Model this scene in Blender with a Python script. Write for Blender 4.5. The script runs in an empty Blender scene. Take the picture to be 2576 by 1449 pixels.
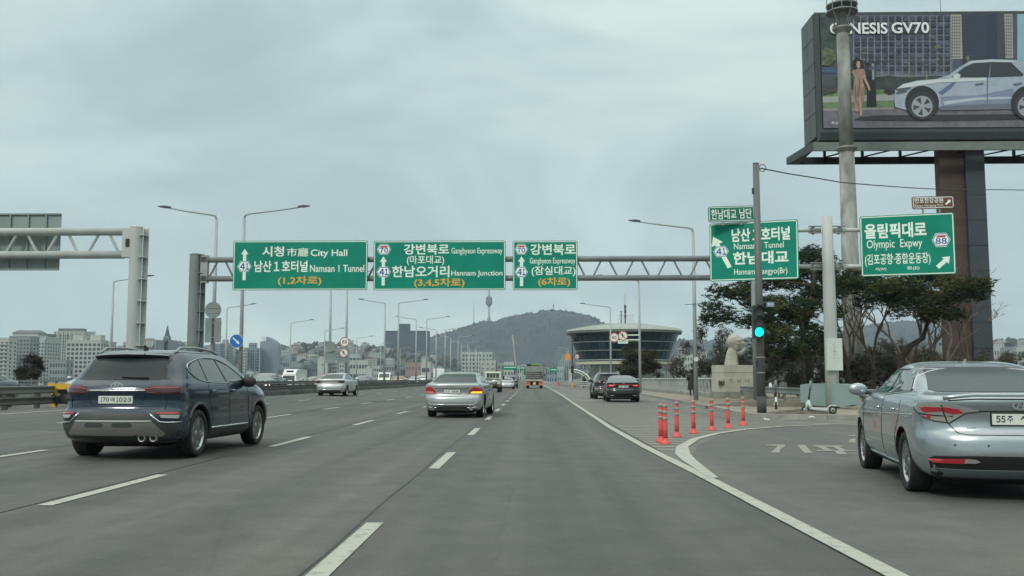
import bpy, math, random
import numpy as np
from mathutils import Vector, Matrix, Euler
from mathutils.bvhtree import BVHTree
from mathutils.geometry import delaunay_2d_cdt
R = math.radians
random.seed(7)
SC = bpy.context.scene
COL = SC.collection

# ------------------------------------------------------------ camera
F, CX, CY = 2410.0, 1288.0, 724.5
cam_d = bpy.data.cameras.new('camera'); cam = bpy.data.objects.new('camera', cam_d); COL.objects.link(cam)
cam_d.sensor_width = 36.0; cam_d.lens = 36.0 * F / 2576.0
cam_d.clip_start = 0.1; cam_d.clip_end = 20000
cam.location = (0, 0, 1.25)
cam.rotation_euler = (R(90 + 5.44), 0, R(1.136))
SC.camera = cam

# ------------------------------------------------------------ world: overcast sky
w = bpy.data.worlds.new('World'); SC.world = w; w.use_nodes = True
nt = w.node_tree; nt.nodes.clear(); N = nt.nodes.new; L = nt.links.new
SUN_EL, SUN_AZ = 38.0, 212.0      # azimuth measured clockwise from +Y
out = N('ShaderNodeOutputWorld'); bg = N('ShaderNodeBackground'); bg.inputs[1].default_value = 0.1
sky = N('ShaderNodeTexSky'); sky.sky_type = 'NISHITA'; sky.sun_disc = False
sky.sun_elevation = R(SUN_EL); sky.sun_rotation = R(SUN_AZ)
tc = N('ShaderNodeTexCoord'); mp = N('ShaderNodeMapping'); mp.inputs['Scale'].default_value = (1.0, 1.0, 2.2)
mp.inputs['Rotation'].default_value = (R(12), R(24), R(20)); mp.inputs['Location'].default_value = (0.35, 0.1, 0.55)
L(tc.outputs['Generated'], mp.inputs['Vector'])
n1 = N('ShaderNodeTexNoise'); n1.inputs['Scale'].default_value = 2.3; n1.inputs['Detail'].default_value = 5; n1.inputs['Roughness'].default_value = .5; n1.inputs['Distortion'].default_value = .5
L(mp.outputs[0], n1.inputs['Vector'])
rp = N('ShaderNodeValToRGB'); e = rp.color_ramp.elements
e[0].position = .34; e[0].color = (.35, .455, .50, 1)
e[1].position = .66; e[1].color = (.63, .78, .76, 1)
m_ = rp.color_ramp.elements.new(.5); m_.color = (.455, .585, .605, 1)
L(n1.outputs['Fac'], rp.inputs['Fac'])
# elevation gradient: paler and greener at the horizon, much brighter overhead as under any overcast
sx = N('ShaderNodeSeparateXYZ'); L(tc.outputs['Generated'], sx.inputs[0])
g1 = N('ShaderNodeValToRGB'); g = g1.color_ramp.elements
g[0].position = 0.0; g[0].color = (1.05, 1.06, 1.0, 1); g[1].position = 1.0; g[1].color = (3.9, 3.15, 2.75, 1)
for p_, c_ in ((.06, (1.12, 1.08, 1.02, 1)), (.16, (1.05, 1.02, .985, 1)), (.26, (1.06, 1.03, .99, 1)), (.40, (1.22, 1.18, 1.14, 1)), (.6, (2.4, 2.1, 1.95, 1))):
    q = g1.color_ramp.elements.new(p_); q.color = c_
L(sx.outputs['Z'], g1.inputs['Fac'])
mu = N('ShaderNodeMix'); mu.data_type = 'RGBA'; mu.blend_type = 'MULTIPLY'; mu.inputs[0].default_value = 1
L(rp.outputs[0], mu.inputs[6]); L(g1.outputs[0], mu.inputs[7])
sc10 = N('ShaderNodeVectorMath'); sc10.operation = 'SCALE'; sc10.inputs['Scale'].default_value = 10.0
L(mu.outputs[2], sc10.inputs[0])
mx = N('ShaderNodeMix'); mx.data_type = 'RGBA'; mx.inputs[0].default_value = .92
L(sky.outputs[0], mx.inputs[6]); L(sc10.outputs[0], mx.inputs[7]); L(mx.outputs[2], bg.inputs[0]); L(bg.outputs[0], out.inputs[0])

# ------------------------------------------------------------ sun (veiled by cloud)
sl = bpy.data.lights.new('sun', 'SUN'); sl.energy = 1.5; sl.angle = R(10); sl.color = (1, .965, .90)
so = bpy.data.objects.new('sun', sl); COL.objects.link(so)
az, el = R(SUN_AZ), R(SUN_EL)
sd = Vector((math.sin(az) * math.cos(el), math.cos(az) * math.cos(el), math.sin(el)))
so.rotation_euler = sd.to_track_quat('Z', 'Y').to_euler(); so.location = (0, 0, 60)
vs = SC.view_settings
vs.view_transform = 'Standard'; vs.look = 'None'; vs.exposure = 0.0; vs.gamma = 1.0; vs.use_curve_mapping = False
SC.cycles.max_bounces = 6; SC.cycles.volume_bounces = 1; SC.cycles.use_denoising = True
SC.cycles.transparent_max_bounces = 8
try: SC.cycles.volume_step_rate = 4
except Exception: pass

# ------------------------------------------------------------ helpers
CR = cam.rotation_euler.to_matrix()
def px(u, v, Y):
    d = CR @ Vector(((u - CX) / F, (CY - v) / F, -1.0)); s = Y / d.y
    return Vector((d.x * s, Y, 1.25 + d.z * s))
def gr(u, v, h=0.0):
    d = CR @ Vector(((u - CX) / F, (CY - v) / F, -1.0)); s = (h - 1.25) / d.z
    return Vector((d.x * s, d.y * s, h))
def camber(x):
    if x >= 0: return 0.0
    if x > -15.9: return .0012 * x * x
    return .0012 * max(0.0, 31.8 + x) ** 2
MATS = {}
def mat(name, c, rough=.6, metal=0.0, var=.12, scale=3.0, bump=0.0, bscale=40.0, coat=0.0, emit=None, estr=1.0, spec=.5, stretch=None, detail=4, alpha=None):
    if name in MATS: return MATS[name]
    m = bpy.data.materials.new(name); m.use_nodes = True; t = m.node_tree; b = t.nodes['Principled BSDF']
    c = tuple(c) + (1,)
    b.inputs['Roughness'].default_value = rough; b.inputs['Metallic'].default_value = metal
    b.inputs['Coat Weight'].default_value = coat; b.inputs['Coat Roughness'].default_value = .04
    b.inputs['Specular IOR Level'].default_value = spec
    b.inputs['Base Color'].default_value = c
    if var > 0:
        tcn = t.nodes.new('ShaderNodeTexCoord'); no = t.nodes.new('ShaderNodeTexNoise'); no.inputs['Scale'].default_value = scale; no.inputs['Detail'].default_value = detail
        src = tcn.outputs['Object']
        if stretch:
            mpn = t.nodes.new('ShaderNodeMapping'); mpn.inputs['Scale'].default_value = stretch; t.links.new(src, mpn.inputs['Vector']); src = mpn.outputs[0]
        t.links.new(src, no.inputs['Vector'])
        r_ = t.nodes.new('ShaderNodeValToRGB'); el_ = r_.color_ramp.elements
        el_[0].position = .3; el_[0].color = tuple(x * (1 - var) for x in c[:3]) + (1,)
        el_[1].position = .7; el_[1].color = tuple(min(1, x * (1 + var)) for x in c[:3]) + (1,)
        t.links.new(no.outputs['Fac'], r_.inputs[0]); t.links.new(r_.outputs[0], b.inputs['Base Color'])
    if bump > 0:
        tcn = t.nodes.new('ShaderNodeTexCoord'); nb = t.nodes.new('ShaderNodeTexNoise'); nb.inputs['Scale'].default_value = bscale; nb.inputs['Detail'].default_value = 6
        t.links.new(tcn.outputs['Object'], nb.inputs['Vector'])
        bp = t.nodes.new('ShaderNodeBump'); bp.inputs['Strength'].default_value = bump; bp.inputs['Distance'].default_value = .02
        t.links.new(nb.outputs['Fac'], bp.inputs['Height']); t.links.new(bp.outputs[0], b.inputs['Normal'])
    if emit:
        b.inputs['Emission Color'].default_value = tuple(emit) + (1,); b.inputs['Emission Strength'].default_value = estr
    MATS[name] = m
    return m

class MB:
    def __init__(s): s.v = []; s.f = []; s.mi = []
    def add(s, vs_, fs, mi=0):
        o = len(s.v); s.v += [tuple(x) for x in vs_]; s.f += [tuple(o + i for i in f) for f in fs]; s.mi += [mi] * len(fs); return s
    def box(s, x0, x1, y0, y1, z0, z1, mi=0):
        return s.add([(x0,y0,z0),(x1,y0,z0),(x1,y1,z0),(x0,y1,z0),(x0,y0,z1),(x1,y0,z1),(x1,y1,z1),(x0,y1,z1)],
                     [(0,3,2,1),(4,5,6,7),(0,1,5,4),(1,2,6,5),(2,3,7,6),(3,0,4,7)], mi)
    def bevbox(s, x0, x1, y0, y1, z0, z1, b, mi=0):
        # box with its outline (XZ) chamfered
        p = [(x0+b,z0),(x1-b,z0),(x1,z0+b),(x1,z1-b),(x1-b,z1),(x0+b,z1),(x0,z1-b),(x0,z0+b)]
        return s.prism([(a, c) for a, c in p], y0, y1, 'y', mi)
    def prism(s, poly, a0, a1, axis='y', mi=0):
        n = len(poly)
        def P(p, a):
            if axis == 'y': return (p[0], a, p[1])
            if axis == 'x': return (a, p[0], p[1])
            return (p[0], p[1], a)
        vs_ = [P(p, a0) for p in poly] + [P(p, a1) for p in poly]
        fs = [tuple(range(n)), tuple(range(2*n-1, n-1, -1))] + [(i, i+n, (i+1)%n+n, (i+1)%n) for i in range(n)]
        return s.add(vs_, fs, mi)
    def tube(s, pts, r, n=8, mi=0, caps=True):
        pts = [Vector(p) for p in pts]; rs = r if isinstance(r, (list, tuple)) else [r]*len(pts)
        vs_, fs = [], []
        for i, p in enumerate(pts):
            d = (pts[min(i+1, len(pts)-1)] - pts[max(i-1, 0)]).normalized()
            up = Vector((0,0,1)) if abs(d.z) < .9 else Vector((0,1,0))
            a = d.cross(up).normalized(); b = a.cross(d).normalized()
            for k in range(n):
                t = 2*math.pi*k/n; vs_.append(p + (a*math.cos(t) + b*math.sin(t))*rs[i])
        for i in range(len(pts)-1):
            for k in range(n): fs.append((i*n+k, i*n+(k+1)%n, (i+1)*n+(k+1)%n, (i+1)*n+k))
        if caps: fs.append(tuple(range(n-1,-1,-1))); fs.append(tuple((len(pts)-1)*n+k for k in range(n)))
        return s.add(vs_, fs, mi)
    def lathe(s, prof, n=16, axis='z', c=(0,0,0), mi=0, a0=0, a1=2*math.pi):
        vs_, fs = [], []; full = abs(a1-a0-2*math.pi) < 1e-6; m = n if full else n+1
        for r_, h in prof:
            for k in range(m):
                t = a0 + (a1-a0)*k/n; x, y = r_*math.cos(t), r_*math.sin(t)
                p = (x, y, h) if axis == 'z' else ((h, x, y) if axis == 'x' else (x, h, y))
                vs_.append((p[0]+c[0], p[1]+c[1], p[2]+c[2]))
        for i in range(len(prof)-1):
            for k in range(n):
                k2 = (k+1) % m
                fs.append((i*m+k, i*m+k2, (i+1)*m+k2, (i+1)*m+k))
        if full:
            if prof[0][0] > 1e-4: fs.append(tuple(range(m-1,-1,-1)))
            if prof[-1][0] > 1e-4: fs.append(tuple((len(prof)-1)*m+k for k in range(m)))
        return s.add(vs_, fs, mi)
    def mesh(s, name, mats, smooth=False):
        me = bpy.data.meshes.new(name); me.from_pydata(s.v, [], s.f)
        for m in (mats if isinstance(mats, (list, tuple)) else [mats]): me.materials.append(m)
        if len(set(s.mi)) > 1: me.polygons.foreach_set('material_index', s.mi)
        if smooth: me.polygons.foreach_set('use_smooth', [True]*len(me.polygons))
        me.update(); return me
    def build(s, name, mats, parent=None, smooth=False, loc=None):
        return link(name, s.mesh(name, mats, smooth), parent, loc)
def link(name, data, parent=None, loc=None):
    o = bpy.data.objects.new(name, data); COL.objects.link(o)
    if parent: o.parent = parent
    if loc is not None: o.location = loc
    return o
def tag(o, label=None, cat=None, group=None, kind=None):
    if label: o['label'] = label
    if cat: o['category'] = cat
    if group: o['group'] = group
    if kind: o['kind'] = kind
    return o
def thing(name, label, cat, loc=(0,0,0), rz=0, group=None):
    o = link(name, None, None, loc); o.rotation_euler = (0,0,rz); o.empty_display_size = .1
    return tag(o, label, cat, group)
def kids(o): return [c for c in bpy.data.objects if c.parent == o]
def dup(root, loc, rz=None, label=None, group=None, tree=None):
    r_ = root.copy(); COL.objects.link(r_); r_.location = loc
    if rz is not None: r_.rotation_euler = (0,0,rz)
    if label: r_['label'] = label
    if group: r_['group'] = group
    for ch in root.children:
        c = ch.copy(); COL.objects.link(c); c.parent = r_
        for g_ in ch.children:
            d = g_.copy(); COL.objects.link(d); d.parent = c
    return r_
def autosmooth(o, ang=35):
    me = o.data; me.polygons.foreach_set('use_smooth', [True]*len(me.polygons))
    try: me.set_sharp_from_angle(angle=R(ang))
    except Exception: pass
    return o
# lettering: fitted into the box x0..x1, z0..z1 on a plate facing -Y
_tc = {}
def text_mesh(s, bold):
    k = (s, bold)
    if k in _tc: return _tc[k]
    c = bpy.data.curves.new('lettering', 'FONT'); c.body = s; c.resolution_u = 3; c.offset = bold; c.fill_mode = 'FRONT'
    o = bpy.data.objects.new('lettering', c); COL.objects.link(o)
    dg = bpy.context.evaluated_depsgraph_get(); me = bpy.data.meshes.new_from_object(o.evaluated_get(dg), depsgraph=dg)
    bpy.data.objects.remove(o); bpy.data.curves.remove(c)
    a = np.empty(len(me.vertices)*3); me.vertices.foreach_get('co', a); a = a.reshape(-1,3)
    _tc[k] = (me, a[:,0].min(), a[:,0].max(), a[:,1].min(), a[:,1].max()); return _tc[k]
def letter(parent, s, x0, x1, z0, z1, m, y=-.004, bold=.012, name='lettering', rot=None):
    me, ax, bx, ay, by = text_mesh(s, bold)
    me = me.copy(); me.name = name; me.materials.clear(); me.materials.append(m)
    a = np.empty(len(me.vertices)*3); me.vertices.foreach_get('co', a); a = a.reshape(-1,3)
    o = np.empty_like(a); o[:,0] = x0+(a[:,0]-ax)/(bx-ax)*(x1-x0); o[:,1] = y; o[:,2] = z0+(a[:,1]-ay)/(by-ay)*(z1-z0)
    me.vertices.foreach_set('co', o.ravel()); me.update()
    return link(name, me, parent)
FW = dict(zip('0123456789', '０１２３４５６７８９'))
def digits(parent, s, x0, x1, z0, z1, m, y=-.004, bold=.02, gap=.14, name='digit'):
    # digit by digit, so that a 1 stays narrow
    ws = [.62 if c == '1' else 1.0 for c in s]; tot = sum(ws) + gap*(len(s)-1); k = (x1-x0)/tot; x = x0
    for c, w_ in zip(s, ws):
        letter(parent, FW.get(c, c), x, x+w_*k, z0, z1, m, y=y, bold=bold, name=name); x += (w_+gap)*k
def plate(parent, name, poly, y, m, t=.002):
    return MB().prism(poly, y, y+t, 'y').build(name, m, parent)
def circ(cx, cz, r, n=24): return [(cx+r*math.cos(2*math.pi*k/n), cz+r*math.sin(2*math.pi*k/n)) for k in range(n)]
def ring(parent, name, cx, cz, r0, r1, y, m, n=28):
    b = MB(); vs_ = [(cx+r*math.cos(2*math.pi*k/n), y, cz+r*math.sin(2*math.pi*k/n)) for r in (r0, r1) for k in range(n)]
    return b.add(vs_, [(k, (k+1)%n, n+(k+1)%n, n+k) for k in range(n)]).build(name, m, parent)

# ------------------------------------------------------------ shared materials
M_galv = mat('galvanised_steel', (.30,.32,.31), .5, .35, .12, 2.0)
M_white_steel = mat('white_painted_steel', (.42,.45,.43), .45, 0, .10, 1.5, stretch=(1,1,.3))
M_greysteel = mat('grey_painted_steel', (.20,.225,.22), .5, .1, .15, 1.2)
M_pole = mat('lamp_pole_steel', (.33,.37,.365), .5, .2, .08, 1.0)
M_darkpole = mat('dark_pole_paint', (.12,.13,.126), .55, .1, .12, 2.0)
M_dark = mat('dark_metal', (.02,.024,.026), .5, .2, .1)
M_green = mat('sign_green', (.004,.225,.150), .5, 0, .12, .9, spec=.2)
M_dgreen = mat('sign_green_deep', (.004,.14,.095), .5, 0, .10, .8)
M_brown = mat('sign_brown', (.13,.055,.035), .5, 0, .05)
M_letter = mat('sign_white_sheeting', (.74,.84,.76), .5, 0, .03)
M_orange = mat('sign_orange_sheeting', (.78,.40,.03), .5, 0, .03)
M_blue = mat('sign_blue', (.015,.15,.48), .5, 0, .03)
M_nblue = mat('shield_blue', (.02,.06,.30), .5, 0, .03)
M_red = mat('sign_red', (.50,.05,.08), .5, 0, .03)
M_black = mat('black_plastic', (.012,.013,.014), .55, 0, .1)
M_rubber = mat('tyre_rubber', (.012,.013,.014), .85, 0, .15, 12)
M_chrome = mat('chrome', (.65,.67,.67), .12, 1.0, 0)
M_white = mat('white_paint', (.72,.74,.72), .4, 0, .04)
M_signback = mat('sign_back_aluminium', (.22,.27,.26), .55, .2, .15, .7)
M_conc = mat('concrete', (.24,.245,.225), .85, 0, .22, 1.3, .3, 30)
M_darkconc = mat('stained_concrete', (.075,.08,.075), .9, 0, .3, .8, .3, 25)
M_bark = mat('bark', (.035,.028,.022), .95, 0, .35, 6, .5, 20)
M_glass_dark = mat('tinted_glass', (.012,.016,.018), .06, 0, 0, spec=.9)
# ============================================================ GROUND AND ROAD
def mn_(a, b_): return math.sin(a*7.1+b_*.9)*.6+math.sin(b_*.37+a)*.4
def asphalt(name, base, tint2, streak=True):
    m = bpy.data.materials.new(name); m.use_nodes = True; t = m.node_tree; n = t.nodes.new; l = t.links.new; b = t.nodes['Principled BSDF']
    b.inputs['Roughness'].default_value = .72; b.inputs['Specular IOR Level'].default_value = .35
    geo = n('ShaderNodeTexCoord')
    def noise(sc, scale, det=4, rough=.55):
        mp_ = n('ShaderNodeMapping'); mp_.inputs['Scale'].default_value = sc; l(geo.outputs['Object'], mp_.inputs['Vector'])
        x = n('ShaderNodeTexNoise'); x.inputs['Scale'].default_value = scale; x.inputs['Detail'].default_value = det; x.inputs['Roughness'].default_value = rough
        l(mp_.outputs[0], x.inputs['Vector']); return x.outputs['Fac']
    def ramp(f, stops):
        r_ = n('ShaderNodeValToRGB'); e_ = r_.color_ramp.elements
        e_[0].position, e_[0].color = stops[0][0], tuple(stops[0][1]) + (1,); e_[1].position, e_[1].color = stops[-1][0], tuple(stops[-1][1]) + (1,)
        for s_ in stops[1:-1]:
            k = e_.new(s_[0]); k.color = tuple(s_[1]) + (1,)
        l(f, r_.inputs[0]); return r_.outputs[0]
    def mul(a, c_, f=1.0):
        x = n('ShaderNodeMix'); x.data_type = 'RGBA'; x.blend_type = 'MULTIPLY'; x.inputs[0].default_value = f; l(a, x.inputs[6]); l(c_, x.inputs[7]); return x.outputs[2]
    col = ramp(noise((1, .12, 1), .45, 4), [(.3, [x*.86 for x in base]), (.5, base), (.72, tint2)])
    col = mul(col, ramp(noise((1, 1, 1), 1.6, 5, .65), [(.25, (.76,)*3), (.75, (1.18,)*3)]))
    col = mul(col, ramp(noise((1, 1, 1), 55, 3, .8), [(.25, (.72,)*3), (.75, (1.28,)*3)]))
    col = mul(col, ramp(noise((1, 1, 1), 210, 2, .8), [(.3, (.75,)*3), (.7, (1.25,)*3)]))
    if streak:
        col = mul(col, ramp(noise((2.6, .02, 1), .9, 3), [(.3, (.80,)*3), (.7, (1.12,)*3)]))
        # wheel-worn bands that follow the lanes
        s_ = n('ShaderNodeSeparateXYZ'); l(geo.outputs['Object'], s_.inputs[0])
        a = n('ShaderNodeMath'); a.operation = 'MULTIPLY_ADD'; a.inputs[1].default_value = 2*math.pi/1.72; a.inputs[2].default_value = .9; l(s_.outputs['X'], a.inputs[0])
        c_ = n('ShaderNodeMath'); c_.operation = 'COSINE'; l(a.outputs[0], c_.inputs[0])
        c2 = n('ShaderNodeMath'); c2.operation = 'MULTIPLY_ADD'; c2.inputs[1].default_value = .5; c2.inputs[2].default_value = .5; l(c_.outputs[0], c2.inputs[0])
        col = mul(col, ramp(c2.outputs[0], [(0, (.89,)*3), (1, (1.08,)*3)]))
        # fine cracks
        vo = n('ShaderNodeTexVoronoi'); vo.feature = 'DISTANCE_TO_EDGE'; vo.inputs['Scale'].default_value = .30
        ds = n('ShaderNodeMix'); ds.data_type = 'VECTOR'; ds.inputs[0].default_value = .12
        nz = n('ShaderNodeTexNoise'); nz.inputs['Scale'].default_value = 1.2; nz.inputs['Detail'].default_value = 6; l(geo.outputs['Object'], nz.inputs['Vector'])
        l(geo.outputs['Object'], ds.inputs[4]); l(nz.outputs['Color'], ds.inputs[5]); l(ds.outputs[1], vo.inputs['Vector'])
        col = mul(col, ramp(vo.outputs['Distance'], [(0, (.55,)*3), (.006, (1,)*3)]), .28)
    l(col, b.inputs['Base Color'])
    bp = n('ShaderNodeBump'); bp.inputs['Strength'].default_value = .35; bp.inputs['Distance'].default_value = .01
    l(noise((1,1,1), 160, 3, .8), bp.inputs['Height']); l(bp.outputs[0], b.inputs['Normal'])
    return m
M_asph = asphalt('asphalt', (.086,.090,.080), (.108,.110,.096))
M_asph2 = asphalt('dusty_asphalt', (.135,.138,.122), (.175,.175,.15), False)
M_asph3 = asphalt('ramp_asphalt', (.100,.104,.094), (.135,.135,.115), False)
M_paint = mat('road_marking_paint', (.50,.52,.47), .7, 0, .0)
def worn(m, base, lo):
    t = m.node_tree; n = t.nodes.new; b = t.nodes['Principled BSDF']; g_ = n('ShaderNodeTexCoord')
    x = n('ShaderNodeTexNoise'); x.inputs['Scale'].default_value = 9; x.inputs['Detail'].default_value = 8; x.inputs['Roughness'].default_value = .75; t.links.new(g_.outputs['Object'], x.inputs['Vector'])
    r_ = n('ShaderNodeValToRGB'); e_ = r_.color_ramp.elements; e_[0].position = .36; e_[0].color = tuple(lo)+(1,); e_[1].position = .47; e_[1].color = tuple(base)+(1,)
    t.links.new(x.outputs['Fac'], r_.inputs[0]); t.links.new(r_.outputs[0], b.inputs['Base Color'])
worn(M_paint, (.36,.375,.325), (.17,.175,.155))
M_paint2 = mat('worn_marking_paint', (.28,.28,.25), .8, 0, 0); worn(M_paint2, (.245,.25,.215), (.13,.132,.115))

def sheet(name, pts_fn, us, vs_, m, kind='structure', parent=None):
    b = MB(); nu, nv = len(us), len(vs_)
    V = [pts_fn(u, v) for v in vs_ for u in us]
    Fc = [(j*nu+i, j*nu+i+1, (j+1)*nu+i+1, (j+1)*nu+i) for j in range(nv-1) for i in range(nu-1)]
    o = b.add(V, Fc).build(name, m, parent, smooth=True)
    if kind: o['kind'] = kind
    return o
ys_road = [-30, 0, 10, 20, 30, 45, 60, 80, 110, 150, 220, 320, 500, 800, 1250]
xs_road = [-33.4, -30, -27, -24, -21, -18, -15.9, -14, -12, -10, -8, -6, -4, -2, 0, 2.2, 4, 6, 7.0]
sheet('road', lambda x, y: (x, y, camber(x)), xs_road, ys_road, M_asph)
# deck sides and underside
b = MB().box(-33.9, 8.9, 60, 1250, -2.2, -.03); b.box(-33.9, 0, -40, 60, -2.2, -.05); o = b.build('bridge_deck', M_conc); o['kind'] = 'structure'
# dusty apron right of the edge line (lay-by and hatched gore)
def flat(name, poly, z, m, kind='structure', parent=None):
    o = MB().add([(p[0], p[1], z) for p in poly], [tuple(range(len(poly)))]).build(name, m, parent)
    if kind: o['kind'] = kind
    return o
flat('lay_by', [(2.25,12.7),(2.6,15.8),(3.1,18.2),(4.4,22.4),(6.0,25.2),(8.2,27.0),(12,28.3),(20,29.6),(20,34),(9.2,75),(8.9,400),(2.25,400)], .004, M_asph2)
flat('ramp_road', [(2.25,-30),(2.25,12.7),(2.6,15.8),(3.1,18.2),(4.4,22.4),(6.0,25.2),(8.2,27.0),(12,28.3),(20,29.6),(40,30),(60,24),(60,-30)], .0045, M_asph3)

# tar joints between paving lanes and a few repair patches
M_tar = mat('tar_joint', (.035,.036,.034), .6, 0, .3, 4); M_patch = asphalt('repair_asphalt', (.072,.076,.069), (.088,.09,.08), False)
b = MB()
for X, w_ in ((-1.50,.010),(-4.86,.012),(-8.2,.012),(-11.85,.012)):
    y = -5.0
    while y < 150:
        a = X + .03*mn_(X, y); c = X + .03*mn_(X, y+3); q = .004 + camber(X) + .0015
        b.add([(a-w_,y,camber(a-w_)+.006),(a+w_,y,camber(a+w_)+.006),(c+w_,y+3,camber(c+w_)+.006),(c-w_,y+3,camber(c-w_)+.006)], [(0,1,2,3)]); y += 3
o = b.build('tar_joint', M_tar); o['kind'] = 'stuff'
for x0, x1, y0, y1 in ((-10.8,-9.4,21,26),(-7.4,-6.2,31,39),(-3.2,-1.9,38,45),(.5,1.6,44,52)):
    b = MB(); b.add([(x0,y0,camber(x0)+.003),(x1,y0+.05,camber(x1)+.003),(x1+.03,y1,camber(x1)+.003),(x0+.02,y1-.06,camber(x0)+.003)], [(0,1,2,3)]); o = b.build('road_patch', M_patch); o['kind'] = 'structure'
# lane dashes
mk = MB()
def quad_on_road(x0, x1, y0, y1, dz=.008, mk_=None):
    ys = [y0, (y0+y1)/2, y1]
    for a, c in zip(ys[:-1], ys[1:]):
        (mk_ or mk).add([(x0,a,camber(x0)+dz),(x1,a,camber(x1)+dz),(x1,c,camber(x1)+dz),(x0,c,camber(x0)+dz)], [(0,1,2,3)])
def dash_line(X, far0, period, y_max, ln=3.0, wd=.15):
    k = -1
    while far0 + k*period < y_max:
        e_ = far0 + k*period; k += 1
        m2 = MB(); quad_on_road(X-wd/2, X+wd/2, e_-ln, e_, mk_=m2)
        o = m2.build('lane_dash', M_paint, None); o['kind'] = 'structure'
dash_line(-1.36, 8.46, 8.07, 170)
dash_line(-4.72, 12.35, 8.15, 150)
dash_line(-8.05, 15.9, 8.15, 150)
dash_line(-11.7, 18.5, 8.15, 150)
for X in (-19.9, -23.3, -26.7, -30.1): dash_line(X, 14, 8.15, 120)
b = MB(); quad_on_road(-14.95, -14.83, -30, 900, .008, b); quad_on_road(-17.0, -16.9, -30, 900, .008, b); o = b.build('edge_line', M_paint); o['kind'] = 'structure'
# solid edge line that swells at the gore nose
b = MB()
pts = [(6.0-24, 2.33),(-5, 2.33),(6,2.32),(10,2.26),(12.6,2.22),(15,2.16),(18,2.10),(25,2.05),(35,2.12),(50,2.2),(80,2.45),(116,2.62),(170,2.7),(400,2.9)]
for (y0, a), (y1, c) in zip(pts[:-1], pts[1:]):
    b.add([(a-.075,y0,.012),(a+.075,y0,.012),(c+.08,y1,.012),(c-.08,y1,.012)], [(0,1,2,3)])
o = b.build('edge_line', M_paint); o['kind'] = 'structure'
b = MB()
rp_ = [(2.30,12.3),(2.36,13.6),(2.42,14.9),(2.52,16.2),(2.78,17.9),(3.4,20.2),(4.27,22.3),(5.3,24.1),(6.6,25.6),(8.2,26.8)]
wds = [.06,.08,.11,.125,.11,.09,.08,.08,.07,.05]
V = []
for i, p in enumerate(rp_):
    a, c = rp_[max(i-1,0)], rp_[min(i+1,len(rp_)-1)]; d = Vector((c[0]-a[0], c[1]-a[1])).normalized(); nn = Vector((d.y, -d.x))*wds[i]
    V += [(p[0]-nn.x, p[1]-nn.y, .016), (p[0]+nn.x, p[1]+nn.y, .016)]
o = b.add(V, [(2*i, 2*i+1, 2*i+3, 2*i+2) for i in range(len(rp_)-1)]).build('edge_line', M_paint); o['kind'] = 'structure'
# hatching of the gore
def ramp_x(y):
    for (x0, y0), (x1, y1) in zip(rp_[:-1], rp_[1:]):
        if y0 <= y <= y1: return x0 + (x1-x0)*(y-y0)/(y1-y0)
    return 7.0
y = 17.2
while y < 47:
    xr = min(ramp_x(y) - .12, 6.8) if y < 26.8 else 6.6 - (y-26.8)*.16
    if xr > 2.5:
        m2 = MB().add([(2.25,y,.009),(xr,y-.05,.009),(xr,y+.22,.009),(2.25,y+.27,.009)], [(0,1,2,3)])
        o = m2.build('hatch_stripe', M_paint2); o['kind'] = 'structure'
    y += .74
# stop line and lettering on the ramp
for (u0,v0,u1,v1) in ((1990,1064,2158,1069),(1960,1056,2158,1053)):
    a, c = gr(u0, v0), gr(u1, v1)
    o = MB().add([(a.x,a.y-.12,.012),(c.x,c.y-.12,.012),(c.x,c.y+.12,.012),(a.x,a.y+.12,.012)], [(0,1,2,3)]).build('stop_line', M_paint); o['kind']='structure'
def road_poly(zx):   # pixels of the second close-up (region 1700..2600 x 1180..1480)
    return [gr((1700+u*.34938)/1.18829, (1180+v*.34938)/1.18829) for u, v in zx]
tb = MB()
for P in ([(1690,430),(1850,433),(1846,452),(1800,478),(1815,482),(1800,503),(1725,500),(1765,470),(1790,443),(1692,438)],
          [(1952,434),(2020,434),(2085,503),(2020,505)],
          [(2085,438),(2330,440),(2355,450),(2092,448)], [(2130,448),(2190,448),(2250,480),(2185,480)], [(2255,450),(2310,450),(2375,480),(2315,480)],
          [(2120,478),(2470,482),(2475,488),(2130,486)], [(2275,488),(2345,488),(2385,510),(2300,512)], [(2225,512),(2475,513),(2475,517),(2235,516)],
          [(2385,350),(2450,345),(2450,356),(2395,356)], [(2405,385),(2455,378),(2455,400),(2395,402)], [(2390,405),(2455,402),(2455,415),(2395,413)]):
    q = road_poly(P); tb.add([(p.x, p.y, .012) for p in q], [tuple(range(len(q)))])
o = tb.build('road_lettering', M_paint2); o['kind'] = 'structure'

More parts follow.
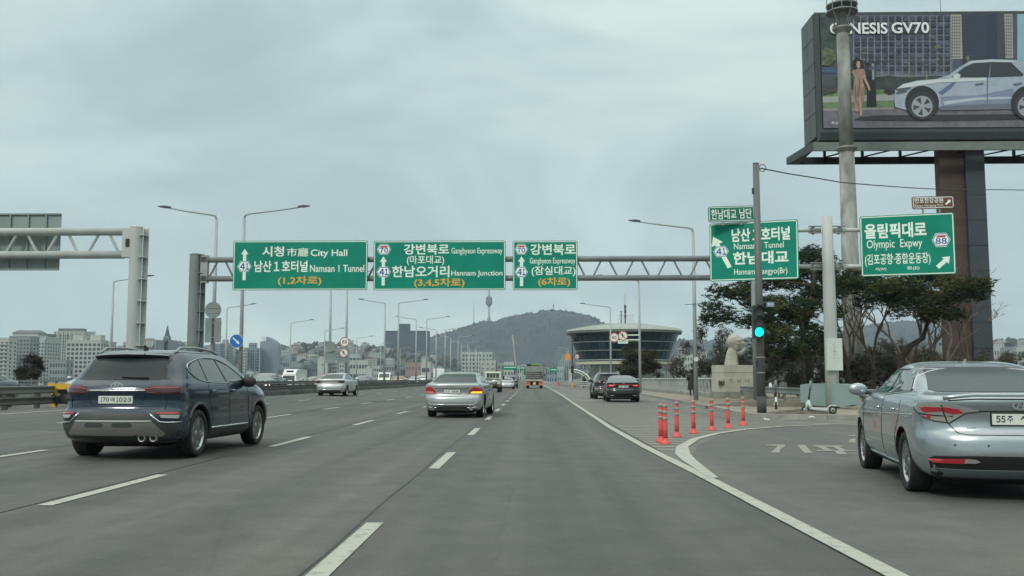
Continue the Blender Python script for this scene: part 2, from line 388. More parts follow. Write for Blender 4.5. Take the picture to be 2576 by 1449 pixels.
# pavement with kerb
M_pave = mat('trodden_earth_pavement', (.23,.205,.16), .95, 0, .3, .9, .4, 18)
M_kerb = mat('kerb_stone', (.27,.27,.24), .85, 0, .2, 2, .3, 20)
kerb = [(9.1,400),(9.0,140),(8.9,90),(8.6,73),(8.15,60),(7.75,48),(7.4,38),(7.15,33.6),(7.3,31.8),(7.9,30.7),(9.2,30.2),(12,30.6),(16,31.4),(30,33)]
outer = [(33,45),(33,80),(16,90),(11.6,95),(11.6,400)]
flat('pavement', kerb + outer, .125, M_pave)
b = MB()
for (x0,y0),(x1,y1) in zip(kerb[:-1], kerb[1:]):
    d = Vector((x1-x0, y1-y0)); L_ = d.length; d /= L_; nn = Vector((d.y, -d.x))
    if (nn.x*(-1)) < 0 and y0 > 31: pass
    k = max(1, min(40, int(L_/1.0)))
    for i in range(k):
        a = Vector((x0,y0)) + d*(L_*i/k + .01); c = Vector((x0,y0)) + d*(L_*(i+1)/k - .01)
        nl = Vector((-d.y, d.x)) * .16   # toward the pavement
        pl = [(a.x,a.y),(c.x,c.y),(c.x+nl.x,c.y+nl.y),(a.x+nl.x,a.y+nl.y)]
        b.prism(pl, 0, .14, 'z')
o = b.build('kerb', M_kerb); o['kind'] = 'structure'
# earth mound at the corner and litter
def blob(name, loc, r, h, m, seed=0, kind=None, parent=None):
    rnd = random.Random(seed); b = MB(); V = [(0,0,h)]; Fc = []; n = 12; k = 4
    for j in range(1, k+1):
        for i in range(n):
            t = 2*math.pi*i/n; rr = j/k*(1+rnd.uniform(-.15,.15)); hh = h*(1-(j/k)**2)*(1+rnd.uniform(-.3,.3))
            V.append((r[0]*rr*math.cos(t), r[1]*rr*math.sin(t), max(0, hh)))
    for i in range(n): Fc.append((0, 1+i, 1+(i+1)%n))
    for j in range(k-1):
        for i in range(n): Fc.append((1+j*n+i, 1+(j+1)*n+i, 1+(j+1)*n+(i+1)%n, 1+j*n+(i+1)%n))
    o = b.add(V, Fc).build(name, m, parent, smooth=True, loc=loc)
    if kind: o['kind'] = kind
    return o
M_dirt = mat('dark_earth', (.10,.085,.065), .95, 0, .35, 3, .6, 25)
blob('earth_heap', (8.9,32.0,.12), (1.2,.7), .14, M_dirt, 1, 'stuff')
blob('earth_heap', (10.7,41.5,.11), (3.0,2.2), .22, M_dirt, 2, 'stuff')
blob('earth_heap', (14.5,34.5,.11), (3.0,1.4), .3, M_dirt, 3, 'stuff')
M_litter = mat('litter_paper', (.6,.62,.6), .8, 0, .1)
for i, (u, v, s, lb) in enumerate(((1931,1059,.16,'crumpled white litter on the kerb beside the traffic light pole'), (2040,1051,.12,'small white scrap on the earth in front of the right scooter'), (2019,1017,.25,'white rag lying beneath the pale guard rail box'), (1975,1018,.18,'dirty scrap lying behind the left scooter'))):
    p = gr(u, v, .125); rnd = random.Random(i)
    V = [(rnd.uniform(-1,1)*s, rnd.uniform(-1,1)*s, rnd.uniform(0,.5)*s) for _ in range(9)]
    o = MB().add(V, [(0,1,2),(2,3,4),(4,5,0),(5,6,1),(6,7,3),(7,8,4),(0,8,2)]).build('litter', M_litter, None, loc=p)
    tag(o, lb, 'litter')

# ---- land, water, far bank and mountain
def interp(u, tab):
    if u <= tab[0][0]: return tab[0][1]
    for (a, b_), (c, d) in zip(tab[:-1], tab[1:]):
        if a <= u <= c: return b_ + (d-b_)*(u-a)/(c-a)
    return tab[-1][1]
from mathutils import noise as mn
M_land = mat('winter_scrub_ground', (.055,.052,.038), .95, 0, .35, .15, .4, 3)
M_water = mat('river_water', (.05,.075,.075), .12, 0, .1, .02, .25, 1.5)
def land_h(x, y):
    # park and embankment right of the bridge approach
    t = min(1, max(0, (y-70)/45)); s = t*t*(3-2*t)
    if x < 11: return -11.8
    return -.12*(1-s) + s*-9.5 if x > 11.5 else -3
o = sheet('embankment', lambda x, y: (x, y, land_h(x, y) + .02), [8.5,9.5,12,14,18,24,32,45,70,120,250], [26,34,45,58,70,78,86,95,105,115,150,200], M_land)
o = flat('ground', [(-9000,-3000),(9000,-3000),(9000,12000),(-9000,12000)], -13.2, M_land)
o = flat('river', [(-6000,190),(6000,190),(6000,1120),(-6000,1120)], -12.0, M_water)
# near ground left of the oncoming lanes and behind the camera
flat('near_ground', [(-33.4,-200),(-33.4,60),(-80,60),(-80,-200)], -.3, M_land)
flat('near_ground', [(7,-200),(7,-30),(60,-30),(60,29),(200,29),(200,-200)], -.06, M_land)
MT = [(860,905),(900,897),(940,886),(980,880),(1030,868),(1078,858),(1100,850),(1130,843),(1165,832),(1190,824),(1215,815),(1240,817),(1262,810),(1290,803),(1330,794),(1345,797),(1362,789),(1390,787),(1430,792),(1462,797),(1490,805),(1515,818),(1560,836),(1620,850),(1700,858),(1790,862),(1860,856),(1990,858),(2060,850),(2110,838),(2200,820),(2280,812),(2340,820),(2420,842),(2480,864),(2600,868),(2800,875)]
M_mount = mat('wooded_mountain', (.020,.026,.024), .95, 0, .45, .012, .0, 1, detail=8)
def mount():
    y0, y1 = 2300, 3700
    us = [860 + i*4.5 for i in range(432)]; vs_ = [i/26 for i in range(27)] + [1.04, 1.1, 1.2]
    V = []
    for v in vs_:
        for u in us:
            Y = y0 + (y1-y0)*v
            ridge = px(u, interp(u, MT), y1)
            h1 = ridge.z + 13; sm = min(v,1)**.8
            shp = (1-math.cos(math.pi*min(v,1)**.9))/2 if v <= 1 else 1-(v-1)*2
            x = ridge.x*Y/y1
            hh = -13.3 + h1*shp*(1 + .10*mn.noise(Vector((x*.004, Y*.004, 0)))*(1-abs(2*min(v,1)-1)))
            env = max(0, min(1, (u-870)/60))
            hh += (8*mn.noise(Vector((x*.03, Y*.03, 3))) + 6*mn.noise(Vector((x*.11, Y*.05, 5)))*1.0 + 4*mn.noise(Vector((x*.28, Y*.1, 8)))) * min(1, shp*1.6)*env
            V.append((x, Y, hh))
    nu = len(us)
    o = MB().add(V, [(j*nu+i, j*nu+i+1, (j+1)*nu+i+1, (j+1)*nu+i) for j in range(len(vs_)-1) for i in range(nu-1)]).build('mountain', M_mount, None, smooth=False)
    o['kind'] = 'structure'
mount()
HL = [(-400,880),(0,895),(100,890),(250,884),(330,876),(390,872),(450,872),(500,878),(560,886),(640,890),(700,884),(760,876),(820,874),(900,878),(960,884),(1050,900),(1150,915),(1250,925),(1400,935),(1600,930),(1700,905),(1800,890),(2000,885),(2400,870),(2520,866),(2700,868),(3000,875)]
def hill_h(x, y):
    if y < 1150: return -12.5
    u = 1336 + x/y*2410; rz = 1.25 + (954-interp(u, HL))/2410*2000
    t = min(1, max(0, (y-1180)/(2000-1180))); s = t*t*(3-2*t)
    return -12.5 + (rz+12.5)*s + 3*mn.noise(Vector((x*.008, y*.008, 1)))*s
M_hill = mat('hillside_ground', (.05,.052,.042), .95, 0, .4, .02)
def hills():
    us = [-900 + i*35 for i in range(116)]; ysl = [1130,1150,1200,1280,1360,1440,1520,1600,1680,1760,1840,1920,1980,2020,2100,2250,2400]
    V = []
    for y in ysl:
        for u in us:
            x = (u-1336)/2410*y; V.append((x, y, hill_h(x, min(y, 2000)) - (0 if y <= 2000 else (y-2000)*.06)))
    nu = len(us)
    o = MB().add(V, [(j*nu+i, j*nu+i+1, (j+1)*nu+i+1, (j+1)*nu+i) for j in range(len(ysl)-1) for i in range(nu-1)]).build('hills', M_hill, None, smooth=True); o['kind'] = 'structure'
hills()
# air: one closed box round everything
hz = MB().box(-5200, 5200, -260, 4300, -14.2, 640).build('haze', None); hz.data.materials.clear(); hz['kind'] = 'stuff'
hm = bpy.data.materials.new('haze_air'); hm.use_nodes = True; hm.node_tree.nodes.clear()
ho = hm.node_tree.nodes.new('ShaderNodeOutputMaterial'); hv = hm.node_tree.nodes.new('ShaderNodeVolumePrincipled')
hv.inputs['Color'].default_value = (.66,.84,1.0,1); hv.inputs['Density'].default_value = .000085; hv.inputs['Anisotropy'].default_value = 0.0
hm.node_tree.links.new(hv.outputs[0], ho.inputs['Volume']); hz.data.materials.append(hm)
# ============================================================ VEHICLES
def paint(name, c, metal=.55, rough=.28, coat=.8):
    return mat(name, c, rough, metal, .04, 1.2, coat=coat)
P_navy = paint('navy_metallic_paint', (.007,.022,.042), .25, .2)
P_silver = paint('silver_metallic_paint', (.42,.45,.45), .65, .30)
P_bluegrey = paint('blue_grey_metallic_paint', (.36,.41,.43), .7, .27)
P_black = paint('black_paint', (.010,.013,.015), .1, .2)
P_white = paint('white_car_paint', (.62,.65,.64), .05, .3)
P_grey = paint('grey_car_paint', (.09,.105,.12), .5, .28)
P_orange = paint('orange_taxi_paint', (.62,.17,.06), .05, .3)
P_cream = paint('cream_truck_paint', (.56,.60,.47), .0, .4, .3)
M_under = mat('underbody_black', (.006,.006,.007), .9, 0, 0)
M_clad = mat('dark_cladding', (.045,.053,.052), .55, 0, .1)
M_skid = mat('silver_skid_plate', (.20,.20,.18), .45, .3, .06)
M_tail = mat('tail_lamp_red', (.055,.003,.007), .14, 0, 0, coat=1)
M_tail2 = mat('tail_lamp_bright', (.40,.02,.035), .18, 0, 0, coat=1)
M_tailpink = mat('tail_lamp_pale', (.62,.20,.20), .2, 0, 0, coat=1)
M_clear = mat('clear_lamp_lens', (.34,.34,.32), .12, .2, 0, coat=1)
M_brake = mat('lit_brake_lamp', (.8,.1,.1), .2, 0, 0, emit=(1,.22,.20), estr=.75)
M_amber = mat('lit_indicator', (.9,.5,.05), .2, 0, 0, emit=(1,.52,.02), estr=1.0)
M_head = mat('lit_headlamp', (.9,.9,.9), .2, 0, 0, emit=(1,1,.97), estr=1.6)
M_headoff = mat('headlamp', (.45,.48,.5), .15, .3, 0)
M_headam = mat('warm_lit_headlamp', (.9,.7,.5), .2, 0, 0, emit=(1,.62,.38), estr=1.1)
M_plate = mat('plate_white', (.62,.66,.58), .45, 0, 0)
M_plate_y = mat('plate_yellow', (.60,.56,.20), .45, 0, 0)
M_platetext = mat('plate_text', (.02,.03,.05), .5, 0, 0)
M_glass = mat('car_glass', (.018,.024,.025), .05, 0, 0, spec=.8, coat=.5)
M_rglass = mat('rear_glass', (.030,.038,.040), .22, 0, 0, spec=.22, coat=.0)
M_rim = mat('alloy_rim', (.40,.42,.42), .28, .85, 0)
M_rimd = mat('dark_alloy', (.06,.065,.07), .4, .6, 0)
M_seam = mat('panel_gap', (.006,.007,.008), .9, 0, 0)

def pchip(xs, ys, x):
    xs = np.array(xs, float); ys = np.array(ys, float); h = np.diff(xs); d = np.diff(ys)/h; m = np.zeros(len(xs))
    for i in range(1, len(xs)-1):
        if d[i-1]*d[i] > 0:
            w1, w2 = 2*h[i]+h[i-1], h[i]+2*h[i-1]; m[i] = (w1+w2)/(w1/d[i-1]+w2/d[i])
    m[0], m[-1] = d[0], d[-1]
    i = int(min(max(np.searchsorted(xs, x)-1, 0), len(xs)-2)); t = (x-xs[i])/h[i]
    return float((2*t**3-3*t*t+1)*ys[i] + (t**3-2*t*t+t)*h[i]*m[i] + (-2*t**3+3*t*t)*ys[i+1] + (t**3-t*t)*h[i]*m[i+1])

class Body:
    def __init__(s, lv, res=1, nr=15, nf=11, n=2.7):
        # lv rows: z, rear y, front y, half width, rear corner length, front corner length
        lv = sorted(lv); zs = [r_[0] for r_ in lv]; z_all = []
        for a, b in zip(zs[:-1], zs[1:]):
            k = max(1, int(math.ceil((b-a)/(.045/res)))); k = max(k, 2 if res >= 1 else 1)
            z_all += [a + (b-a)*i/k for i in range(k)]
        z_all.append(zs[-1]); V, Fc = [], []
        th = [math.sin(-math.pi/2 + math.pi*i/(nr-1)) for i in range(nr)]
        tf = [math.sin(-math.pi/2 + math.pi*i/(nf-1)) for i in range(nf)]
        def off(q): return 1-(1-min(1,abs(q))**n)**(1/n)
        for z in z_all:
            yr, yf, w_, lr, lf = [pchip(zs, [r_[k] for r_ in lv], z) for k in (1,2,3,4,5)]
            ring_ = [(w_*q, yr+lr*off(q), z) for q in th]
            y0, y1 = yr+lr, yf-lf
            side = [.08,.2,.35,.5,.65,.8,.92]
            bow = lambda t: w_*(1 + .012*math.sin(math.pi*t))
            ring_ += [(bow(t), y0+(y1-y0)*t, z) for t in side]
            ring_ += [(w_*q, yf-lf*off(q), z) for q in reversed(tf)]
            ring_ += [(-bow(t), y0+(y1-y0)*t, z) for t in reversed(side)]
            V += ring_
        m = len(ring_); s.m = m
        for j in range(len(z_all)-1):
            for i in range(m): Fc.append((j*m+i, j*m+(i+1)%m, (j+1)*m+(i+1)%m, (j+1)*m+i))
        c0 = np.mean(np.array(V[:m]), 0); c1 = np.mean(np.array(V[-m:]), 0)
        V.append(tuple(c0)); V.append(tuple(c1))
        for i in range(m):
            Fc.append((len(V)-2, (i+1)%m, i)); Fc.append((len(V)-1, (len(z_all)-1)*m+i, (len(z_all)-1)*m+(i+1)%m))
        s.V, s.F = V, Fc; s.bvh = BVHTree.FromPolygons([Vector(v) for v in V], Fc)
    def make(s, parent, m, arches, r_arch, name='body'):
        # arches: list of y; cut with cylinders through the sides
        b = MB().add(s.V, s.F); o = b.build(name, [m, M_under], parent)
        if arches:
            cb = MB()
            for ya, za in arches:
                for sx in (-1, 1):
                    cb.lathe([(r_arch, sx*.56), (r_arch, sx*1.3)] if sx > 0 else [(r_arch, -1.3), (r_arch, -.56)], 32, 'x', (0, ya, za))
            c = cb.build('cutter', [m, M_under]); c.data.polygons.foreach_set('material_index', [1]*len(c.data.polygons))
            md = o.modifiers.new('b', 'BOOLEAN'); md.object = c; md.operation = 'DIFFERENCE'; md.solver = 'EXACT'; md.use_self = True
            try: md.material_mode = 'INDEX'
            except Exception: pass
            pm = o.parent; mw = o.matrix_world.copy()
            o.parent = None
            bpy.context.view_layer.update(); dg = bpy.context.evaluated_depsgraph_get()
            me = bpy.data.meshes.new_from_object(o.evaluated_get(dg), depsgraph=dg); o.modifiers.clear(); o.data = me; o.parent = pm
            bpy.data.objects.remove(c)
        return autosmooth(o, 38)

def smooth_poly(p, n=5):
    out_ = []; k = len(p)
    for i in range(k):
        a, b, c, d = [Vector(p[(i+j) % k]) for j in (-1,0,1,2)]
        for q in range(n):
            t = q/n; out_.append(tuple(.5*((2*b)+(-a+c)*t+(2*a-5*b+4*c-d)*t*t+(-a+3*b-3*c+d)*t**3)))
    return out_
def sub_poly(p, step):
    out_ = []
    for i in range(len(p)):
        a, b = Vector(p[i]), Vector(p[(i+1)%len(p)]); k = max(1, int((b-a).length/step))
        out_ += [tuple(a+(b-a)*q/k) for q in range(k)]
    return out_
def inside(p, x, y):
    c = False; n = len(p); j = n-1
    for i in range(n):
        if (p[i][1] > y) != (p[j][1] > y) and x < (p[j][0]-p[i][0])*(y-p[i][1])/(p[j][1]-p[i][1])+p[i][0]: c = not c
        j = i
    return c
AX = {'rear': (Vector((1,0,0)), Vector((0,0,1)), Vector((0,1,0))), 'front': (Vector((1,0,0)), Vector((0,0,1)), Vector((0,-1,0))),
      'right': (Vector((0,1,0)), Vector((0,0,1)), Vector((-1,0,0))), 'left': (Vector((0,1,0)), Vector((0,0,1)), Vector((1,0,0))),
      'top': (Vector((1,0,0)), Vector((0,1,0)), Vector((0,0,-1)))}
def project(B, axis, a, b):
    e1, e2, d = AX[axis]; o = e1*a + e2*b - d*8
    h = B.bvh.ray_cast(o, d)
    return h[0], h[1]
def patch(B, parent, name, poly, axis, m, off=.004, step=.06, smooth=0, skirt=.012):
    if smooth: poly = smooth_poly(poly, smooth)
    poly = sub_poly(poly, step); x0 = min(p[0] for p in poly); x1 = max(p[0] for p in poly); y0 = min(p[1] for p in poly); y1 = max(p[1] for p in poly)
    pts = list(poly); x = x0 + step*.5
    while x < x1:
        y = y0 + step*.5
        while y < y1:
            if inside(poly, x, y) and min((x-p[0])**2+(y-p[1])**2 for p in poly) > (step*.4)**2: pts.append((x, y))
            y += step
        x += step
    n = len(poly)
    r_ = delaunay_2d_cdt([Vector(p) for p in pts], [], [list(range(n))], 1, 1e-5)
    pv, pf = r_[0], r_[2]; V, ok, Nn = [], [], []
    for p in pv:
        h, nn = project(B, axis, p.x, p.y)
        if h is None: V.append(Vector((0,0,0))); ok.append(False); Nn.append(Vector((0,0,1)))
        else:
            if nn.dot(AX[axis][2]) > 0: nn = -nn
            V.append(h + nn*off); ok.append(True); Nn.append(nn)
    Fc = [f for f in pf if all(ok[i] for i in f)]
    par = list(range(len(V)))
    def fd(i):
        while par[i] != i: par[i] = par[par[i]]; i = par[i]
        return i
    # where the surface folds away the ray lands far behind: drop those faces, keep one piece
    Fc = [f for f in Fc if max((V[f[i]]-V[f[i-1]]).length for i in range(len(f))) < step*9+.12]
    nF = len(Fc); par = list(range(nF)); em = {}
    for fi, f in enumerate(Fc):
        for i in range(len(f)):
            k2 = tuple(sorted((f[i], f[(i+1)%len(f)])))
            if k2 in em: par[fd(fi)] = fd(em[k2])
            else: em[k2] = fi
    from collections import Counter
    if Fc:
        big = Counter(fd(i) for i in range(nF)).most_common(1)[0][0]; Fc = [f for i, f in enumerate(Fc) if fd(i) == big]
    ed = Counter()
    for f in Fc:
        for i in range(len(f)): ed[tuple(sorted((f[i], f[(i+1)%len(f)])))] += 1
    bd = [e_ for e_, c in ed.items() if c == 1]; V2 = list(V); mp_ = {}
    for e_ in bd:
        for i in e_:
            if i not in mp_: mp_[i] = len(V2); V2.append(V[i]-Nn[i]*skirt)
    Fc = list(Fc) + [(a, b, mp_[b], mp_[a]) for a, b in bd]
    o = MB().add(V2, Fc).build(name, m, parent); return autosmooth(o, 50)
def strip(B, parent, name, pts, axis, m, r_=.008, off=.004, step=.06, n=6):
    P = []
    for a, b in zip(pts[:-1], pts[1:]):
        a, b = Vector(a), Vector(b); k = max(1, int((b-a).length/step)); P += [a+(b-a)*q/k for q in range(k)]
    P.append(Vector(pts[-1])); W = []
    for p in P:
        h, nn = project(B, axis, p.x, p.y)
        if h is not None:
            if nn.dot(AX[axis][2]) > 0: nn = -nn
            W.append(h + nn*off)
    if len(W) < 2: return None
    o = MB().tube(W, r_, n).build(name, m, parent, smooth=True); return o

def make_wheel(parent, x, y, r_=.34, wd=.225, spokes=5, rimm=None, backm=None, detail=True, twin=True):
    sx = 1 if x > 0 else -1; rr = r_*.70
    w_ = MB().lathe([(rr*.98, -wd*.3), (rr*.98, -.03), (rr*.4, -.02), (0.0001, -.02)], 20, 'x').build('wheel', backm or M_under, parent, smooth=False, loc=(x, y, r_))
    w_.rotation_euler = (0, 0, 0 if sx > 0 else math.pi)
    prof = [(rr, -wd*.5), (r_*.93, -wd*.52), (r_*.99, -wd*.42), (r_, -wd*.2), (r_, wd*.2), (r_*.99, wd*.42), (r_*.93, wd*.52), (rr*1.03, wd*.47), (rr, wd*.3), (rr*.96, wd*.0)]
    MB().lathe(prof, 32 if detail else 16, 'x').build('tyre', M_rubber, w_, smooth=True)
    b = MB(); b.lathe([(rr*.93, wd*.30), (rr*.99, wd*.40), (rr*1.03, wd*.42), (rr*1.0, wd*.30)], 32 if detail else 14, 'x')
    if detail:
        for k in range(spokes):
            for da in ((-.16, .16) if twin else (0,)):
                t = 2*math.pi*k/spokes; t2 = t + da
                c0 = Vector((wd*.26, math.cos(t)*rr*.16, math.sin(t)*rr*.16)); c1 = Vector((wd*.36, math.cos(t2)*rr*.97, math.sin(t2)*rr*.97))
                d = (c1-c0).normalized(); s_ = Vector((1,0,0)).cross(d)*(.014 if twin else .03)
                b.add([c0-s_, c0+s_, c1+s_*1.3, c1-s_*1.3, c0-s_+Vector((-.03,0,0)), c0+s_+Vector((-.03,0,0)), c1+s_*1.3+Vector((-.03,0,0)), c1-s_*1.3+Vector((-.03,0,0))],
                      [(0,1,2,3),(0,4,5,1),(1,5,6,2),(2,6,7,3),(3,7,4,0)])
        b.lathe([(rr*.2, wd*.22), (rr*.2, wd*.30), (rr*.12, wd*.34), (.0001, wd*.34)], 12, 'x')
    else: b.lathe([(rr*.95, wd*.2), (rr*.3, wd*.3), (.001, wd*.3)], 10, 'x')
    b.build('rim', rimm or M_rim, w_)
    return w_
def wheels(parent, ys_, track, r_, **k):
    for y in ys_:
        for sx in (-1, 1): make_wheel(parent, sx*track/2, y, r_, **k)
def mirror(parent, x, y, z, m, s=1.0, down=False):
    sx = 1 if x > 0 else -1; b = MB(); V, Fc = [], []; nU, nV = 10, 6
    for j in range(nV+1):
        ph = math.pi*j/nV
        for i in range(nU):
            t = 2*math.pi*i/nU; V.append((x+sx*.02+.125*s*math.sin(ph)*math.cos(t)*1.0, y+.07*s*math.sin(ph)*math.sin(t)*(1.4 if math.sin(t) > 0 else .5), z+.085*s*math.cos(ph)))
    for j in range(nV):
        for i in range(nU): Fc.append((j*nU+i, j*nU+(i+1)%nU, (j+1)*nU+(i+1)%nU, (j+1)*nU+i))
    b.add(V, Fc); o = b.build('wing_mirror', m, parent, smooth=True)
    MB().tube([(x-sx*.16, y+.02, z-.06*s), (x-sx*.02, y+.01, z-.03*s)], .025, 6).build('mirror_arm', M_black, o)
    return o
def number_plate(B, parent, s_, x0, x1, z0, z1, m=None, frame=None, splits=None):
    h, _ = project(B, 'rear', (x0+x1)/2, (z0+z1)/2); y = h.y - .012
    p = MB().box(x0, x1, y-.008, y+.03, z0, z1).build('number_plate', m or M_plate, parent)
    if frame: MB().box(x0-.012, x1+.012, y-.004, y+.03, z0-.012, z1+.012).build('plate_frame', frame, parent)
    for t, a, b in (splits or []):
        (digits if t.isdigit() else letter)(p, t, x0+(x1-x0)*a, x0+(x1-x0)*b, z0+(z1-z0)*.2, z0+(z1-z0)*.82, M_platetext, y=y-.0095, bold=.035 if t.isdigit() else .01)
    return p
def badge_h(B, parent, x, z, s_):
    # slanted letter in an oval ring
    h, _ = project(B, 'rear', x, z); y = h.y-.014; b = MB(); n = 28; V = []
    for rr in (1.0, .74):
        for k in range(n): V.append((x+s_*rr*math.cos(2*math.pi*k/n), y, z+s_*.52*(rr if rr == 1 else .66)*math.sin(2*math.pi*k/n)))
    b.add(V, [(k, (k+1)%n, n+(k+1)%n, n+k) for k in range(n)])
    for pts in ([(-.52,-.30),(-.30,-.30),(-.05,.34),(-.27,.34)], [(.05,-.34),(.27,-.34),(.52,.30),(.30,.30)], [(-.30,-.08),(.30,.02),(.33,.10),(-.25,.02)]):
        b.add([(x+s_*p, y-.002, z+s_*q*1.1) for p, q in pts], [(0,1,2,3)])
    return b.build('badge', M_chrome, parent)
def place(t, X, Y, yaw): t.location = (X, Y, camber(X)); t.rotation_euler = (0, 0, R(yaw))

# ---------------- the navy SUV
SUV = [(.22,.50,4.35,.74,.3,.5),(.30,.16,4.62,.88,.42,.6),(.42,.07,4.72,.935,.48,.7),(.52,.03,4.77,.945,.5,.75),(.64,.02,4.77,.945,.5,.75),(.72,.05,4.75,.942,.5,.75),(.76,.09,4.72,.94,.5,.75),
       (.90,.12,4.62,.938,.48,.75),(1.02,.10,4.45,.93,.46,.8),(1.09,.12,4.25,.915,.44,.8),(1.14,.17,4.0,.90,.42,.8),(1.19,.23,3.75,.875,.42,.7),(1.24,.28,3.6,.855,.42,.5),(1.36,.37,3.36,.80,.40,.45),
       (1.48,.47,3.12,.745,.38,.45),(1.57,.57,2.88,.695,.36,.45),(1.62,.64,2.65,.65,.35,.45),(1.655,.85,2.42,.57,.35,.45),(1.672,1.2,2.1,.42,.3,.4),(1.68,1.5,1.9,.2,.2,.3)]
def make_suv(pm, full=True, wheel_m=None, name='suv', label='', cat='suv'):
    t = thing(name, label, cat); B = Body(SUV, 1.4, nr=21)
    B.make(t, pm, [(.97,.37),(3.735,.37)], .43)
    gl = [(-.66,1.235),(-.60,1.20),(.60,1.20),(.66,1.235),(.60,1.42),(.535,1.53),(-.535,1.53),(-.60,1.42)]
    patch(B, t, 'rear_window', gl, 'rear', M_rglass, smooth=3)
    sp = MB(); n = 12     # roof spoiler
    V = []
    for i in range(n+1):
        q = -1+2*i/n; x = .585*q; yb = .43+.14*q*q
        V += [(x, yb, 1.585-.02*q*q), (x, yb+.02, 1.555-.02*q*q), (x, .62+.1*q*q, 1.50), (x*.98, .95+.05*q*q, 1.655-.03*q*q)]
    Fc = []
    for i in range(n):
        for k in range(4): Fc.append((i*4+k, i*4+(k+1)%4, (i+1)*4+(k+1)%4, (i+1)*4+k))
    sp.add(V, Fc+[(0,1,2,3),(n*4+3,n*4+2,n*4+1,n*4)]); o = sp.build('roof_spoiler', [pm, M_black], t)
    for p in o.data.polygons:
        if p.normal.z < -.1: p.material_index = 1
    # side glass, with bright surround
    SG = [(3.12,1.16),(2.3,1.145),(1.5,1.155),(1.05,1.20),(.83,1.30),(.80,1.40),(.98,1.47),(1.5,1.545),(2.1,1.54),(2.55,1.44),(2.95,1.27)]
    for ax in (('right','left') if full else ('right','left')):
        patch(B, t, 'side_window_surround', [(y, z) for y, z in smooth_poly(SG, 3)], ax, M_black, off=.003, step=.07)
        for a in ([(1.07,1.205),(1.34,1.175),(1.30,1.51),(1.0,1.455),(.85,1.38),(.87,1.30)], [(1.38,1.172),(2.14,1.158),(1.98,1.525),(1.5,1.528),(1.34,1.515)], [(2.2,1.16),(3.02,1.17),(2.9,1.27),(2.52,1.425),(2.05,1.52)]):
            patch(B, t, 'side_window', a, ax, M_glass, off=.008, step=.07)
        strip(B, t, 'window_trim', smooth_poly(SG, 3)[3:], ax, M_chrome, .010, .006)
        for y in (1.42, 2.3):
            o = strip(B, t, 'door_handle', [(y, 1.00),(y+.2, 1.005)], ax, pm, .017, .02)
            strip(B, o, 'handle_trim', [(y+.01, 1.022),(y+.19, 1.027)], ax, M_chrome, .006, .03) if o else None
        for pts in ([(1.36,1.15),(1.36,.9),(1.50,.62),(1.52,.42)], [(2.24,1.14),(2.24,.42)], [(3.1,1.13),(3.18,.9),(3.17,.5)]): strip(B, t, 'door_gap', pts, ax, M_seam, .004, .001)
        patch(B, t, 'door_cladding', [(1.42,.24),(3.26,.24),(3.26,.40),(1.42,.40)], ax, M_clad, off=.012)
        strip(B, t, 'sill_trim', [(1.46,.43),(3.16,.43)], ax, M_chrome, .016, .012)
        for yc in (.97, 3.735):
            arc = [(yc+.455*math.cos(a_), .37+.455*math.sin(a_)) for a_ in [math.pi*(-.06+1.12*i/18) for i in range(19)]]
            strip(B, t, 'arch_cladding', [p for p in arc if p[1] > .25], ax, M_clad, .030, -.004)
        patch(B, t, 'tail_lamp', [(.12,1.0),(.40,1.01),(.62,1.03),(.50,1.07),(.30,1.10),(.12,1.11)], ax, M_tail, off=.006)
    # rear details
    for s_ in (-1, 1):
        lamp = patch(B, t, 'tail_lamp', [(s_*x, z) for x, z in [(.37,1.045),(.50,1.085),(.70,1.115),(.90,1.105),(.905,1.01),(.86,.99),(.62,.985),(.45,1.01)]], 'rear', M_tail, off=.008)
        strip(B, lamp, 'lamp_outline', [(s_*.40,1.05),(s_*.62,1.075),(s_*.88,1.07)], 'rear', M_tail2, .006, .010)
        lamp = patch(B, t, 'rear_fog_lamp', [(s_*x, z) for x, z in [(.66,.63),(.90,.61),(.915,.70),(.885,.725),(.60,.71)]], 'rear', M_black, off=.010)
        patch(B, lamp, 'red_lens', [(s_*x, z) for x, z in [(.63,.69),(.905,.685),(.885,.715),(.62,.705)]], 'rear', M_tail2, off=.016)
        patch(B, lamp, 'clear_lens', [(s_*x, z) for x, z in [(.70,.635),(.89,.62),(.90,.67),(.67,.675)]], 'rear', M_clear, off=.016)
        strip(B, t, 'bumper_trim', [(s_*.54,.70),(s_*.60,.64),(s_*.68,.575),(s_*.76,.565),(s_*.915,.565)], 'rear', M_chrome, .013, .012)
        strip(B, t, 'tailgate_gap', [(s_*.47,1.0),(s_*.60,.97),(s_*.72,.95),(s_*.74,.86),(s_*.72,.76)], 'rear', M_seam, .004, .001)
    patch(B, t, 'lower_bumper', [(-.93,.32),(-.80,.245),(.80,.245),(.93,.32),(.93,.55),(.70,.56),(.56,.70),(-.56,.70),(-.70,.56),(-.93,.55)], 'rear', M_clad, off=.006)
    sk = patch(B, t, 'skid_plate', [(-.74,.40),(-.70,.385),(.36,.385),(.70,.36),(.74,.40),(.60,.56),(.56,.60),(-.56,.60),(-.60,.56)], 'rear', M_skid, off=.016)
    strip(B, sk, 'skid_edge', [(-.58,.585),(.58,.585)], 'rear', M_white_steel, .012, .016); strip(B, sk, 'skid_lip', [(-.70,.375),(.36,.375)], 'rear', M_black, .018, .016)
    patch(B, sk, 'skid_recess', [(-.40,.50),(-.16,.50),(-.13,.53),(-.16,.56),(-.40,.56),(-.43,.53)], 'rear', M_clad, off=.019)
    patch(B, sk, 'skid_recess', [(.02,.50),(.28,.50),(.31,.53),(.28,.56),(.02,.56),(-.01,.53)], 'rear', M_clad, off=.019)
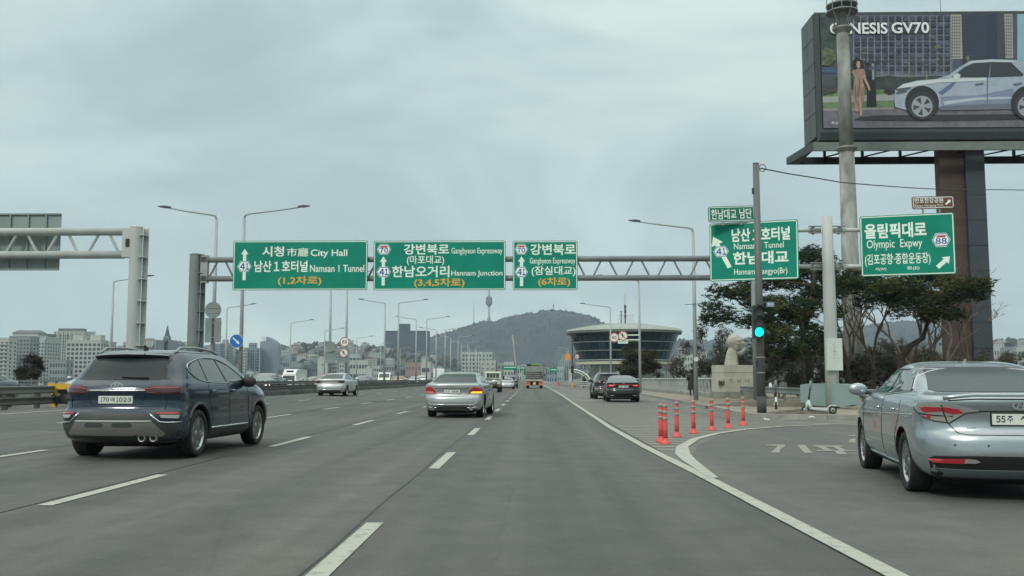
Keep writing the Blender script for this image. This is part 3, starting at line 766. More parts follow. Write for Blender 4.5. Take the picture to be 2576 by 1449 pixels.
    for x in (.42, .58):
        h, _ = project(B, 'rear', x, .34); MB().lathe([(.0001,.04),(.042,.04),(.042,-.03),(.055,-.035),(.055,.10)], 14, 'y', (x, h.y-.005, .335)).build('exhaust_tip', M_galv, t)
    strip(B, t, 'tailgate_trim', [(-.44,1.035),(.44,1.035)], 'rear', M_chrome, .013, .010)
    patch(B, t, 'tailgate_crease', [(-.66,.80),(.66,.80),(.60,.825),(-.60,.825)], 'rear', pm, off=.010)
    badge_h(B, t, 0, 1.11, .098)
    strip(B, t, 'rear_wiper', [(.02,1.225),(.42,1.215)], 'rear', M_black, .012, .02)
    MB().box(-.35,.35,.45,.75,.20,.30).box(-.5,.5,.55,4.3,.18,.24).build('underbody', M_under, t)
    for sx in (-1, 1): # roof rails
        MB().tube([(sx*.60,.78,1.62),(sx*.60,.95,1.695),(sx*.60,1.5,1.715),(sx*.59,2.2,1.69),(sx*.57,2.6,1.63)], .020, 8).build('roof_rail', M_galv if pm is P_navy else M_white_steel, t, smooth=True)
    MB().prism([(0,0),(.16,0),(.03,.075),(0,.08)], -.012, .012, 'x').build('roof_antenna', M_black, t, loc=(0,1.0,1.66))
    for sx in (-1, 1): mirror(t, sx*1.0, 2.95, 1.16, M_black if pm is P_navy else pm, 1.15)
    wheels(t, (.97, 3.735), 1.66, .365, spokes=5, rimm=wheel_m or M_rim)
    return t, B
suv, B = make_suv(P_navy, True, None, 'suv', 'dark navy suv with silver roof rails, nearest vehicle on the left', 'suv')
pl = number_plate(B, suv, '170', -.262, .262, .845, .955, splits=[('170', .06, .32), ('매', .36, .48), ('1023', .53, .96)])
patch(B, suv, 'windscreen', [(-.7,1.2),(.7,1.2),(.52,1.6),(-.52,1.6)], 'front', M_glass)
strip(B, suv, 'plate_recess_line', [(-.45,.985),(-.38,.83),(.38,.83),(.45,.985)], 'rear', M_seam, .003, .001)
place(suv, -6.2, 14.15, -3.0)

# ---------------- sedans
def sedan_levels(Lc=4.855, W=.93, H=1.475, trunk=1.07, glass_run=.95, deck=.55, lip=.03):
    k = W/.93; s_ = Lc/4.855
    return [(.20,.40,4.45*s_,.72*k,.3,.5),(.27,.12,4.72*s_,.84*k,.45,.7),(.38,.04,4.82*s_,.90*k,.55,.8),(.50,.0,4.855*s_,.925*k,.6,.85),(.62,.01,4.85*s_,.93*k,.6,.85),(.69,.04,4.82*s_,.93*k,.6,.85),(.72,.07,4.78*s_,.93*k,.58,.85),
            (.82,.09,4.68*s_,.925*k,.56,.85),(.92,.07,4.5*s_,.915*k,.54,.9),(trunk-.07,lip,4.25*s_,.895*k,.50,.9),(trunk-.03,lip+.01,4.05*s_,.875*k,.48,.9),(trunk-.005,lip+.08,3.85*s_,.855*k,.44,.8),
            (trunk+.012,deck*.7,3.68*s_,.825*k,.25,.6),(trunk+.035,deck,3.55*s_,.80*k,.22,.4),(trunk+.12,deck+glass_run*.26,3.28*s_,.755*k,.24,.35),(trunk+.22,deck+glass_run*.60,3.04*s_,.70*k,.26,.35),
            (H-.10,deck+glass_run*.93,2.82*s_,.655*k,.28,.35),(H-.055,deck+glass_run*1.14,2.70*s_,.60*k,.25,.3),(H-.022,deck+glass_run*1.32,2.58*s_,.50*k,.2,.2),(H-.006,deck+glass_run*1.45,2.48*s_,.36*k,.1,.1),(H,deck+glass_run*1.55,2.38*s_,.15*k,.05,.05)]
def sedan(label, pm, cfg, detail=True, name='sedan', cat='car'):
    t = thing(name, label, cat); lv = cfg['lv']; B = Body(lv, 1.3 if detail else .6, nr=21 if detail else 11, nf=11 if detail else 9)
    H = max(r_[0] for r_ in lv); tr = cfg['trunk']; k = cfg.get('k', 1.0); L_ = cfg['L']; wb = cfg['wb']; ra = cfg['ra']; wr = cfg.get('wr', .335)
    B.make(t, pm, [(ra, wr),(ra+wb, wr)] if detail else [], wr+.055)
    z0 = tr+.045; z1 = H-.085
    a, c = .735*k, .565*k
    patch(B, t, 'rear_window', [(-a,z0+.01),(-a+.06,z0-.012),(a-.06,z0-.012),(a,z0+.01),(c+.02,z1-.03),(c-.05,z1),(-c+.05,z1),(-c-.02,z1-.03)], 'rear', cfg.get('rg', M_rglass), smooth=0, step=.05)
    if cfg.get('front', True):
        patch(B, t, 'windscreen', [(-.74*k,tr+.03),(.74*k,tr+.03),(.56*k,H-.09),(-.56*k,H-.09)], 'front', M_glass, step=.08)
    ys0 = cfg.get('c_pillar', 1.02); yf = cfg.get('a_base', L_*.735)
    zt = H-.105
    SG = [(ys0+.02,tr+.03),(ys0-.02,tr+.07),(ys0+.22,zt-.05),(ys0+.42,zt),(ys0+1.25,zt+.012),(yf-1.0,zt-.03),(yf-.45,tr+.2),(yf,tr-.005),(ys0+.9,tr-.02)]
    for ax in ('right','left'):
        patch(B, t, 'side_window_surround', SG, ax, M_black, off=.003, step=.08)
        bp = ys0+1.10
        patch(B, t, 'side_window', [(ys0+.06,tr+.04),(ys0+.05,tr+.07),(ys0+.26,zt-.06),(ys0+.45,zt-.02),(bp-.12,zt-.015),(bp-.03,tr),(ys0+.8,tr)], ax, M_glass, off=.008, step=.08)
        patch(B, t, 'side_window', [(bp+.04,tr+.005),(bp-.04,zt-.015),(bp+.2,zt-.02),(yf-1.0,zt-.05),(yf-.45,tr+.17),(yf-.12,tr+.01)], ax, M_glass, off=.008, step=.08)
        if detail:
            strip(B, t, 'window_trim', [(ys0+.02,tr+.03),(ys0-.02,tr+.07),(ys0+.22,zt-.05),(ys0+.42,zt),(ys0+1.25,zt+.012),(yf-1.0,zt-.03)], ax, M_chrome, .007, .005)
            strip(B, t, 'window_trim', [(ys0+.02,tr+.03),(ys0+.9,tr-.02),(yf,tr-.005)], ax, M_chrome, .007, .005)
            for y in (ys0+.30, bp+.10):
                strip(B, t, 'door_handle', [(y,.90),(y+.20,.905)], ax, M_chrome, .015, .022)
            for pts in ([(bp,tr-.02),(bp+.02,.6),(bp+.02,.28)], [(ys0+.12,tr),(ys0+.12,.85),(ra+.36,.62),(ra+.42,.30)], [(yf-.05,tr-.02),(yf-.02,.6),(yf-.02,.3)]): strip(B, t, 'door_gap', pts, ax, M_seam, .0035, .001)
            strip(B, t, 'shoulder_crease', [(ra-.5,.87),(yf+.3,.80)], ax, pm, .010, -.002)
            patch(B, t, 'sill', [(ra+.45,.22),(ra+wb-.45,.22),(ra+wb-.45,.31),(ra+.45,.29)], ax, pm, off=.015)
            patch(B, t, 'fuel_flap', [(ra+.02,.82),(ra+.16,.82),(ra+.16,.93),(ra+.02,.93)], ax, pm, off=.002) if ax == 'left' else None
    if detail:
        for s_ in (-1, 1):
            strip(B, t, 'boot_gap', [(s_*a,tr+.0),(s_*(a-.02),tr-.06)], 'rear', M_seam, .004, .001)
        MB().prism([(0,0),(.15,0),(.03,.06),(0,.065)], -.012, .012, 'x').build('roof_antenna', pm, t, loc=(0,cfg.get('ant', 1.62),H-.045))
    for sx in (-1, 1): mirror(t, sx*(.99*k), yf-.12, tr+.03, pm, 1.0 if detail else .9)
    wheels(t, (ra, ra+wb), 1.60*k, wr, spokes=cfg.get('spokes', 5), detail=detail, twin=cfg.get('twin', True))
    MB().box(-.6,.6,.5,L_-.4,.15,.24).build('underbody', M_under, t)
    return t, B
# blue-grey sedan at the right edge
cfg = dict(lv=sedan_levels(4.855, .9325, 1.475, 1.085, 1.15, .46, .03), trunk=1.085, L=4.855, wb=2.805, ra=1.08, wr=.335, c_pillar=1.10, ant=1.95, spokes=5)
car, B = sedan('blue grey sedan at the right edge turning into the ramp, seen from behind', P_bluegrey, cfg)
for s_ in (-1, 1):
    lp = patch(B, car, 'tail_lamp', [(s_*x, z) for x, z in [(.36,.925),(.45,.945),(.60,.985),(.76,1.005),(.895,1.0),(.91,.93),(.86,.86),(.76,.815),(.64,.80),(.56,.86),(.50,.905)]], 'rear', M_clear, off=.008, step=.04)
    patch(B, lp, 'red_lens', [(s_*x, z) for x, z in [(.52,.905),(.56,.945),(.68,.965),(.70,.92),(.62,.895)]], 'rear', M_tail2, off=.014, step=.04)
    patch(B, lp, 'red_lens', [(s_*x, z) for x, z in [(.74,.92),(.735,.965),(.85,.965),(.87,.93),(.84,.905)]], 'rear', M_tail2, off=.014, step=.04)
    patch(B, lp, 'red_lens', [(s_*x, z) for x, z in [(.80,.84),(.80,.89),(.83,.89),(.83,.85)]], 'rear', M_tail2, off=.014, step=.04)
    strip(B, lp, 'lamp_joint', [(s_*.715,.985),(s_*.69,.90),(s_*.66,.81)], 'rear', M_seam, .006, .010)
    strip(B, lp, 'lamp_bezel', [(s_*x, z) for x, z in [(.36,.925),(.50,.905),(.56,.86),(.64,.80),(.76,.815),(.86,.86),(.91,.93)]], 'rear', M_black, .007, .006)
    ax = 'right' if s_ > 0 else 'left'
    lp2 = patch(B, car, 'tail_lamp', [(.16,.88),(.40,.90),(.52,.955),(.45,.995),(.16,1.0)], ax, M_clear, off=.008, step=.04)
    patch(B, lp2, 'red_lens', [(.16,.92),(.34,.93),(.38,.955),(.16,.965)], ax, M_tail2, off=.013, step=.04)
    strip(B, lp2, 'lamp_bezel', [(.16,.87),(.40,.89),(.53,.955)], ax, M_black, .008, .006)
    rf = patch(B, car, 'reflector', [(s_*x, z) for x, z in [(.44,.415),(.52,.40),(.80,.395),(.84,.43),(.50,.445)]], 'rear', M_tail2, off=.018)
    patch(B, rf, 'clear_lens', [(s_*x, z) for x, z in [(.40,.42),(.44,.44),(.53,.445),(.54,.405),(.44,.405)]], 'rear', M_clear, off=.020)
    strip(B, car, 'boot_gap', [(s_*.70,1.0),(s_*.66,.80),(s_*.58,.70),(s_*.50,.685),(0,.685)], 'rear', M_seam, .005, .001)
patch(B, car, 'lower_bumper', [(-.84,.43),(-.80,.46),(-.45,.475),(.45,.475),(.80,.46),(.84,.43),(.80,.27),(.70,.24),(-.70,.24),(-.80,.27)], 'rear', M_black, off=.005)
patch(B, car, 'diffuser', [(-.78,.335),(.78,.335),(.70,.255),(-.70,.255)], 'rear', mat('grey_diffuser', (.16,.19,.20), .4, .3, 0), off=.014)
strip(B, car, 'boot_spoiler', [(-.70,1.055),(-.4,1.08),(.4,1.08),(.70,1.055)], 'rear', P_bluegrey, .024, .008)
strip(B, car, 'spoiler_shadow_strip', [(-.66,1.032),(-.4,1.048),(.4,1.048),(.66,1.032)], 'rear', M_seam, .007, .004)  # dark strip laid on as the shade beneath the boot spoiler
strip(B, car, 'boot_lip', [(-.40,.925),(.40,.925)], 'rear', M_seam, .006, .001)
badge_h(B, car, 0, .985, .085)
number_plate(B, car, '55', -.262, .262, .79, .90, frame=M_black, splits=[('55', .07, .24), ('주', .27, .38), ('40', .50, .70), ('1', .74, .78)])
letter(car, 'SONATA', -.50, -.36, .745, .765, M_chrome, y=project(B, 'rear', -.43, .755)[0].y-.004, bold=.01, name='model_badge')
for x in (-.62,-.32,.32,.62): 
    h, _ = project(B, 'rear', x, .58); MB().lathe([(.012,-.004),(.012,.01)], 8, 'y', tuple(h)).build('parking_sensor', M_clad, car)
place(car, 4.93, 9.8, -9.5)
sonata = car

# silver executive sedan in the middle lane
cfg = dict(lv=sedan_levels(5.16, .945, 1.495, 1.11, .98, .62, .06), trunk=1.11, L=5.16, wb=3.045, ra=1.14, wr=.35, c_pillar=1.28, ant=1.75, k=1.01)
car, B = sedan('silver executive sedan with its right indicator lit, in the middle lane', P_silver, cfg)
for s_ in (-1, 1):
    lp = patch(B, car, 'tail_lamp', [(s_*x, z) for x, z in [(.48,.775),(.60,.875),(.68,.965),(.72,1.005),(.80,1.0),(.88,.96),(.93,.90),(.935,.80),(.90,.775)]], 'rear', M_tail2, off=.008, step=.05)
    patch(B, lp, 'lamp_lens', [(s_*x, z) for x, z in [(.58,.79),(.92,.79),(.925,.85),(.64,.85)]], 'rear', M_amber if s_ > 0 else M_tailpink, off=.014, step=.05)
    ax = 'right' if s_ > 0 else 'left'
    patch(B, car, 'tail_lamp', [(.15,.78),(.42,.82),(.52,.90),(.40,.95),(.15,.98)], ax, M_tail2, off=.008, step=.05)
    MB().lathe([(.001,-.02),(.055,-.02),(.06,.1)], 14, 'y', (s_*.62, .06, .30)).build('exhaust_tip', M_chrome, car)
    strip(B, car, 'boot_gap', [(s_*.70,1.0),(s_*.52,.80),(s_*.46,.70),(0,.69)], 'rear', M_seam, .005, .001)
    strip(B, car, 'exhaust_surround', [(s_*.48,.33),(s_*.78,.345)], 'rear', M_chrome, .02, .01)
strip(B, car, 'boot_trim', [(-.56,.945),(.56,.945)], 'rear', M_dark, .008, .004)
strip(B, car, 'bumper_highlight', [(-.80,.50),(-.70,.44),(0,.43),(.70,.44),(.80,.50)], 'rear', M_chrome, .012, .008)
patch(B, car, 'lower_bumper', [(-.66,.385),(.66,.385),(.62,.29),(-.62,.29)], 'rear', M_clad, off=.006, step=.04)
number_plate(B, car, '', -.262, .262, .79, .905, frame=M_black, splits=[('55사', .08, .38), ('6836', .50, .92)])
pz = 1.03; h, _ = project(B, 'rear', 0, 1.01)
b = MB(); y = h.y-.012
for sx in (-1, 1): b.add([(sx*.012,y,.975),(sx*.03,y,.985),(sx*.055,y,1.045),(sx*.03,y,1.03),(sx*.028,y,1.0)], [(0,1,2,3,4)])
b.build('badge', M_dark, car)
place(car, -2.55, 30.9, -3.4)
# silver sedan by the median
cfg = dict(lv=sedan_levels(4.82, .9175, 1.47, 1.06, 1.15, .42, .03), trunk=1.06, L=4.82, wb=2.795, ra=1.06, wr=.33, c_pillar=1.05, ant=1.9)
car, B = sedan('silver sedan driving close to the median barrier, ahead of the navy suv', paint('pale_silver_paint', (.52,.56,.54), .5, .3), cfg)
for s_ in (-1, 1):
    patch(B, car, 'tail_lamp', [(s_*x, z) for x, z in [(.50,.86),(.62,.93),(.80,.95),(.88,.90),(.88,.83),(.70,.82)]], 'rear', M_tail, off=.008, step=.05)
    patch(B, car, 'tail_lamp', [(.15,.84),(.42,.86),(.54,.93),(.40,.95),(.15,.95)], 'right' if s_ > 0 else 'left', M_tail, off=.008, step=.05)
number_plate(B, car, '', -.262, .262, .79, .895, m=mat('plate_greyed', (.40,.44,.40), .5, 0, 0))
strip(B, car, 'bumper_line', [(-.75,.42),(0,.39),(.75,.42)], 'rear', M_chrome, .016, .006)
patch(B, car, 'lower_bumper', [(-.72,.36),(.72,.36),(.66,.24),(-.66,.24)], 'rear', M_clad, off=.004)
place(car, -12.75, 60.5, -2.5)
# black sedan braking in the lay-by
cfg = dict(lv=sedan_levels(4.93, .93, 1.47, 1.10, 1.1, .5, .03), trunk=1.10, L=4.93, wb=2.85, ra=1.1, wr=.34, c_pillar=1.15, ant=1.85, rg=mat('green_grey_glass', (.10,.135,.13), .15, 0, 0, spec=.8))
car, B = sedan('black sedan with glowing red light bar, stopped beside the kerb', P_black, cfg)
strip(B, car, 'light_bar', [(-.62,.945),(.62,.945)], 'rear', M_tail2, .022, .008)
for s_ in (-1, 1):
    lp = patch(B, car, 'tail_lamp', [(s_*x, z) for x, z in [(.38,.93),(.50,.97),(.90,.96),(.90,.88),(.70,.84),(.55,.86)]], 'rear', M_tail2, off=.008, step=.05)
    patch(B, lp, 'lit_lens', [(s_*x, z) for x, z in [(.50,.89),(.55,.95),(.80,.94),(.74,.88)]], 'rear', M_brake, off=.014, step=.05)
    strip(B, car, 'exhaust_surround', [(s_*.50,.36),(s_*.74,.37)], 'rear', M_chrome, .018, .008)
number_plate(B, car, '', -.262, .262, .80, .91, m=M_white, splits=[('158', .08, .35), ('2096', .5, .92)])
strip(B, car, 'bumper_line', [(-.72,.25),(.5,.25)], 'rear', M_galv, .016, .006)
strip(B, car, 'bumper_line', [(-.85,.50),(.4,.52)], 'rear', M_clad, .012, .006)
MB().box(-.05,.05,-.001,.01,1.02,1.05).build('badge', M_chrome, car)
place(car, 5.05, 52.6, -1.5)
t, B = make_suv(paint('dark_grey_paint', (.022,.028,.036), .3, .25), True, M_rimd, 'suv', 'black suv stopped just ahead of the black sedan by the kerb', 'suv')
place(t, 4.95, 60.5, 1.0)

# ---------------- lorries and pickup
def simple_wheel(parent, x, y, r_=.36, wd=.22): return make_wheel(parent, x, y, r_, wd, detail=False, rimm=M_galv)
def pickup():
    t = thing('pickup_truck', 'small cream pickup truck with an open flatbed, ahead in the next lane', 'pickup truck')
    b = MB().prism([(3.2,.55),(4.9,.55),(4.95,.9),(4.6,1.35),(4.2,1.90),(4.0,1.97),(3.3,1.97),(3.2,1.9)], -.80, .80, 'x'); b.build('cab', P_cream, t)
    MB().box(-.60,.60,3.185,3.2,1.38,1.80).build('rear_window', M_glass, t)
    for x in (-.3, 0, .3): MB().box(x-.02,x+.02,3.13,3.17,1.32,1.86).build('cab_guard_bar', P_cream, t)
    MB().box(-.70,.70,3.13,3.17,1.83,1.90).build('cab_guard_rail', P_cream, t)
    MB().box(-.85,.85,.0,3.1,.78,.86).build('load_bed', P_cream, t)
    o = MB().box(-.86,.86,-.03,.0,.78,1.14).box(-.86,.86,-.045,-.03,1.10,1.14).box(-.86,.86,-.045,-.03,.78,.82).build('tailgate', P_cream, t)
    letter(o, '기아', -.42, .38, .90, 1.0, M_galv, y=-.047, bold=0, name='faded_lettering')
    for s_ in (-1, 1):
        MB().box(s_*.86-.02, s_*.86+.02, 0, 3.1, .78, 1.14).build('side_board', P_cream, t)
        o = MB().box(s_*.68-.15, s_*.68+.15, -.02, .04, .52, .68).build('tail_lamp', M_tail, t)
        MB().box(s_*.82-.05, s_*.82+.05, -.03, -.02, .54, .66).build('clear_lens', M_clear, o)
    b = MB().box(-.78,.78,.3,2.9,1.0,1.18); b.prism([(-.78,1.18),(.78,1.18),(.7,1.30),(.2,1.24),(-.3,1.33),(-.7,1.26)], .4, 2.8, 'y'); b.build('tarpaulin', mat('green_tarpaulin', (.10,.16,.13), .8, 0, .2), t)
    MB().box(-.17,.17,-.04,.02,.55,.70).build('number_plate', M_plate_y, t)
    MB().box(-.75,.75,.1,4.8,.35,.55).build('chassis', M_under, t)
    for s_ in (-1, 1):
        for y in (.9, 4.0): simple_wheel(t, s_*.72, y, .33, .24)
        MB().box(s_*1.0-.09, s_*1.0+.09, 4.2, 4.27, 1.25, 1.55).build('wing_mirror', M_black, t)
    return t
place(pickup(), -3.85, 91.5, -1.5)
def lorry():
    t = thing('lorry', 'grey tarpaulin covered lorry carrying green goods on its roof, ahead in our lane', 'lorry')
    MB().box(-1.12,1.12,5.2,6.9,.6,2.6).build('cab', P_white, t)
    MB().box(-1.2,1.2,0,5.1,1.12,1.3).build('load_bed', mat('lorry_bed_yellow', (.30,.30,.24), .6, 0, .2), t)
    bag = mat('grey_tarpaulin', (.14,.145,.13), .85, 0, .25, 1.5, .6, 4); tp = mat('pale_tarpaulin', (.22,.245,.22), .8, 0, .2, 1.2, .6, 4)
    MB().prism([(-1.22,1.3),(1.22,1.3),(1.24,2.4),(1.12,3.05),(-1.15,3.0),(-1.22,2.4)], .15, 5.0, 'y').build('tarpaulin', tp, t)
    for i, z in enumerate((1.34,1.60,1.86,2.12)):
        MB().tube([(-1.15+.05*i,.10,z+.12),(-.3,.0,z+.10),(.4,.02,z+.13),(1.15-.05*i,.10,z+.12)], .15, 8).build('grey_bundle', bag, t, smooth=True)
    for x, z, c, w_, h_ in ((-.75,3.05,'black_bundle',.55,.3),(.1,3.05,'green_bundle',.9,.35),(.55,3.05,'green_bundle',.5,.28)):
        MB().tube([(x-w_/2,1,z+.12),(x,.9,z+h_*.55),(x+w_/2,1,z+.12)], h_/2, 8).build(c, M_black if 'black' in c else mat('green_bale', (.11,.24,.06), .8, 0, .4, 2), t, smooth=True)
    MB().box(-1.15,1.15,-.02,.05,1.0,1.14).build('tail_board', mat('tail_board_cream', (.42,.42,.33), .6, 0, .1), t)
    for s_ in (-1, 1):
        MB().box(s_*.85-.28, s_*.85+.28, -.06, 0, .62, .92).build('tail_lamp', mat('faded_orange_lamp', (.42,.13,.07), .4, 0, .3, 6), t)
        o = MB().box(s_*.85-.28, s_*.85+.28, -.06, 0, .42, .60).build('reflective_panel', mat('orange_reflector', (.6,.22,.10), .4, 0, .3, 8), t)
        MB().box(s_*1.3-.1, s_*1.3+.1, 6.3, 6.38, 1.8, 2.5).build('wing_mirror', M_black, t)
        for y in (1.0, 5.9): simple_wheel(t, s_*.92, y, .42, .38)
    MB().box(-.17,.17,-.08,-.03,.50,.86).build('number_plate', M_plate_y, t)
    MB().box(-1.0,1.0,.05,6.5,.45,1.1).build('chassis', M_under, t)
    return t
place(lorry(), .45, 131, 0)
cfgW = dict(lv=sedan_levels(4.7, .91, 1.45, 1.06, 1.1, .45, .03), trunk=1.06, L=4.7, wb=2.8, ra=1.0, wr=.33, c_pillar=1.05)
car, B = sedan('white coupe like sedan between the cream pickup and the lorry', P_white, cfgW, False)
for s_ in (-1, 1): patch(B, car, 'tail_lamp', [(s_*.55,.84),(s_*.62,.90),(s_*.86,.93),(s_*.86,.82)], 'rear', M_tail, off=.008)
number_plate(B, car, '', -.26, .26, .76, .87)
place(car, -3.1, 121, -1.0)
dk, Bd = make_suv(P_black, True, M_rimd, 'suv', 'small dark suv just left of the tarpaulin covered lorry', 'suv')
place(dk, -2.95, 141, -.5)

# ---------------- oncoming traffic beyond the median
def front_bits(B, t, lit, k=1.0, zl=.62):
    for s_ in (-1, 1):
        patch(B, t, 'headlamp', [(s_*.52*k,zl),(s_*.60*k,zl+.12),(s_*.88*k,zl+.15),(s_*.86*k,zl)], 'front', lit, off=.01)
    patch(B, t, 'grille', [(-.40,.48),(.40,.48),(.45,.66),(-.45,.66)], 'front', M_black, off=.008)
def oncoming(kind, label, pm, X, Yfront, lit=M_headoff, group=None):
    if kind == 'sedan':
        t, B = sedan(label, pm, cfgW, False); L_ = 4.7; front_bits(B, t, lit)
    elif kind == 'suv':
        t = thing('suv', label, 'suv'); B = Body([tuple(r_) for r_ in SUV], .6, nr=11, nf=9); B.make(t, pm, [], 0); L_ = 4.77
        patch(B, t, 'windscreen', [(-.78,1.2),(.78,1.2),(.58,1.6),(-.58,1.6)], 'front', M_glass, step=.1)
        for ax in ('right','left'): patch(B, t, 'side_window', [(3.2,1.17),(1.0,1.2),(.8,1.4),(1.0,1.48),(2.3,1.53),(2.7,1.42)], ax, M_glass, step=.1)
        for sx in (-1, 1): mirror(t, sx*1.0, 2.95, 1.16, pm)
        wheels(t, (.97,3.735), 1.66, .365, detail=False); front_bits(B, t, lit, zl=.75)
    else:
        t = thing('van', label, 'van'); L_ = 4.9
        b = MB().prism([(0,.35),(4.9,.35),(4.95,.9),(4.55,1.25),(4.0,1.95),(3.7,2.05),(.1,2.05),(0,1.9)], -.85, .85, 'x'); b.build('body', pm, t)
        MB().add([(-.74,4.50,1.33),(.74,4.50,1.33),(.68,4.09,1.88),(-.68,4.09,1.88)], [(0,1,2,3)]).build('windscreen', M_glass, t)
        for s_ in (-1, 1):
            MB().box(s_*.65-.14, s_*.65+.14, 4.9, 4.96, .72, .88).build('headlamp', lit, t); MB().box(s_*.851-.003, s_*.851+.003, 2.7, 4.0, 1.25, 1.8).build('side_window', M_glass, t)
            for y in (.9, 4.0): simple_wheel(t, s_*.74, y)
    # front faces the camera
    t.location = (X, Yfront + L_, camber(X)); t.rotation_euler = (0, 0, R(180))
    if group: t['group'] = group
    return t
G_ = 'oncoming traffic beyond the median barrier'
oncoming('sedan', 'dark grey car at the left edge, its tail just inside the frame', P_grey, -21.6, 34.2, group=G_)
oncoming('sedan', 'pale grey sedan mostly hidden behind the navy suv, beyond the yellow barrier end', P_silver, -18.3, 38.5, group=G_)
oncoming('sedan', 'green grey sedan just right of the navy suv, beyond the barrier', paint('green_grey_paint', (.14,.18,.17), .4, .3), -18.2, 63.5, M_head, group=G_)
oncoming('sedan', 'orange taxi with warm headlamps behind the silver sedan by the median', P_orange, -18.2, 83.5, M_headam, group=G_)
oncoming('sedan', 'dark blue saloon half hidden at the right of the silver sedan by the median', paint('dark_blue_paint', (.03,.045,.07), .4, .3), -18.4, 103, M_headoff, group=G_)
oncoming('van', 'small white van oncoming left of the big dark slab building', P_white, -20.6, 134, M_head, group=G_)
oncoming('sedan', 'distant orange taxi oncoming, right of the small white van', P_orange, -18.6, 133, M_headoff, group=G_)
oncoming('sedan', 'white sedan with lit headlamps oncoming between two lamp posts', P_white, -18.3, 148, M_head, group=G_)
oncoming('suv', 'white suv oncoming left of the silver executive sedan', P_white, -18.2, 158, M_headoff, group=G_)
oncoming('sedan', 'pale distant sedan oncoming right beside the silver executive sedan', P_white, -18.2, 186, M_head, group=G_)
t = oncoming('sedan', 'dark sedan carrying racks, oncoming behind the orange taxi', paint('slate_car_paint', (.04,.05,.06), .4, .3), -22.2, 96, group=G_)
# white box lorry
t = thing('box_lorry', 'white box lorry with black air deflector grille, oncoming beyond the barrier', 'lorry', group=G_)
MB().box(-1.0,1.0,.0,4.6,.7,2.95).build('cargo_box', P_white, t)
MB().prism([(4.7,.5),(6.4,.5),(6.45,1.2),(6.15,2.05),(4.7,2.15)], -.95, .95, 'x').build('cab', P_white, t)
MB().prism([(4.7,2.15),(6.0,2.15),(5.4,2.75),(4.7,2.95)], -.85, .85, 'x').build('air_deflector', P_white, t)
MB().add([(-.82,6.42,1.28),(.82,6.42,1.28),(.78,6.20,1.98),(-.78,6.20,1.98)], [(0,1,2,3)]).build('windscreen', M_glass, t)
MB().box(-.45,.45,5.42,5.68,2.52,2.74).build('deflector_grille', M_black, t)
for s_ in (-1, 1):
    MB().box(s_*.7-.14, s_*.7+.14, 6.38, 6.44, .75, .92).build('headlamp', M_head, t)
    for y in (1.1, 5.5): simple_wheel(t, s_*.8, y, .38, .3)
t.location = (-29.4, 116+5.8, camber(-29.4)); t.rotation_euler = (0, 0, R(180)); t.scale = (.92, .9, .84)
# coach
t = thing('coach', 'pale coach oncoming just left of the silver executive sedan roof', 'bus', group=G_)
MB().prism([(0,.4),(10.5,.4),(10.6,1.4),(10.3,3.1),(10.0,3.2),(0,3.2)], -1.2, 1.2, 'x').build('body', P_white, t)
MB().add([(-1.1,10.62,1.3),(1.1,10.62,1.3),(1.05,10.37,2.6),(-1.05,10.37,2.6)], [(0,1,2,3)]).build('windscreen', M_glass, t)
for s_ in (-1, 1):
    MB().box(s_*1.203-.002, s_*1.203+.002, .6, 9.6, 1.5, 2.6).build('side_window', M_glass, t)
    for y in (2.2, 8.2): simple_wheel(t, s_*1.0, y, .48, .3)
t.location = (-18.8, 196+10.6, camber(-18.8)); t.rotation_euler = (0, 0, R(180))
# ============================================================ SIGN GANTRIES
def rect_sign(parent, px_rect, Y, ref, m, border=M_letter, bw=.035, depth=.06, name='sign_panel', rad=.05, yaw=0):
    """panel from pixel rect at depth Y; returns object + mapping pixel->local"""
    u0, v0, u1, v1 = px_rect
    A = px(u0, (v0+v1)/2, Y); Bp = px(u1, (v0+v1)/2, Y); T = px((u0+u1)/2, v0, Y); Bt = px((u0+u1)/2, v1, Y)
    W = Bp.x-A.x; H = T.z-Bt.z
    b = MB().bevbox(0, W, 0, depth, 0, H, rad)
    o = b.build(name, m, parent, loc=(A.x-ref.x, Y-ref.y-depth, Bt.z-ref.z))
    # border line
    bd = MB(); q = .03
    bd.box(q+rad*.5, W-q-rad*.5, -.003, -.001, q, q+bw).box(q+rad*.5, W-q-rad*.5, -.003, -.001, H-q-bw, H-q).box(q, q+bw, -.003, -.001, q+bw+.001, H-q-bw-.001).box(W-q-bw, W-q, -.003, -.001, q+bw+.001, H-q-bw-.001)
    x = bd.build('sign_border', border, o); x['kind'] = 'stuff'
    def M(u, v): return ((u-u0)/(u1-u0)*W, (v1-v)/(v1-v0)*H)
    return o, M
def L_(o, M, s, u0, v0, u1, v1, m=M_letter, bold=.022):
    x0, z1 = M(u0, v0); x1, z0 = M(u1, v1); return letter(o, s, x0, x1, z0, z1, m, y=-.004, bold=bold)
def arrow_up(o, M, u, v0, v1, w_=9, hw=9, gap=None):
    x, zt = M(u, v0); _, zb = M(u, v1); s_ = abs(M(u+1, v0)[0]-x)
    hh = 14*s_*1.0
    P = [(x-s_*4, zb), (x+s_*4, zb), (x+s_*4, zt-hh), (x+s_*hw, zt-hh), (x, zt), (x-s_*hw, zt-hh), (x-s_*4, zt-hh)]
    plate(o, 'arrow', P, -.004, M_letter, .002)
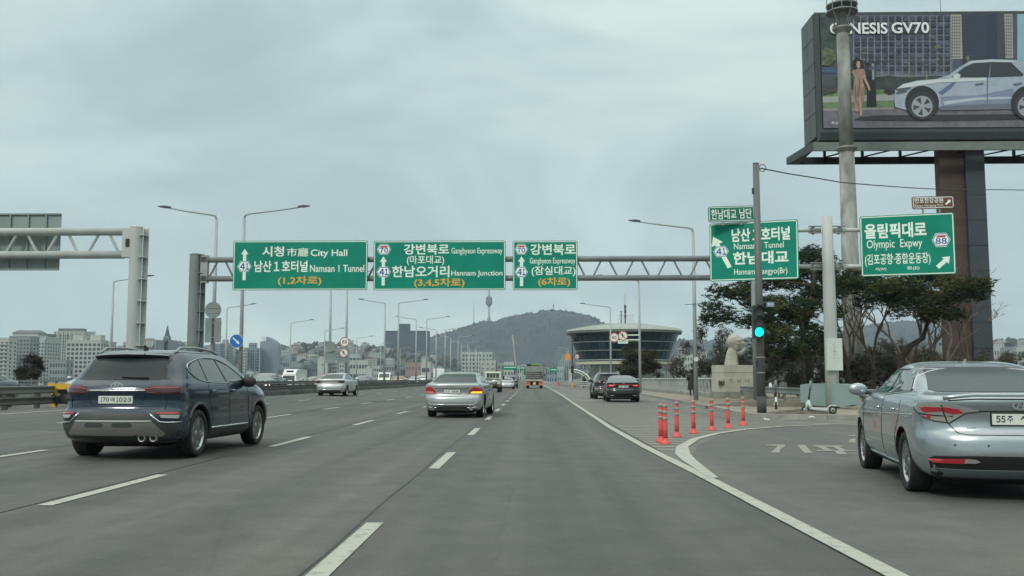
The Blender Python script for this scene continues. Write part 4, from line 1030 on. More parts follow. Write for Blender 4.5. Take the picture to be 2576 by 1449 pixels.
def shield(o, M, txt, u0, v0, u1, v1, red=False):
    x0, z1 = M(u0, v0); x1, z0 = M(u1, v1); zc = (z0+z1)/2; e_ = (x1-x0)*.22
    def hexa(k): return [(x0+k, zc), (x0+e_+k*.4, z0+k), (x1-e_-k*.4, z0+k), (x1-k, zc), (x1-e_-k*.4, z1-k), (x0+e_+k*.4, z1-k)]
    s_ = plate(o, 'route_shield', hexa(0), -.007, M_letter, .002); k = (x1-x0)
    plate(s_, 'shield_rim', hexa(k*.03), -.0085, M_nblue, .001); plate(s_, 'shield_field', hexa(k*.075), -.010, M_letter, .001)
    if red: plate(s_, 'shield_band', [(x0+e_*1.2, z1-k*.26), (x1-e_*1.2, z1-k*.26), (x1-e_*1.15, z1-k*.13), (x0+e_*1.15, z1-k*.13)], -.0115, M_red, .001)
    t0 = z0+(z1-z0)*.20; t1 = z0+(z1-z0)*(.64 if red else .80)
    digits(s_, txt, x0+k*.20, x1-k*.20, t0, t1, M_nblue, y=-.0118, bold=.03)

def truss(t, x0, x1, y, zb, zt, r_, m, n, yo=0, z_off=0):
    for z in (zb, zt):
        MB().tube([(x0, y, z), (x1, y, z)], r_, 12).build('chord', m, t, smooth=True)
    for i in range(n):
        a = x0 + (x1-x0)*(i+.10)/n; c = x0 + (x1-x0)*(i+.40)/n; d = x0 + (x1-x0)*(i+.60)/n; e_ = x0 + (x1-x0)*(i+.90)/n
        MB().tube([(a, y, zb), (c, y, zt)], r_*.36, 6).build('brace', m, t); MB().tube([(d, y, zt), (e_, y, zb)], r_*.36, 6).build('brace', m, t)
def hpost(t, x, y, h, m, w_=.36, name='post', face=1):
    # big tubular post with an open ribbed channel welded to its right side
    p = MB().tube([(x, y, 0), (x, y, h)], w_*.62, 20).build(name, m, t, smooth=False); autosmooth(p, 50)
    b = MB(); xr = x+face*w_*.62; w2 = .17
    b.box(*sorted((xr-.05*face, xr+face*w2)), y+.22, y+.26, .1, h-.02); b.box(*sorted((xr-.05*face, xr+face*w2)), y-.26, y-.22, .1, h-.02) if False else None
    b.build('channel_flange', m, p)
    for k in range(int(h/.9)+1):
        z = min(h-.04, .5+k*.9); MB().box(*sorted((xr-.03*face, xr+face*(w2-.01))), y-.20, y+.215, z, z+.03).build('rib', m, p)
    MB().lathe([(w_*.66, h), (w_*.5, h+.05), (.01, h+.07)], 16, 'z', (x, y, 0)).build('post_cap', m, p)
    return p

Yg = 44.5
XM = -15.9
ref = Vector((px(490, 700, Yg).x, Yg, camber(-15.6)))
G1 = thing('sign_gantry', 'long tubular truss gantry spanning our lanes, grey post on the median', 'sign gantry', ref)
zt = px(1600, 651, Yg).z-ref.z; zb = px(1600, 699, Yg).z-ref.z; xr = px(1889, 700, Yg).x-ref.x
hpost(G1, 0, 0, px(490, 640, Yg).z-ref.z, M_greysteel, .42)
MB().box(.30,.62,-.16,.16,zb-.2,zt+.2).build('bolted_joint', M_galv, G1)
truss(G1, .5, xr, 0, zb, zt, .135, M_greysteel, 17)
MB().tube([(xr+.1,0,0),(xr+.1,0,px(1889, 640, Yg).z-ref.z+.3)], .11, 14).build('post', M_greysteel, G1, smooth=True)
for i in range(4):
    for j in (0, 1):
        MB().box(.33+.07*i, .37+.07*i, -.18, -.16, (zb, zt)[j]-.12, (zb, zt)[j]+.12).build('bolt_row', M_dark, G1)
def gsign(label, rect):
    u0, v0, u1, v1 = rect; A = px(u0, v1, Yg); r0 = Vector((A.x, Yg-.22, A.z))
    t = thing('direction_sign', label, 'road sign', r0, group='green signs on the long gantry')
    o, M = rect_sign(t, rect, Yg-.22, r0, M_green)
    W = px(u1, v1, Yg-.22).x - px(u0, v1, Yg-.22).x
    for f in (.2, .8): MB().box(W*f-.04, W*f+.04, .0, .10, .1, 2.2).build('mounting_rail', M_galv, t)
    return t, o, M
t, o, M = gsign('green sign reading City Hall and Namsan 1 Tunnel, leftmost on the long gantry', (587,606,925,730))
arrow_up(o, M, 616, 626, 705); shield(o, M, '41', 598, 657, 634, 684)
L_(o, M, '시청', 660, 620, 715, 646); L_(o, M, '市廳', 722, 624, 776, 646, bold=.008); L_(o, M, 'City Hall', 782, 628, 874, 650, bold=.015)
L_(o, M, '남산１호터널', 641, 656, 775, 685); L_(o, M, 'Namsan 1 Tunnel', 781, 667, 917, 685, bold=.010); L_(o, M, '(1,2차로)', 701, 695, 810, 719, M_orange, .015)
t, o, M = gsign('green sign reading Gangbyeon Expressway and Hannam Junction, middle of the long gantry', (940,606,1272,730))
shield(o, M, '70', 948, 614, 984, 641, True); arrow_up(o, M, 965, 645, 718); shield(o, M, '41', 948, 671, 984, 698)
L_(o, M, '강변북로', 1016, 614, 1130, 641); L_(o, M, 'Gangbyeon Expressway', 1136, 624, 1264, 643, bold=.006)
L_(o, M, '(마포대교)', 1024, 643, 1118, 668, bold=.012); L_(o, M, '한남오거리', 987, 669, 1131, 698); L_(o, M, 'Hannam Junction', 1136, 681, 1264, 698, bold=.010); L_(o, M, '(3,4,5차로)', 1043, 700, 1169, 724, M_orange, .015)
t, o, M = gsign('narrow green sign for lane 6 reading Gangbyeon Expressway, rightmost on the long gantry', (1290,606,1453,730))
shield(o, M, '70', 1295, 614, 1328, 641, True); arrow_up(o, M, 1312, 645, 720); shield(o, M, '41', 1295, 671, 1328, 698)
L_(o, M, '강변북로', 1334, 614, 1448, 642); L_(o, M, 'Gangbyeon Expressway', 1333, 649, 1447, 668, bold=.006)
L_(o, M, '(잠실대교)', 1337, 670, 1448, 696, bold=.014); L_(o, M, '(6차로)', 1354, 698, 1434, 722, M_orange, .015)

# oncoming-side gantry at left, sign panel seen from behind
Y2 = 38.6; ref = Vector((px(343, 700, Y2).x, Y2, camber(-15.8)))
G2 = thing('sign_gantry', 'white truss gantry over the oncoming lanes at the left edge', 'sign gantry', ref)
zt2 = px(200, 583, Y2).z-ref.z; zb2 = px(200, 641, Y2).z-ref.z
hpost(G2, -.06, 0, px(343, 572, Y2).z-ref.z, M_white_steel, .40)
MB().box(-.58,-.24,-.16,.16,zb2-.12,zt2+.12).build('bolted_joint', M_white_steel, G2)
MB().box(-.42,-.28,-.2,-.16,zb2+.32,zt2-.32).build('joint_opening', M_dark, G2)
truss(G2, -17.5, -.55, 0, zb2, zt2, .165, M_white_steel, 10)
MB().tube([(-17.6,0,0),(-17.6,0,zt2+.3)], .28, 14).build('post', M_white_steel, G2)
A = px(148, 680, Y2+.35); T_ = px(148, 537, Y2+.35)
S2 = thing('direction_sign', 'back of a large sign panel with ribbed frame, top left corner gantry', 'road sign', (A.x-6.3, Y2+.35, A.z))
H_ = T_.z-A.z; MB().box(0, 6.3, 0, .04, 0, H_).build('sign_panel', M_signback, S2)
for i in range(9):
    x = 6.3-.62-i*.75
    if x > 0: MB().box(x, x+.05, -.07, -.001, 0.06, H_-.06).build('panel_rib', M_signback, S2)
for z in (.0, H_-.06): MB().box(0, 6.3, -.08, -.001, z, z+.06).build('panel_frame', M_signback, S2)

# near cantilever mast with the two ramp signs
Y3 = 38.0; ref = Vector((px(2094, 985, Y3).x, Y3, 0))
T3 = thing('sign_mast', 'white tapering mast with arms to both sides and a white cabinet on its shaft', 'sign mast', ref)
ztop = px(2087, 545, Y3).z
MB().tube([(0,0,0),(0,0,ztop*.35),(0,0,ztop*.72),(0,0,ztop)], [.27,.25,.235,.20], 20).build('mast', M_white_steel, T3, smooth=True)
cb = MB().box(-.30,.31,-.42,-.26,px(2094,932,Y3).z,px(2094,852,Y3).z).build('cabinet', mat('cabinet_white', (.52,.57,.53), .6, 0, .06), T3)
letter(cb, '단속', -.05, .05, px(2094,905,Y3).z, px(2094,862,Y3).z, M_galv, y=-.4215, bold=0, name='faint_lettering')
for v in (577, 669):
    z = px(2090, v, Y3).z
    for s_, xe in ((-1, px(1985, v, Y3).x-ref.x), (1, px(2200, v, Y3).x-ref.x)):
        MB().tube([(s_*.2,.20,z),(xe,.20,z)], .085, 10).build('arm', M_white_steel, T3, smooth=True)
        fl = MB().lathe([(.09,.62),(.17,.55),(.19,.48)], 10, 'x', (0,.20,z)) if s_ > 0 else MB().lathe([(.19,-.48),(.17,-.55),(.09,-.62)], 10, 'x', (0,.20,z))
        fl.build('arm_socket', M_greysteel, T3)
        for dz in (-.13,.13): MB().box(*sorted((s_*.22, s_*.72)), -.0, .10, z+dz-.02, z+dz+.02).build('clamp_bar', M_greysteel, T3)
def msign(label, corners, m, depth=.06, border=M_letter, bw=.035, name='direction_sign', Yo=Y3):
    """sign given by four pixel corners; its tilt in the picture becomes a real turn about the vertical"""
    (ul, vl0, vl1), (ur, vr0, vr1) = corners
    # left and right edge heights tell the distances
    yl = Yo; hl = vl1-vl0; hr = vr1-vr0; yr = Yo*hl/hr
    ym = (yl+yr)/2; yl = Yo + (yl-ym); yr = Yo + (yr-ym)
    A = px(ul, vl1, yl); B_ = px(ur, vr1, yr); T = px(ul, vl0, yl)
    d = Vector((B_.x-A.x, B_.y-A.y)); W = d.length; H = T.z-A.z; rz = math.atan2(d.y, d.x)
    t = thing(name, label, 'road sign', A, rz)
    o = MB().bevbox(0, W, 0, depth, 0, H, .05).build('sign_panel', m, t)
    # the far corner sits higher or lower by what the slope says: tilt the whole plate in its plane
    sl = (B_.z-A.z)/W; t.rotation_euler = (0, -math.atan(sl)*.6, rz)
    bd = MB(); q = .03
    bd.box(q+.03, W-q-.03, -.003, -.001, q, q+bw).box(q+.03, W-q-.03, -.003, -.001, H-q-bw, H-q).box(q, q+bw, -.003, -.001, q+bw+.001, H-q-bw-.001).box(W-q-bw, W-q, -.003, -.001, q+bw+.001, H-q-bw-.001)
    bd.build('sign_border', border, o)['kind'] = 'stuff'
    def M(a, c): return (a*W, c*H)
    return t, o, M, W, H
def LF(o, M, s, a0, c0, a1, c1, m=M_letter, bold=.022):   # fractions, c measured from the bottom
    x0, z0 = M(a0, c0); x1, z1 = M(a1, c1); return letter(o, s, x0, x1, z0, z1, m, y=-.004, bold=bold)
t, o, M, W, H = msign('green Namsan 1 Tunnel sign with a slanted arrow, partly behind the traffic light pole', ((1786,563,708),(2010,553,703)), M_green, Yo=Y3-.35)
LF(o, M, '남산１호터널', .255, .66, .91, .89, bold=.03); LF(o, M, 'Namsan 1 Tunnel', .28, .535, .84, .64, bold=.004)
LF(o, M, '한남대교', .27, .27, .89, .49, bold=.03); LF(o, M, 'Hannam Daegyo(Br)', .28, .07, .875, .20, bold=.004)
ar = [(-.06,-.62),(.06,-.62),(.06,.30),(.17,.30),(0,.62),(-.17,.30),(-.06,.30)]; an = R(27); cx_, cz_ = M(.135, .50)
plate(o, 'arrow', [(cx_+p*math.cos(an)*1.5-q*math.sin(an)*1.15, cz_+p*math.sin(an)*1.2+q*math.cos(an)*1.15) for p, q in ar], -.004, M_letter)
shield(o, lambda u, v: (u, v), '41', cx_-.32, cz_+.24, cx_+.30, cz_-.20)
t, o, M, W, H = msign('small green plate reading 한남대교 남단 above the Namsan sign', ((1783,520,559),(1900,515,554)), M_dgreen, bw=.025, Yo=Y3-.35)
LF(o, M, '한남대교', .06, .16, .60, .82, bold=.014); LF(o, M, '남단', .67, .18, .93, .84, bold=.014)
for f in (.3,.7): MB().box(W*f-.03, W*f+.03, .02, .06, -.14, .0).build('plate_bracket', M_galv, t)
t, o, M, W, H = msign('green Olympic Expwy 88 sign on the right arm of the white mast', ((2167,545,696),(2406,534,689)), M_green, Yo=Y3-.35)
LF(o, M, '올림픽대로', .05, .62, .71, .87, bold=.03); LF(o, M, 'Olympic  Expwy', .07, .42, .66, .60, bold=.004)
LF(o, M, '(김포공항·종합운동장)', .045, .16, .74, .37, bold=.012); LF(o, M, '서(W)', .15, .08, .27, .145, bold=.01); LF(o, M, '동(E)', .49, .08, .62, .145, bold=.01)
shield(o, lambda u, v: (u, v), '88', W*.76, H*.67, W*.955, H*.445, True)
ar = [(-.13,-.50),(.13,-.50),(.13,.12),(.30,.12),(0,.50),(-.30,.12),(-.13,.12)]; an = R(-48); cx_, cz_ = M(.875, .20)
plate(o, 'arrow', [(cx_+(p*math.cos(an)-q*math.sin(an))*.62, cz_+(p*math.sin(an)+q*math.cos(an))*.62) for p, q in ar], -.004, M_letter)
t, o, M, W, H = msign('brown plate reading Banpo Hangang Park with a small arrow, above the Olympic sign', ((2296,495,526),(2401,491,522)), M_brown, bw=.025, Yo=Y3-.35)
LF(o, M, '반포한강공원', .06, .46, .74, .88, bold=.012); LF(o, M, 'Banpo Hangang Park', .06, .14, .74, .36, bold=.0)
cx_, cz_ = M(.86, .5); plate(o, 'arrow', [(cx_+(p*math.cos(an)-q*math.sin(an))*.28, cz_+(p*math.sin(an)+q*math.cos(an))*.28) for p, q in ar], -.004, M_letter)
for f in (.25,.65): MB().box(W*f-.03, W*f+.03, .02, .06, -.25, .0).build('plate_bracket', M_galv, t)

# ============================================================ TRAFFIC LIGHT POLE
Y4 = 32.6; ref = Vector((px(1917, 1046, Y4).x, Y4, .125))
TL = thing('traffic_light', 'dark grey traffic light pole with a lit green lamp at the kerb corner', 'traffic light', ref)
hp = px(1917, 412, Y4).z-.125
MB().tube([(0,0,.55),(0,0,hp)], [.135,.108], 18).build('pole', M_darkpole, TL, smooth=True)
MB().tube([(0,0,0),(0,0,.55)], .155, 18).build('pole_base', mat('pole_base_paint', (.06,.068,.068), .7, 0, .15), TL, smooth=True)
MB().lathe([(.115,hp),(.115,hp+.02),(.02,hp+.05)], 14).build('pole_cap', M_darkpole, TL)
for z in (1.85, 1.33): MB().tube([(0,0,z),(0,0,z+.03)], .145, 18).build('pole_band', M_galv, TL)
MB().box(-.155,-.11,-.06,.06,1.55,1.73).build('push_button_box', M_dark, TL)
MB().box(-.15,-.10,-.05,.05,hp-1.05,hp-.85).build('junction_box', M_dark, TL)
zh0 = px(1909, 852, Y4-.3).z-.125; zh1 = px(1909, 768, Y4-.3).z-.125; xh = px(1908, 810, Y4-.3).x-ref.x
h = MB().bevbox(xh-.19, xh+.19, -.36, -.16, zh0, zh1, .03).build('signal_head', mat('signal_housing', (.03,.036,.034), .5, 0, .1), TL)
for i in range(3):
    zc = zh1-.19-i*.355
    MB().lathe([(.15,-.375),(.15,-.362)], 20, 'y', (xh,0,zc)).build('lens', mat('lit_green_lens', (0,.7,.55), .3, 0, 0, emit=(.0,1.0,.72), estr=1.5) if i == 2 else mat('unlit_lens', (.05,.055,.055), .3, 0, 0), h)
    v = MB(); V, Fc = [], []; n = 12
    for k in range(n+1):
        a = math.pi*(-.12+1.24*k/n)
        for y_ in (-.36,-.56):
            V.append((xh+.165*math.cos(a), y_+(.08*(1-math.sin(a)) if y_ < -.5 else 0), zc+.165*math.sin(a)))
    v.add(V, [(2*k,2*k+1,2*k+3,2*k+2) for k in range(n)]); v.build('visor', M_black, h)
MB().tube([(0,0,zh1+.03),(xh,-.2,zh1+.03)], .03, 6).build('bracket', M_dark, TL); MB().tube([(0,0,zh0-.03),(xh,-.2,zh0-.03)], .03, 6).build('bracket', M_dark, TL)
MB().lathe([(.115,-.0),(.14,.0),(.16,.14),(.12,.2),(.001,.2)], 14, 'x', (.12,-.02,zh0+.14)).build('side_signal', M_black, TL)
p0 = px(1926, 765, Y4-.1)
t = thing('street_name_plate', 'small blue grey name plate fixed right of the traffic light pole', 'sign', (p0.x, Y4-.12, p0.z-.1)); t.rotation_euler = (0, 0, R(-15))
o = MB().box(.02,.28,-.01,.01,.0,.17).build('name_panel', mat('name_plate_blue', (.16,.22,.33), .5, 0, .05), t); letter(o, '한남', .06, .24, .05, .13, M_letter, y=-.012, bold=0)

# overhead cable from the pole head
t = thing('overhead_cable', 'black cable sagging from the traffic light pole top to the right edge', 'cable', (0,0,0))
P = [Vector((ref.x+.1, Y4, hp-.02)), px(1990,438,34), px(2060,449,36), px(2118,459,38), px(2200,466,41), px(2300,473,44), px(2400,478,47), px(2500,477,50), px(2620,479,53)]
P2 = []
for i in range(len(P)-1):
    for k in range(5): P2.append(P[i].lerp(P[i+1], k/5))
MB().tube(P2 + [P[-1]], .022, 6).build('cable', M_black, t, smooth=True)
MB().tube([P[0]+Vector((.0,0,.12*math.cos(a))) + Vector((.12+.12*math.sin(a),0,0)) for a in [i*math.pi/6 for i in range(13)]], .015, 5).build('cable_loop', M_black, t)

# ============================================================ DELINEATOR POSTS
M_del = mat('delineator_red', (.62,.085,.075), .55, 0, .10, 6)
M_refl = mat('reflective_band', (.27,.26,.22), .4, 0, .25, 15)
base = None
spots = [(1663,1113,-.0,'red post standing just behind the nearest delineator, overlapped by it'), (1674,1118,.0,'tallest nearest red delineator with worn reflective bands'),
         (1703,1100,.0,'third red delineator from the left, behind the nearest pair'), (1745,1091,.0,'fourth red delineator in the curved row'), (1791,1083,0,'fifth red delineator, before the pedestal base'),
         (1832,1077,0,'second last red delineator left of the traffic light pole'), (1870,1070,0,'last red delineator, closest to the traffic light pole')]
def delineator(lb):
    t = thing('delineator_post', lb, 'traffic post', (0,0,0), group='red flexible delineators along the ramp edge')
    MB().lathe([(.105,0),(.105,.025),(.075,.06),(.056,.10),(.052,.12)], 16).build('base', M_del, t, smooth=True)
    MB().lathe([(.050,.11),(.046,.30),(.044,.74),(.040,.77),(.001,.775)], 14).build('tube', M_del, t, smooth=True)
    for z in (.46,.58,.70): MB().lathe([(.0475,z),(.0475,z+.065)], 14).build('reflective_band', M_refl, t, smooth=True)
    return t
for i, (u, v, dz, lb) in enumerate(spots):
    p = gr(u, v)
    if i == 0: base = delineator(lb); base.location = p; 
    else: dup(base, p, random.uniform(-1, 1), lb)
    o = [x for x in bpy.data.objects if x.name.startswith('delineator_post')][-1]

# ============================================================ LAMP POSTS
def lamp(height, arm, side, rise=.45):
    t = thing('street_lamp', 'x', 'street lamp', (0,0,0))
    MB().tube([(0,0,0),(0,0,height*.5),(0,0,height-.2)], [.13,.10,.075], 10).build('pole', M_pole, t, smooth=True)
    s_ = side
    MB().tube([(0,0,height-.25),(s_*.05,0,height-.05),(s_*.3,0,height+.02),(s_*(arm*.55),0,height+.02+rise*.45),(s_*(arm-.5),0,height+rise*.85)], [.065,.06,.05,.045,.04], 8).build('arm', M_pole, t, smooth=True)
    x0, x1 = s_*(arm-.65), s_*arm; z = height+rise*.88
    b = MB(); b.add([(x0,-.05,z-.02),(x0,.05,z-.02),(x0,.05,z+.05),(x0,-.05,z+.05),(x0+s_*.3,-.11,z-.03),(x0+s_*.3,.11,z-.03),(x0+s_*.3,.1,z+.09),(x0+s_*.3,-.1,z+.09),(x1,-.05,z+.03),(x1,.05,z+.03),(x1,.05,z+.07),(x1,-.05,z+.07)],
                    [(0,1,2,3),(0,4,5,1),(1,5,6,2),(2,6,7,3),(3,7,4,0),(4,8,9,5),(5,9,10,6),(6,10,11,7),(7,11,8,4),(8,11,10,9)])
    b.build('lamp_head', mat('lamp_head_grey', (.06,.07,.072), .5, .2, .1), t)
    return t
A0 = lamp(9.2, 3.0, -1); B0 = lamp(10.0, 3.6, 1); C0 = lamp(9.2, 3.3, 1); R0 = lamp(9.55, 3.55, -1)
def row(proto, pts, grp, labels):
    for i, (x, y) in enumerate(pts):
        lb = labels[i] if i < len(labels) else '%s, %s of the farthest ones' % (labels[-1], ('nearest','second','third','fourth','fifth','sixth','seventh','eighth','ninth')[i-len(labels)])
        if i == 0: proto.location = (x, y, camber(x) if x < 0 else 0); proto['label'] = lb; proto['group'] = grp
        else: dup(proto, (x, y, camber(x) if x < 0 else 0), None, lb, grp)
row(A0, [(-15.85, y) for y in (47.5,75.3,103.6,132,160,189,218,248,279,310,342,376)], 'median lamps reaching over the oncoming lanes',
    ['tall median lamp with its arm to the left, carrying two sign backs', 'median lamp behind the Gangbyeon sign carrying a plain sign back', 'median lamp with arm to the left, just left of the dark slab building', 'median lamp with arm to the left, above the right part of the slab building', 'far small median lamp with its arm to the left'])
row(B0, [(-15.75, y) for y in (51.8,81.5,113.5,144.5,175.5,207,239,272,305,340,375,412)], 'median lamps reaching over our lanes',
    ['tall median lamp with arm to the right, carrying the blue arrow sign', 'median lamp behind the Gangbyeon sign carrying the 60 sign', 'median lamp with arm to the right, left half of the slab building', 'median lamp with arm to the right, at the right end of the slab building', 'far small median lamp with its arm to the right'])
row(C0, [(-33.9, y) for y in (76.8,106,134.5,157,186,216,248,282)], 'lamps on the far edge of the oncoming lanes',
    ['far side lamp left of the white gantry post', 'far side lamp left of the blue arrow sign', 'far side lamp between the blue arrow sign and the 60 sign', 'far side lamp just left of the plain sign back', 'faint lamp on the far edge of the bridge'])
row(R0, [(8.95, 52.5), (9.1, 80.5), (9.15, 110.5), (10.1, 262), (10.4, 285), (10.7, 310), (11, 335), (11.3, 365), (11.6, 400)], 'lamps along the right pavement',
    ['tall right hand lamp rising behind the truss beside the person', 'right hand lamp post carrying the 60 and no walking signs', 'right hand lamp in front of the round glass building', 'faint far lamp left of the round glass building'])
# cross arm on the tall right hand lamp
t = thing('marker_disc', 'white disc fixed low on the tall right hand lamp post', 'sign', (8.95, 52.3, 0)); MB().lathe([(.12,-.04),(.12,-.02)], 18, 'y', (0,0,px(1745,904,52.3).z)).build('disc', M_white, t)
t = thing('cross_arm', 'thin cross bar near mid height of the tall right hand lamp', 'cross bar', (8.95, 52.35, 0)); MB().tube([(-.55,0,px(1745,766,52.3).z),(.55,0,px(1745,766,52.3).z+.05)], .018, 6).build('bar', M_dark, t)

# round signs
def round_sign(label, u, v, Y, r_, kind, back=False, name='round_sign'):
    p = px(u, v, Y); t = thing(name, label, 'road sign', p)
    o = MB().lathe([(r_,-.015),(r_,.015)], 32, 'y').build('disc', M_signback if back else M_letter, t)
    if back:
        for dz in (-.12,.12): MB().box(-r_*.8, r_*.8, -.035,-.016, dz-.02, dz+.02).build('stiffener', M_galv, t)
        return t
    y = -.0165
    if kind == 'blue':
        MB().lathe([(r_*.96,y-.001),(r_*.96,y)], 32, 'y').build('blue_field', M_blue, o)
        an = R(-135+2); ar_ = [(-.09,-.72),(.09,-.72),(.09,.10),(.26,.10),(0,.68),(-.26,.10),(-.09,.10)]
        plate(o, 'arrow', [((a*math.cos(an)-c*math.sin(an))*r_, (a*math.sin(an)+c*math.cos(an))*r_) for a, c in ar_], y-.004, M_letter)
    else:
        ring(o, 'red_ring', 0, 0, r_*.80, r_*.97, y-.002, M_red)
        if kind == '60': digits(o, '60', -r_*.48, r_*.48, -r_*.36, r_*.36, M_black, y=y-.002, bold=.03)
        else:
            MB().add([(-r_*.62,y-.002,r_*.55),(-r_*.52,y-.002,r_*.65),(r_*.64,y-.002,-r_*.52),(r_*.54,y-.002,-r_*.63)], [(0,1,2,3)]).build('red_bar', M_red, o)
            b = MB(); q = lambda P: b.add([(a*r_, y-.004, c*r_) for a, c in P], [tuple(range(len(P)))])
            q([(x*.13-.10, z*.13+.42) for x, z in [(math.cos(k*.785), math.sin(k*.785)) for k in range(8)]])
            q([(-.22,.28),(.02,.30),(.05,-.10),(-.16,-.10)]); q([(-.14,-.10),(-.02,-.10),(-.22,-.62),(-.32,-.56)]); q([(-.04,-.10),(.06,-.10),(.30,-.40),(.22,-.46)]); q([(.02,.24),(.06,.14),(.34,.02),(.33,.10)]); q([(-.2,.26),(-.14,.18),(-.38,-.02),(-.44,.04)])
            b.build('walking_figure', M_black, o)
    return t
round_sign('blue round sign with white arrow pointing down right, on the median lamp', 595, 858, 51.5, .37, 'blue')
round_sign('blank grey back of a round sign, above a rectangular sign back', 536, 780, 47.3, .41, '', True)
p = px(536, 830, 47.3); t = thing('rectangular_sign', 'two pale rectangular sign backs beneath the round sign back', 'road sign', p)
for x0 in (-.40, .06): MB().box(x0, x0+.34, -.02, .01, -.62, .60).build('panel', M_signback, t)
MB().box(-.42,.42,.02,.05,.3,.36).box(-.42,.42,.02,.05,-.4,-.34).build('rail', M_galv, t)
round_sign('speed limit 60 sign on the median lamp post', 867, 860, 81.2, .42, '60'); round_sign('no walking sign under the median 60 sign', 865, 888, 81.2, .37, 'walk')
p = px(862, 907, 81.2); t = thing('plate_sign', 'pale plate below the median no walking sign', 'road sign', p); MB().box(-.45,.45,-.02,.01,-.22,.2).build('panel', M_signback, t)
round_sign('blank back of a round sign on the post behind the first green sign', 832, 872, 75.0, .42, '', True)
p = px(830, 898, 75.1); t = thing('plate_sign', 'grey rectangular back under the blank round sign on the median', 'road sign', p); MB().box(-.42,.42,-.02,.01,-.5,.45).build('panel', M_signback, t)
round_sign('speed limit 60 sign hung left of the right hand lamp post', 1545, 849, 80.2, .40, '60'); round_sign('no walking sign beside the right hand 60 sign', 1567, 845, 80.15, .40, 'walk')
p = px(1567, 860, 80.2); t = thing('plate_sign', 'small white plate with grey letters under the right hand no walking sign', 'road sign', p); o = MB().box(-.42,.42,-.02,.01,-.14,.14).build('panel', M_letter, t); letter(o, '보행자통행금지', -.36, .36, -.07, .07, mat('sign_grey_text', (.12,.17,.17), .6, 0, 0), y=-.022, bold=0)
t = thing('sign_bracket', 'two white horizontal tubes holding the right hand round signs to the lamp post', 'bracket', (9.1, 80.4, 0))
for v in (843, 855): z = px(1570, v, 80.4).z; MB().tube([(0,0,z),(px(1567, v, 80.4).x-9.1,0,z)], .045, 8).build('tube', M_letter, t)

# ============================================================ MEDIAN BARRIER, RAILS
M_rail = mat('weathered_guard_rail', (.115,.125,.115), .55, .3, .2, .7)
M_raildk = mat('dirty_guard_rail', (.07,.075,.065), .65, .2, .25, .9)
WP = [(.0,-.155),(.03,-.14),(.045,-.10),(.0,-.05),(.0,.05),(.045,.10),(.03,.14),(.0,.155)]
def wbeam(b, pts, z, side=1, hs=1.0):
    """corrugated beam along pts (x,y); bulges toward side"""
    V, Fc = [], []
    for i, (x, y) in enumerate(pts):
        a, c = pts[max(i-1,0)], pts[min(i+1,len(pts)-1)]; d = Vector((c[0]-a[0], c[1]-a[1])).normalized(); nn = Vector((d.y, -d.x))*side
        for o_, h_ in WP: V.append((x+nn.x*o_, y+nn.y*o_, z+h_*hs+(camber(x) if x < 0 else 0)))
        for o_, h_ in reversed(WP): V.append((x+nn.x*(o_-.006), y+nn.y*(o_-.006), z+h_*hs+(camber(x) if x < 0 else 0)))
    m = 16
    for i in range(len(pts)-1):
        for k in range(m): Fc.append((i*m+k, i*m+(k+1)%m, (i+1)*m+(k+1)%m, (i+1)*m+k))
    b.add(V, Fc + [tuple(range(m)), tuple((len(pts)-1)*m+k for k in reversed(range(m)))])
def median(name, y0, y1, x, label, kerbed=True, xs=None):
    t = thing(name, label, 'guard rail', (0,0,0))
    step = 2.0
    if kerbed:
        o = MB().prism([(x-1.5, camber(x)-.05),(x+.62, camber(x)-.05),(x+.60, camber(x)+.18),(x+.50, camber(x)+.36),(x-1.3, camber(x)+.36)], y0, y1, 'y').build('concrete_base', M_darkconc, t)
    for z in ((.48, .76) if kerbed else (.26, .62)):
        b = MB(); n = int((y1-y0)/step/2)+1; wbeam(b, [(x+.5, y0+(y1-y0)*i/n) for i in range(n+1)], z, 1, .68 if kerbed else .85); b.build('beam', M_rail if z > .6 else M_raildk, t, smooth=True)
        b = MB(); wbeam(b, [(x-1.2, y0+(y1-y0)*i/n) for i in range(n+1)], z, -1, .68); b.build('beam', M_raildk, t, smooth=True)
    k = 0; y = y0+.5; pb = None
    me = MB().box(-.06,.06,-.05,.05,0,.56 if kerbed else .72).box(.061,.10,-.045,.045,.05,.18).box(.061,.10,-.045,.045,.34,.5).mesh('post', M_raildk)
    me2 = me
    while y < min(y1, 330):
        for xx, s_ in ((x+.37, 1), (x-1.07, -1)):
            o = link('post', me, t, (xx, y, camber(x)+(.32 if kerbed else -.02))); o.scale = (s_, 1, 1)
        y += step if y < 140 else 6; k += 1
    return t
median('median_barrier', 36.0, 900, -15.9, 'long double guard rail on a dark concrete base dividing the carriageways')
t = median('guard_rail', -10, 34.4, -17.2, 'near stretch of double guard rail at the left edge, ending at the yellow frame', False)
# yellow barrier end frame
M_yel = mat('yellow_barrier_paint', (.60,.34,.03), .6, 0, .2, 4); p = px(150, 1000, 33.4)
t = thing('barrier_end', 'yellow striped crash frame closing the guard rail, beside the navy suv', 'barrier', (p.x, 33.4, camber(p.x)-.2))
MB().box(-.45,1.1,0,.12,.82,1.02).build('top_beam', M_yel, t); 
for x in (-.22,.45,.95): MB().box(x-.09,x+.09,.02,.14,0,.82).build('upright', M_yel, t)
MB().box(-.35,1.1,.0,.1,.0,.14).build('foot_beam', M_yel, t)
for x in (-.35,.25,.78):
    MB().prism([(x,.55),(x+.14,.68),(x+.42,.40),(x+.28,.27)], -.02, .015, 'y').build('black_stripe', M_black, t)
MB().box(-.1,.9,.2,1.4,.3,.95).build('cushion', M_darkconc, t)
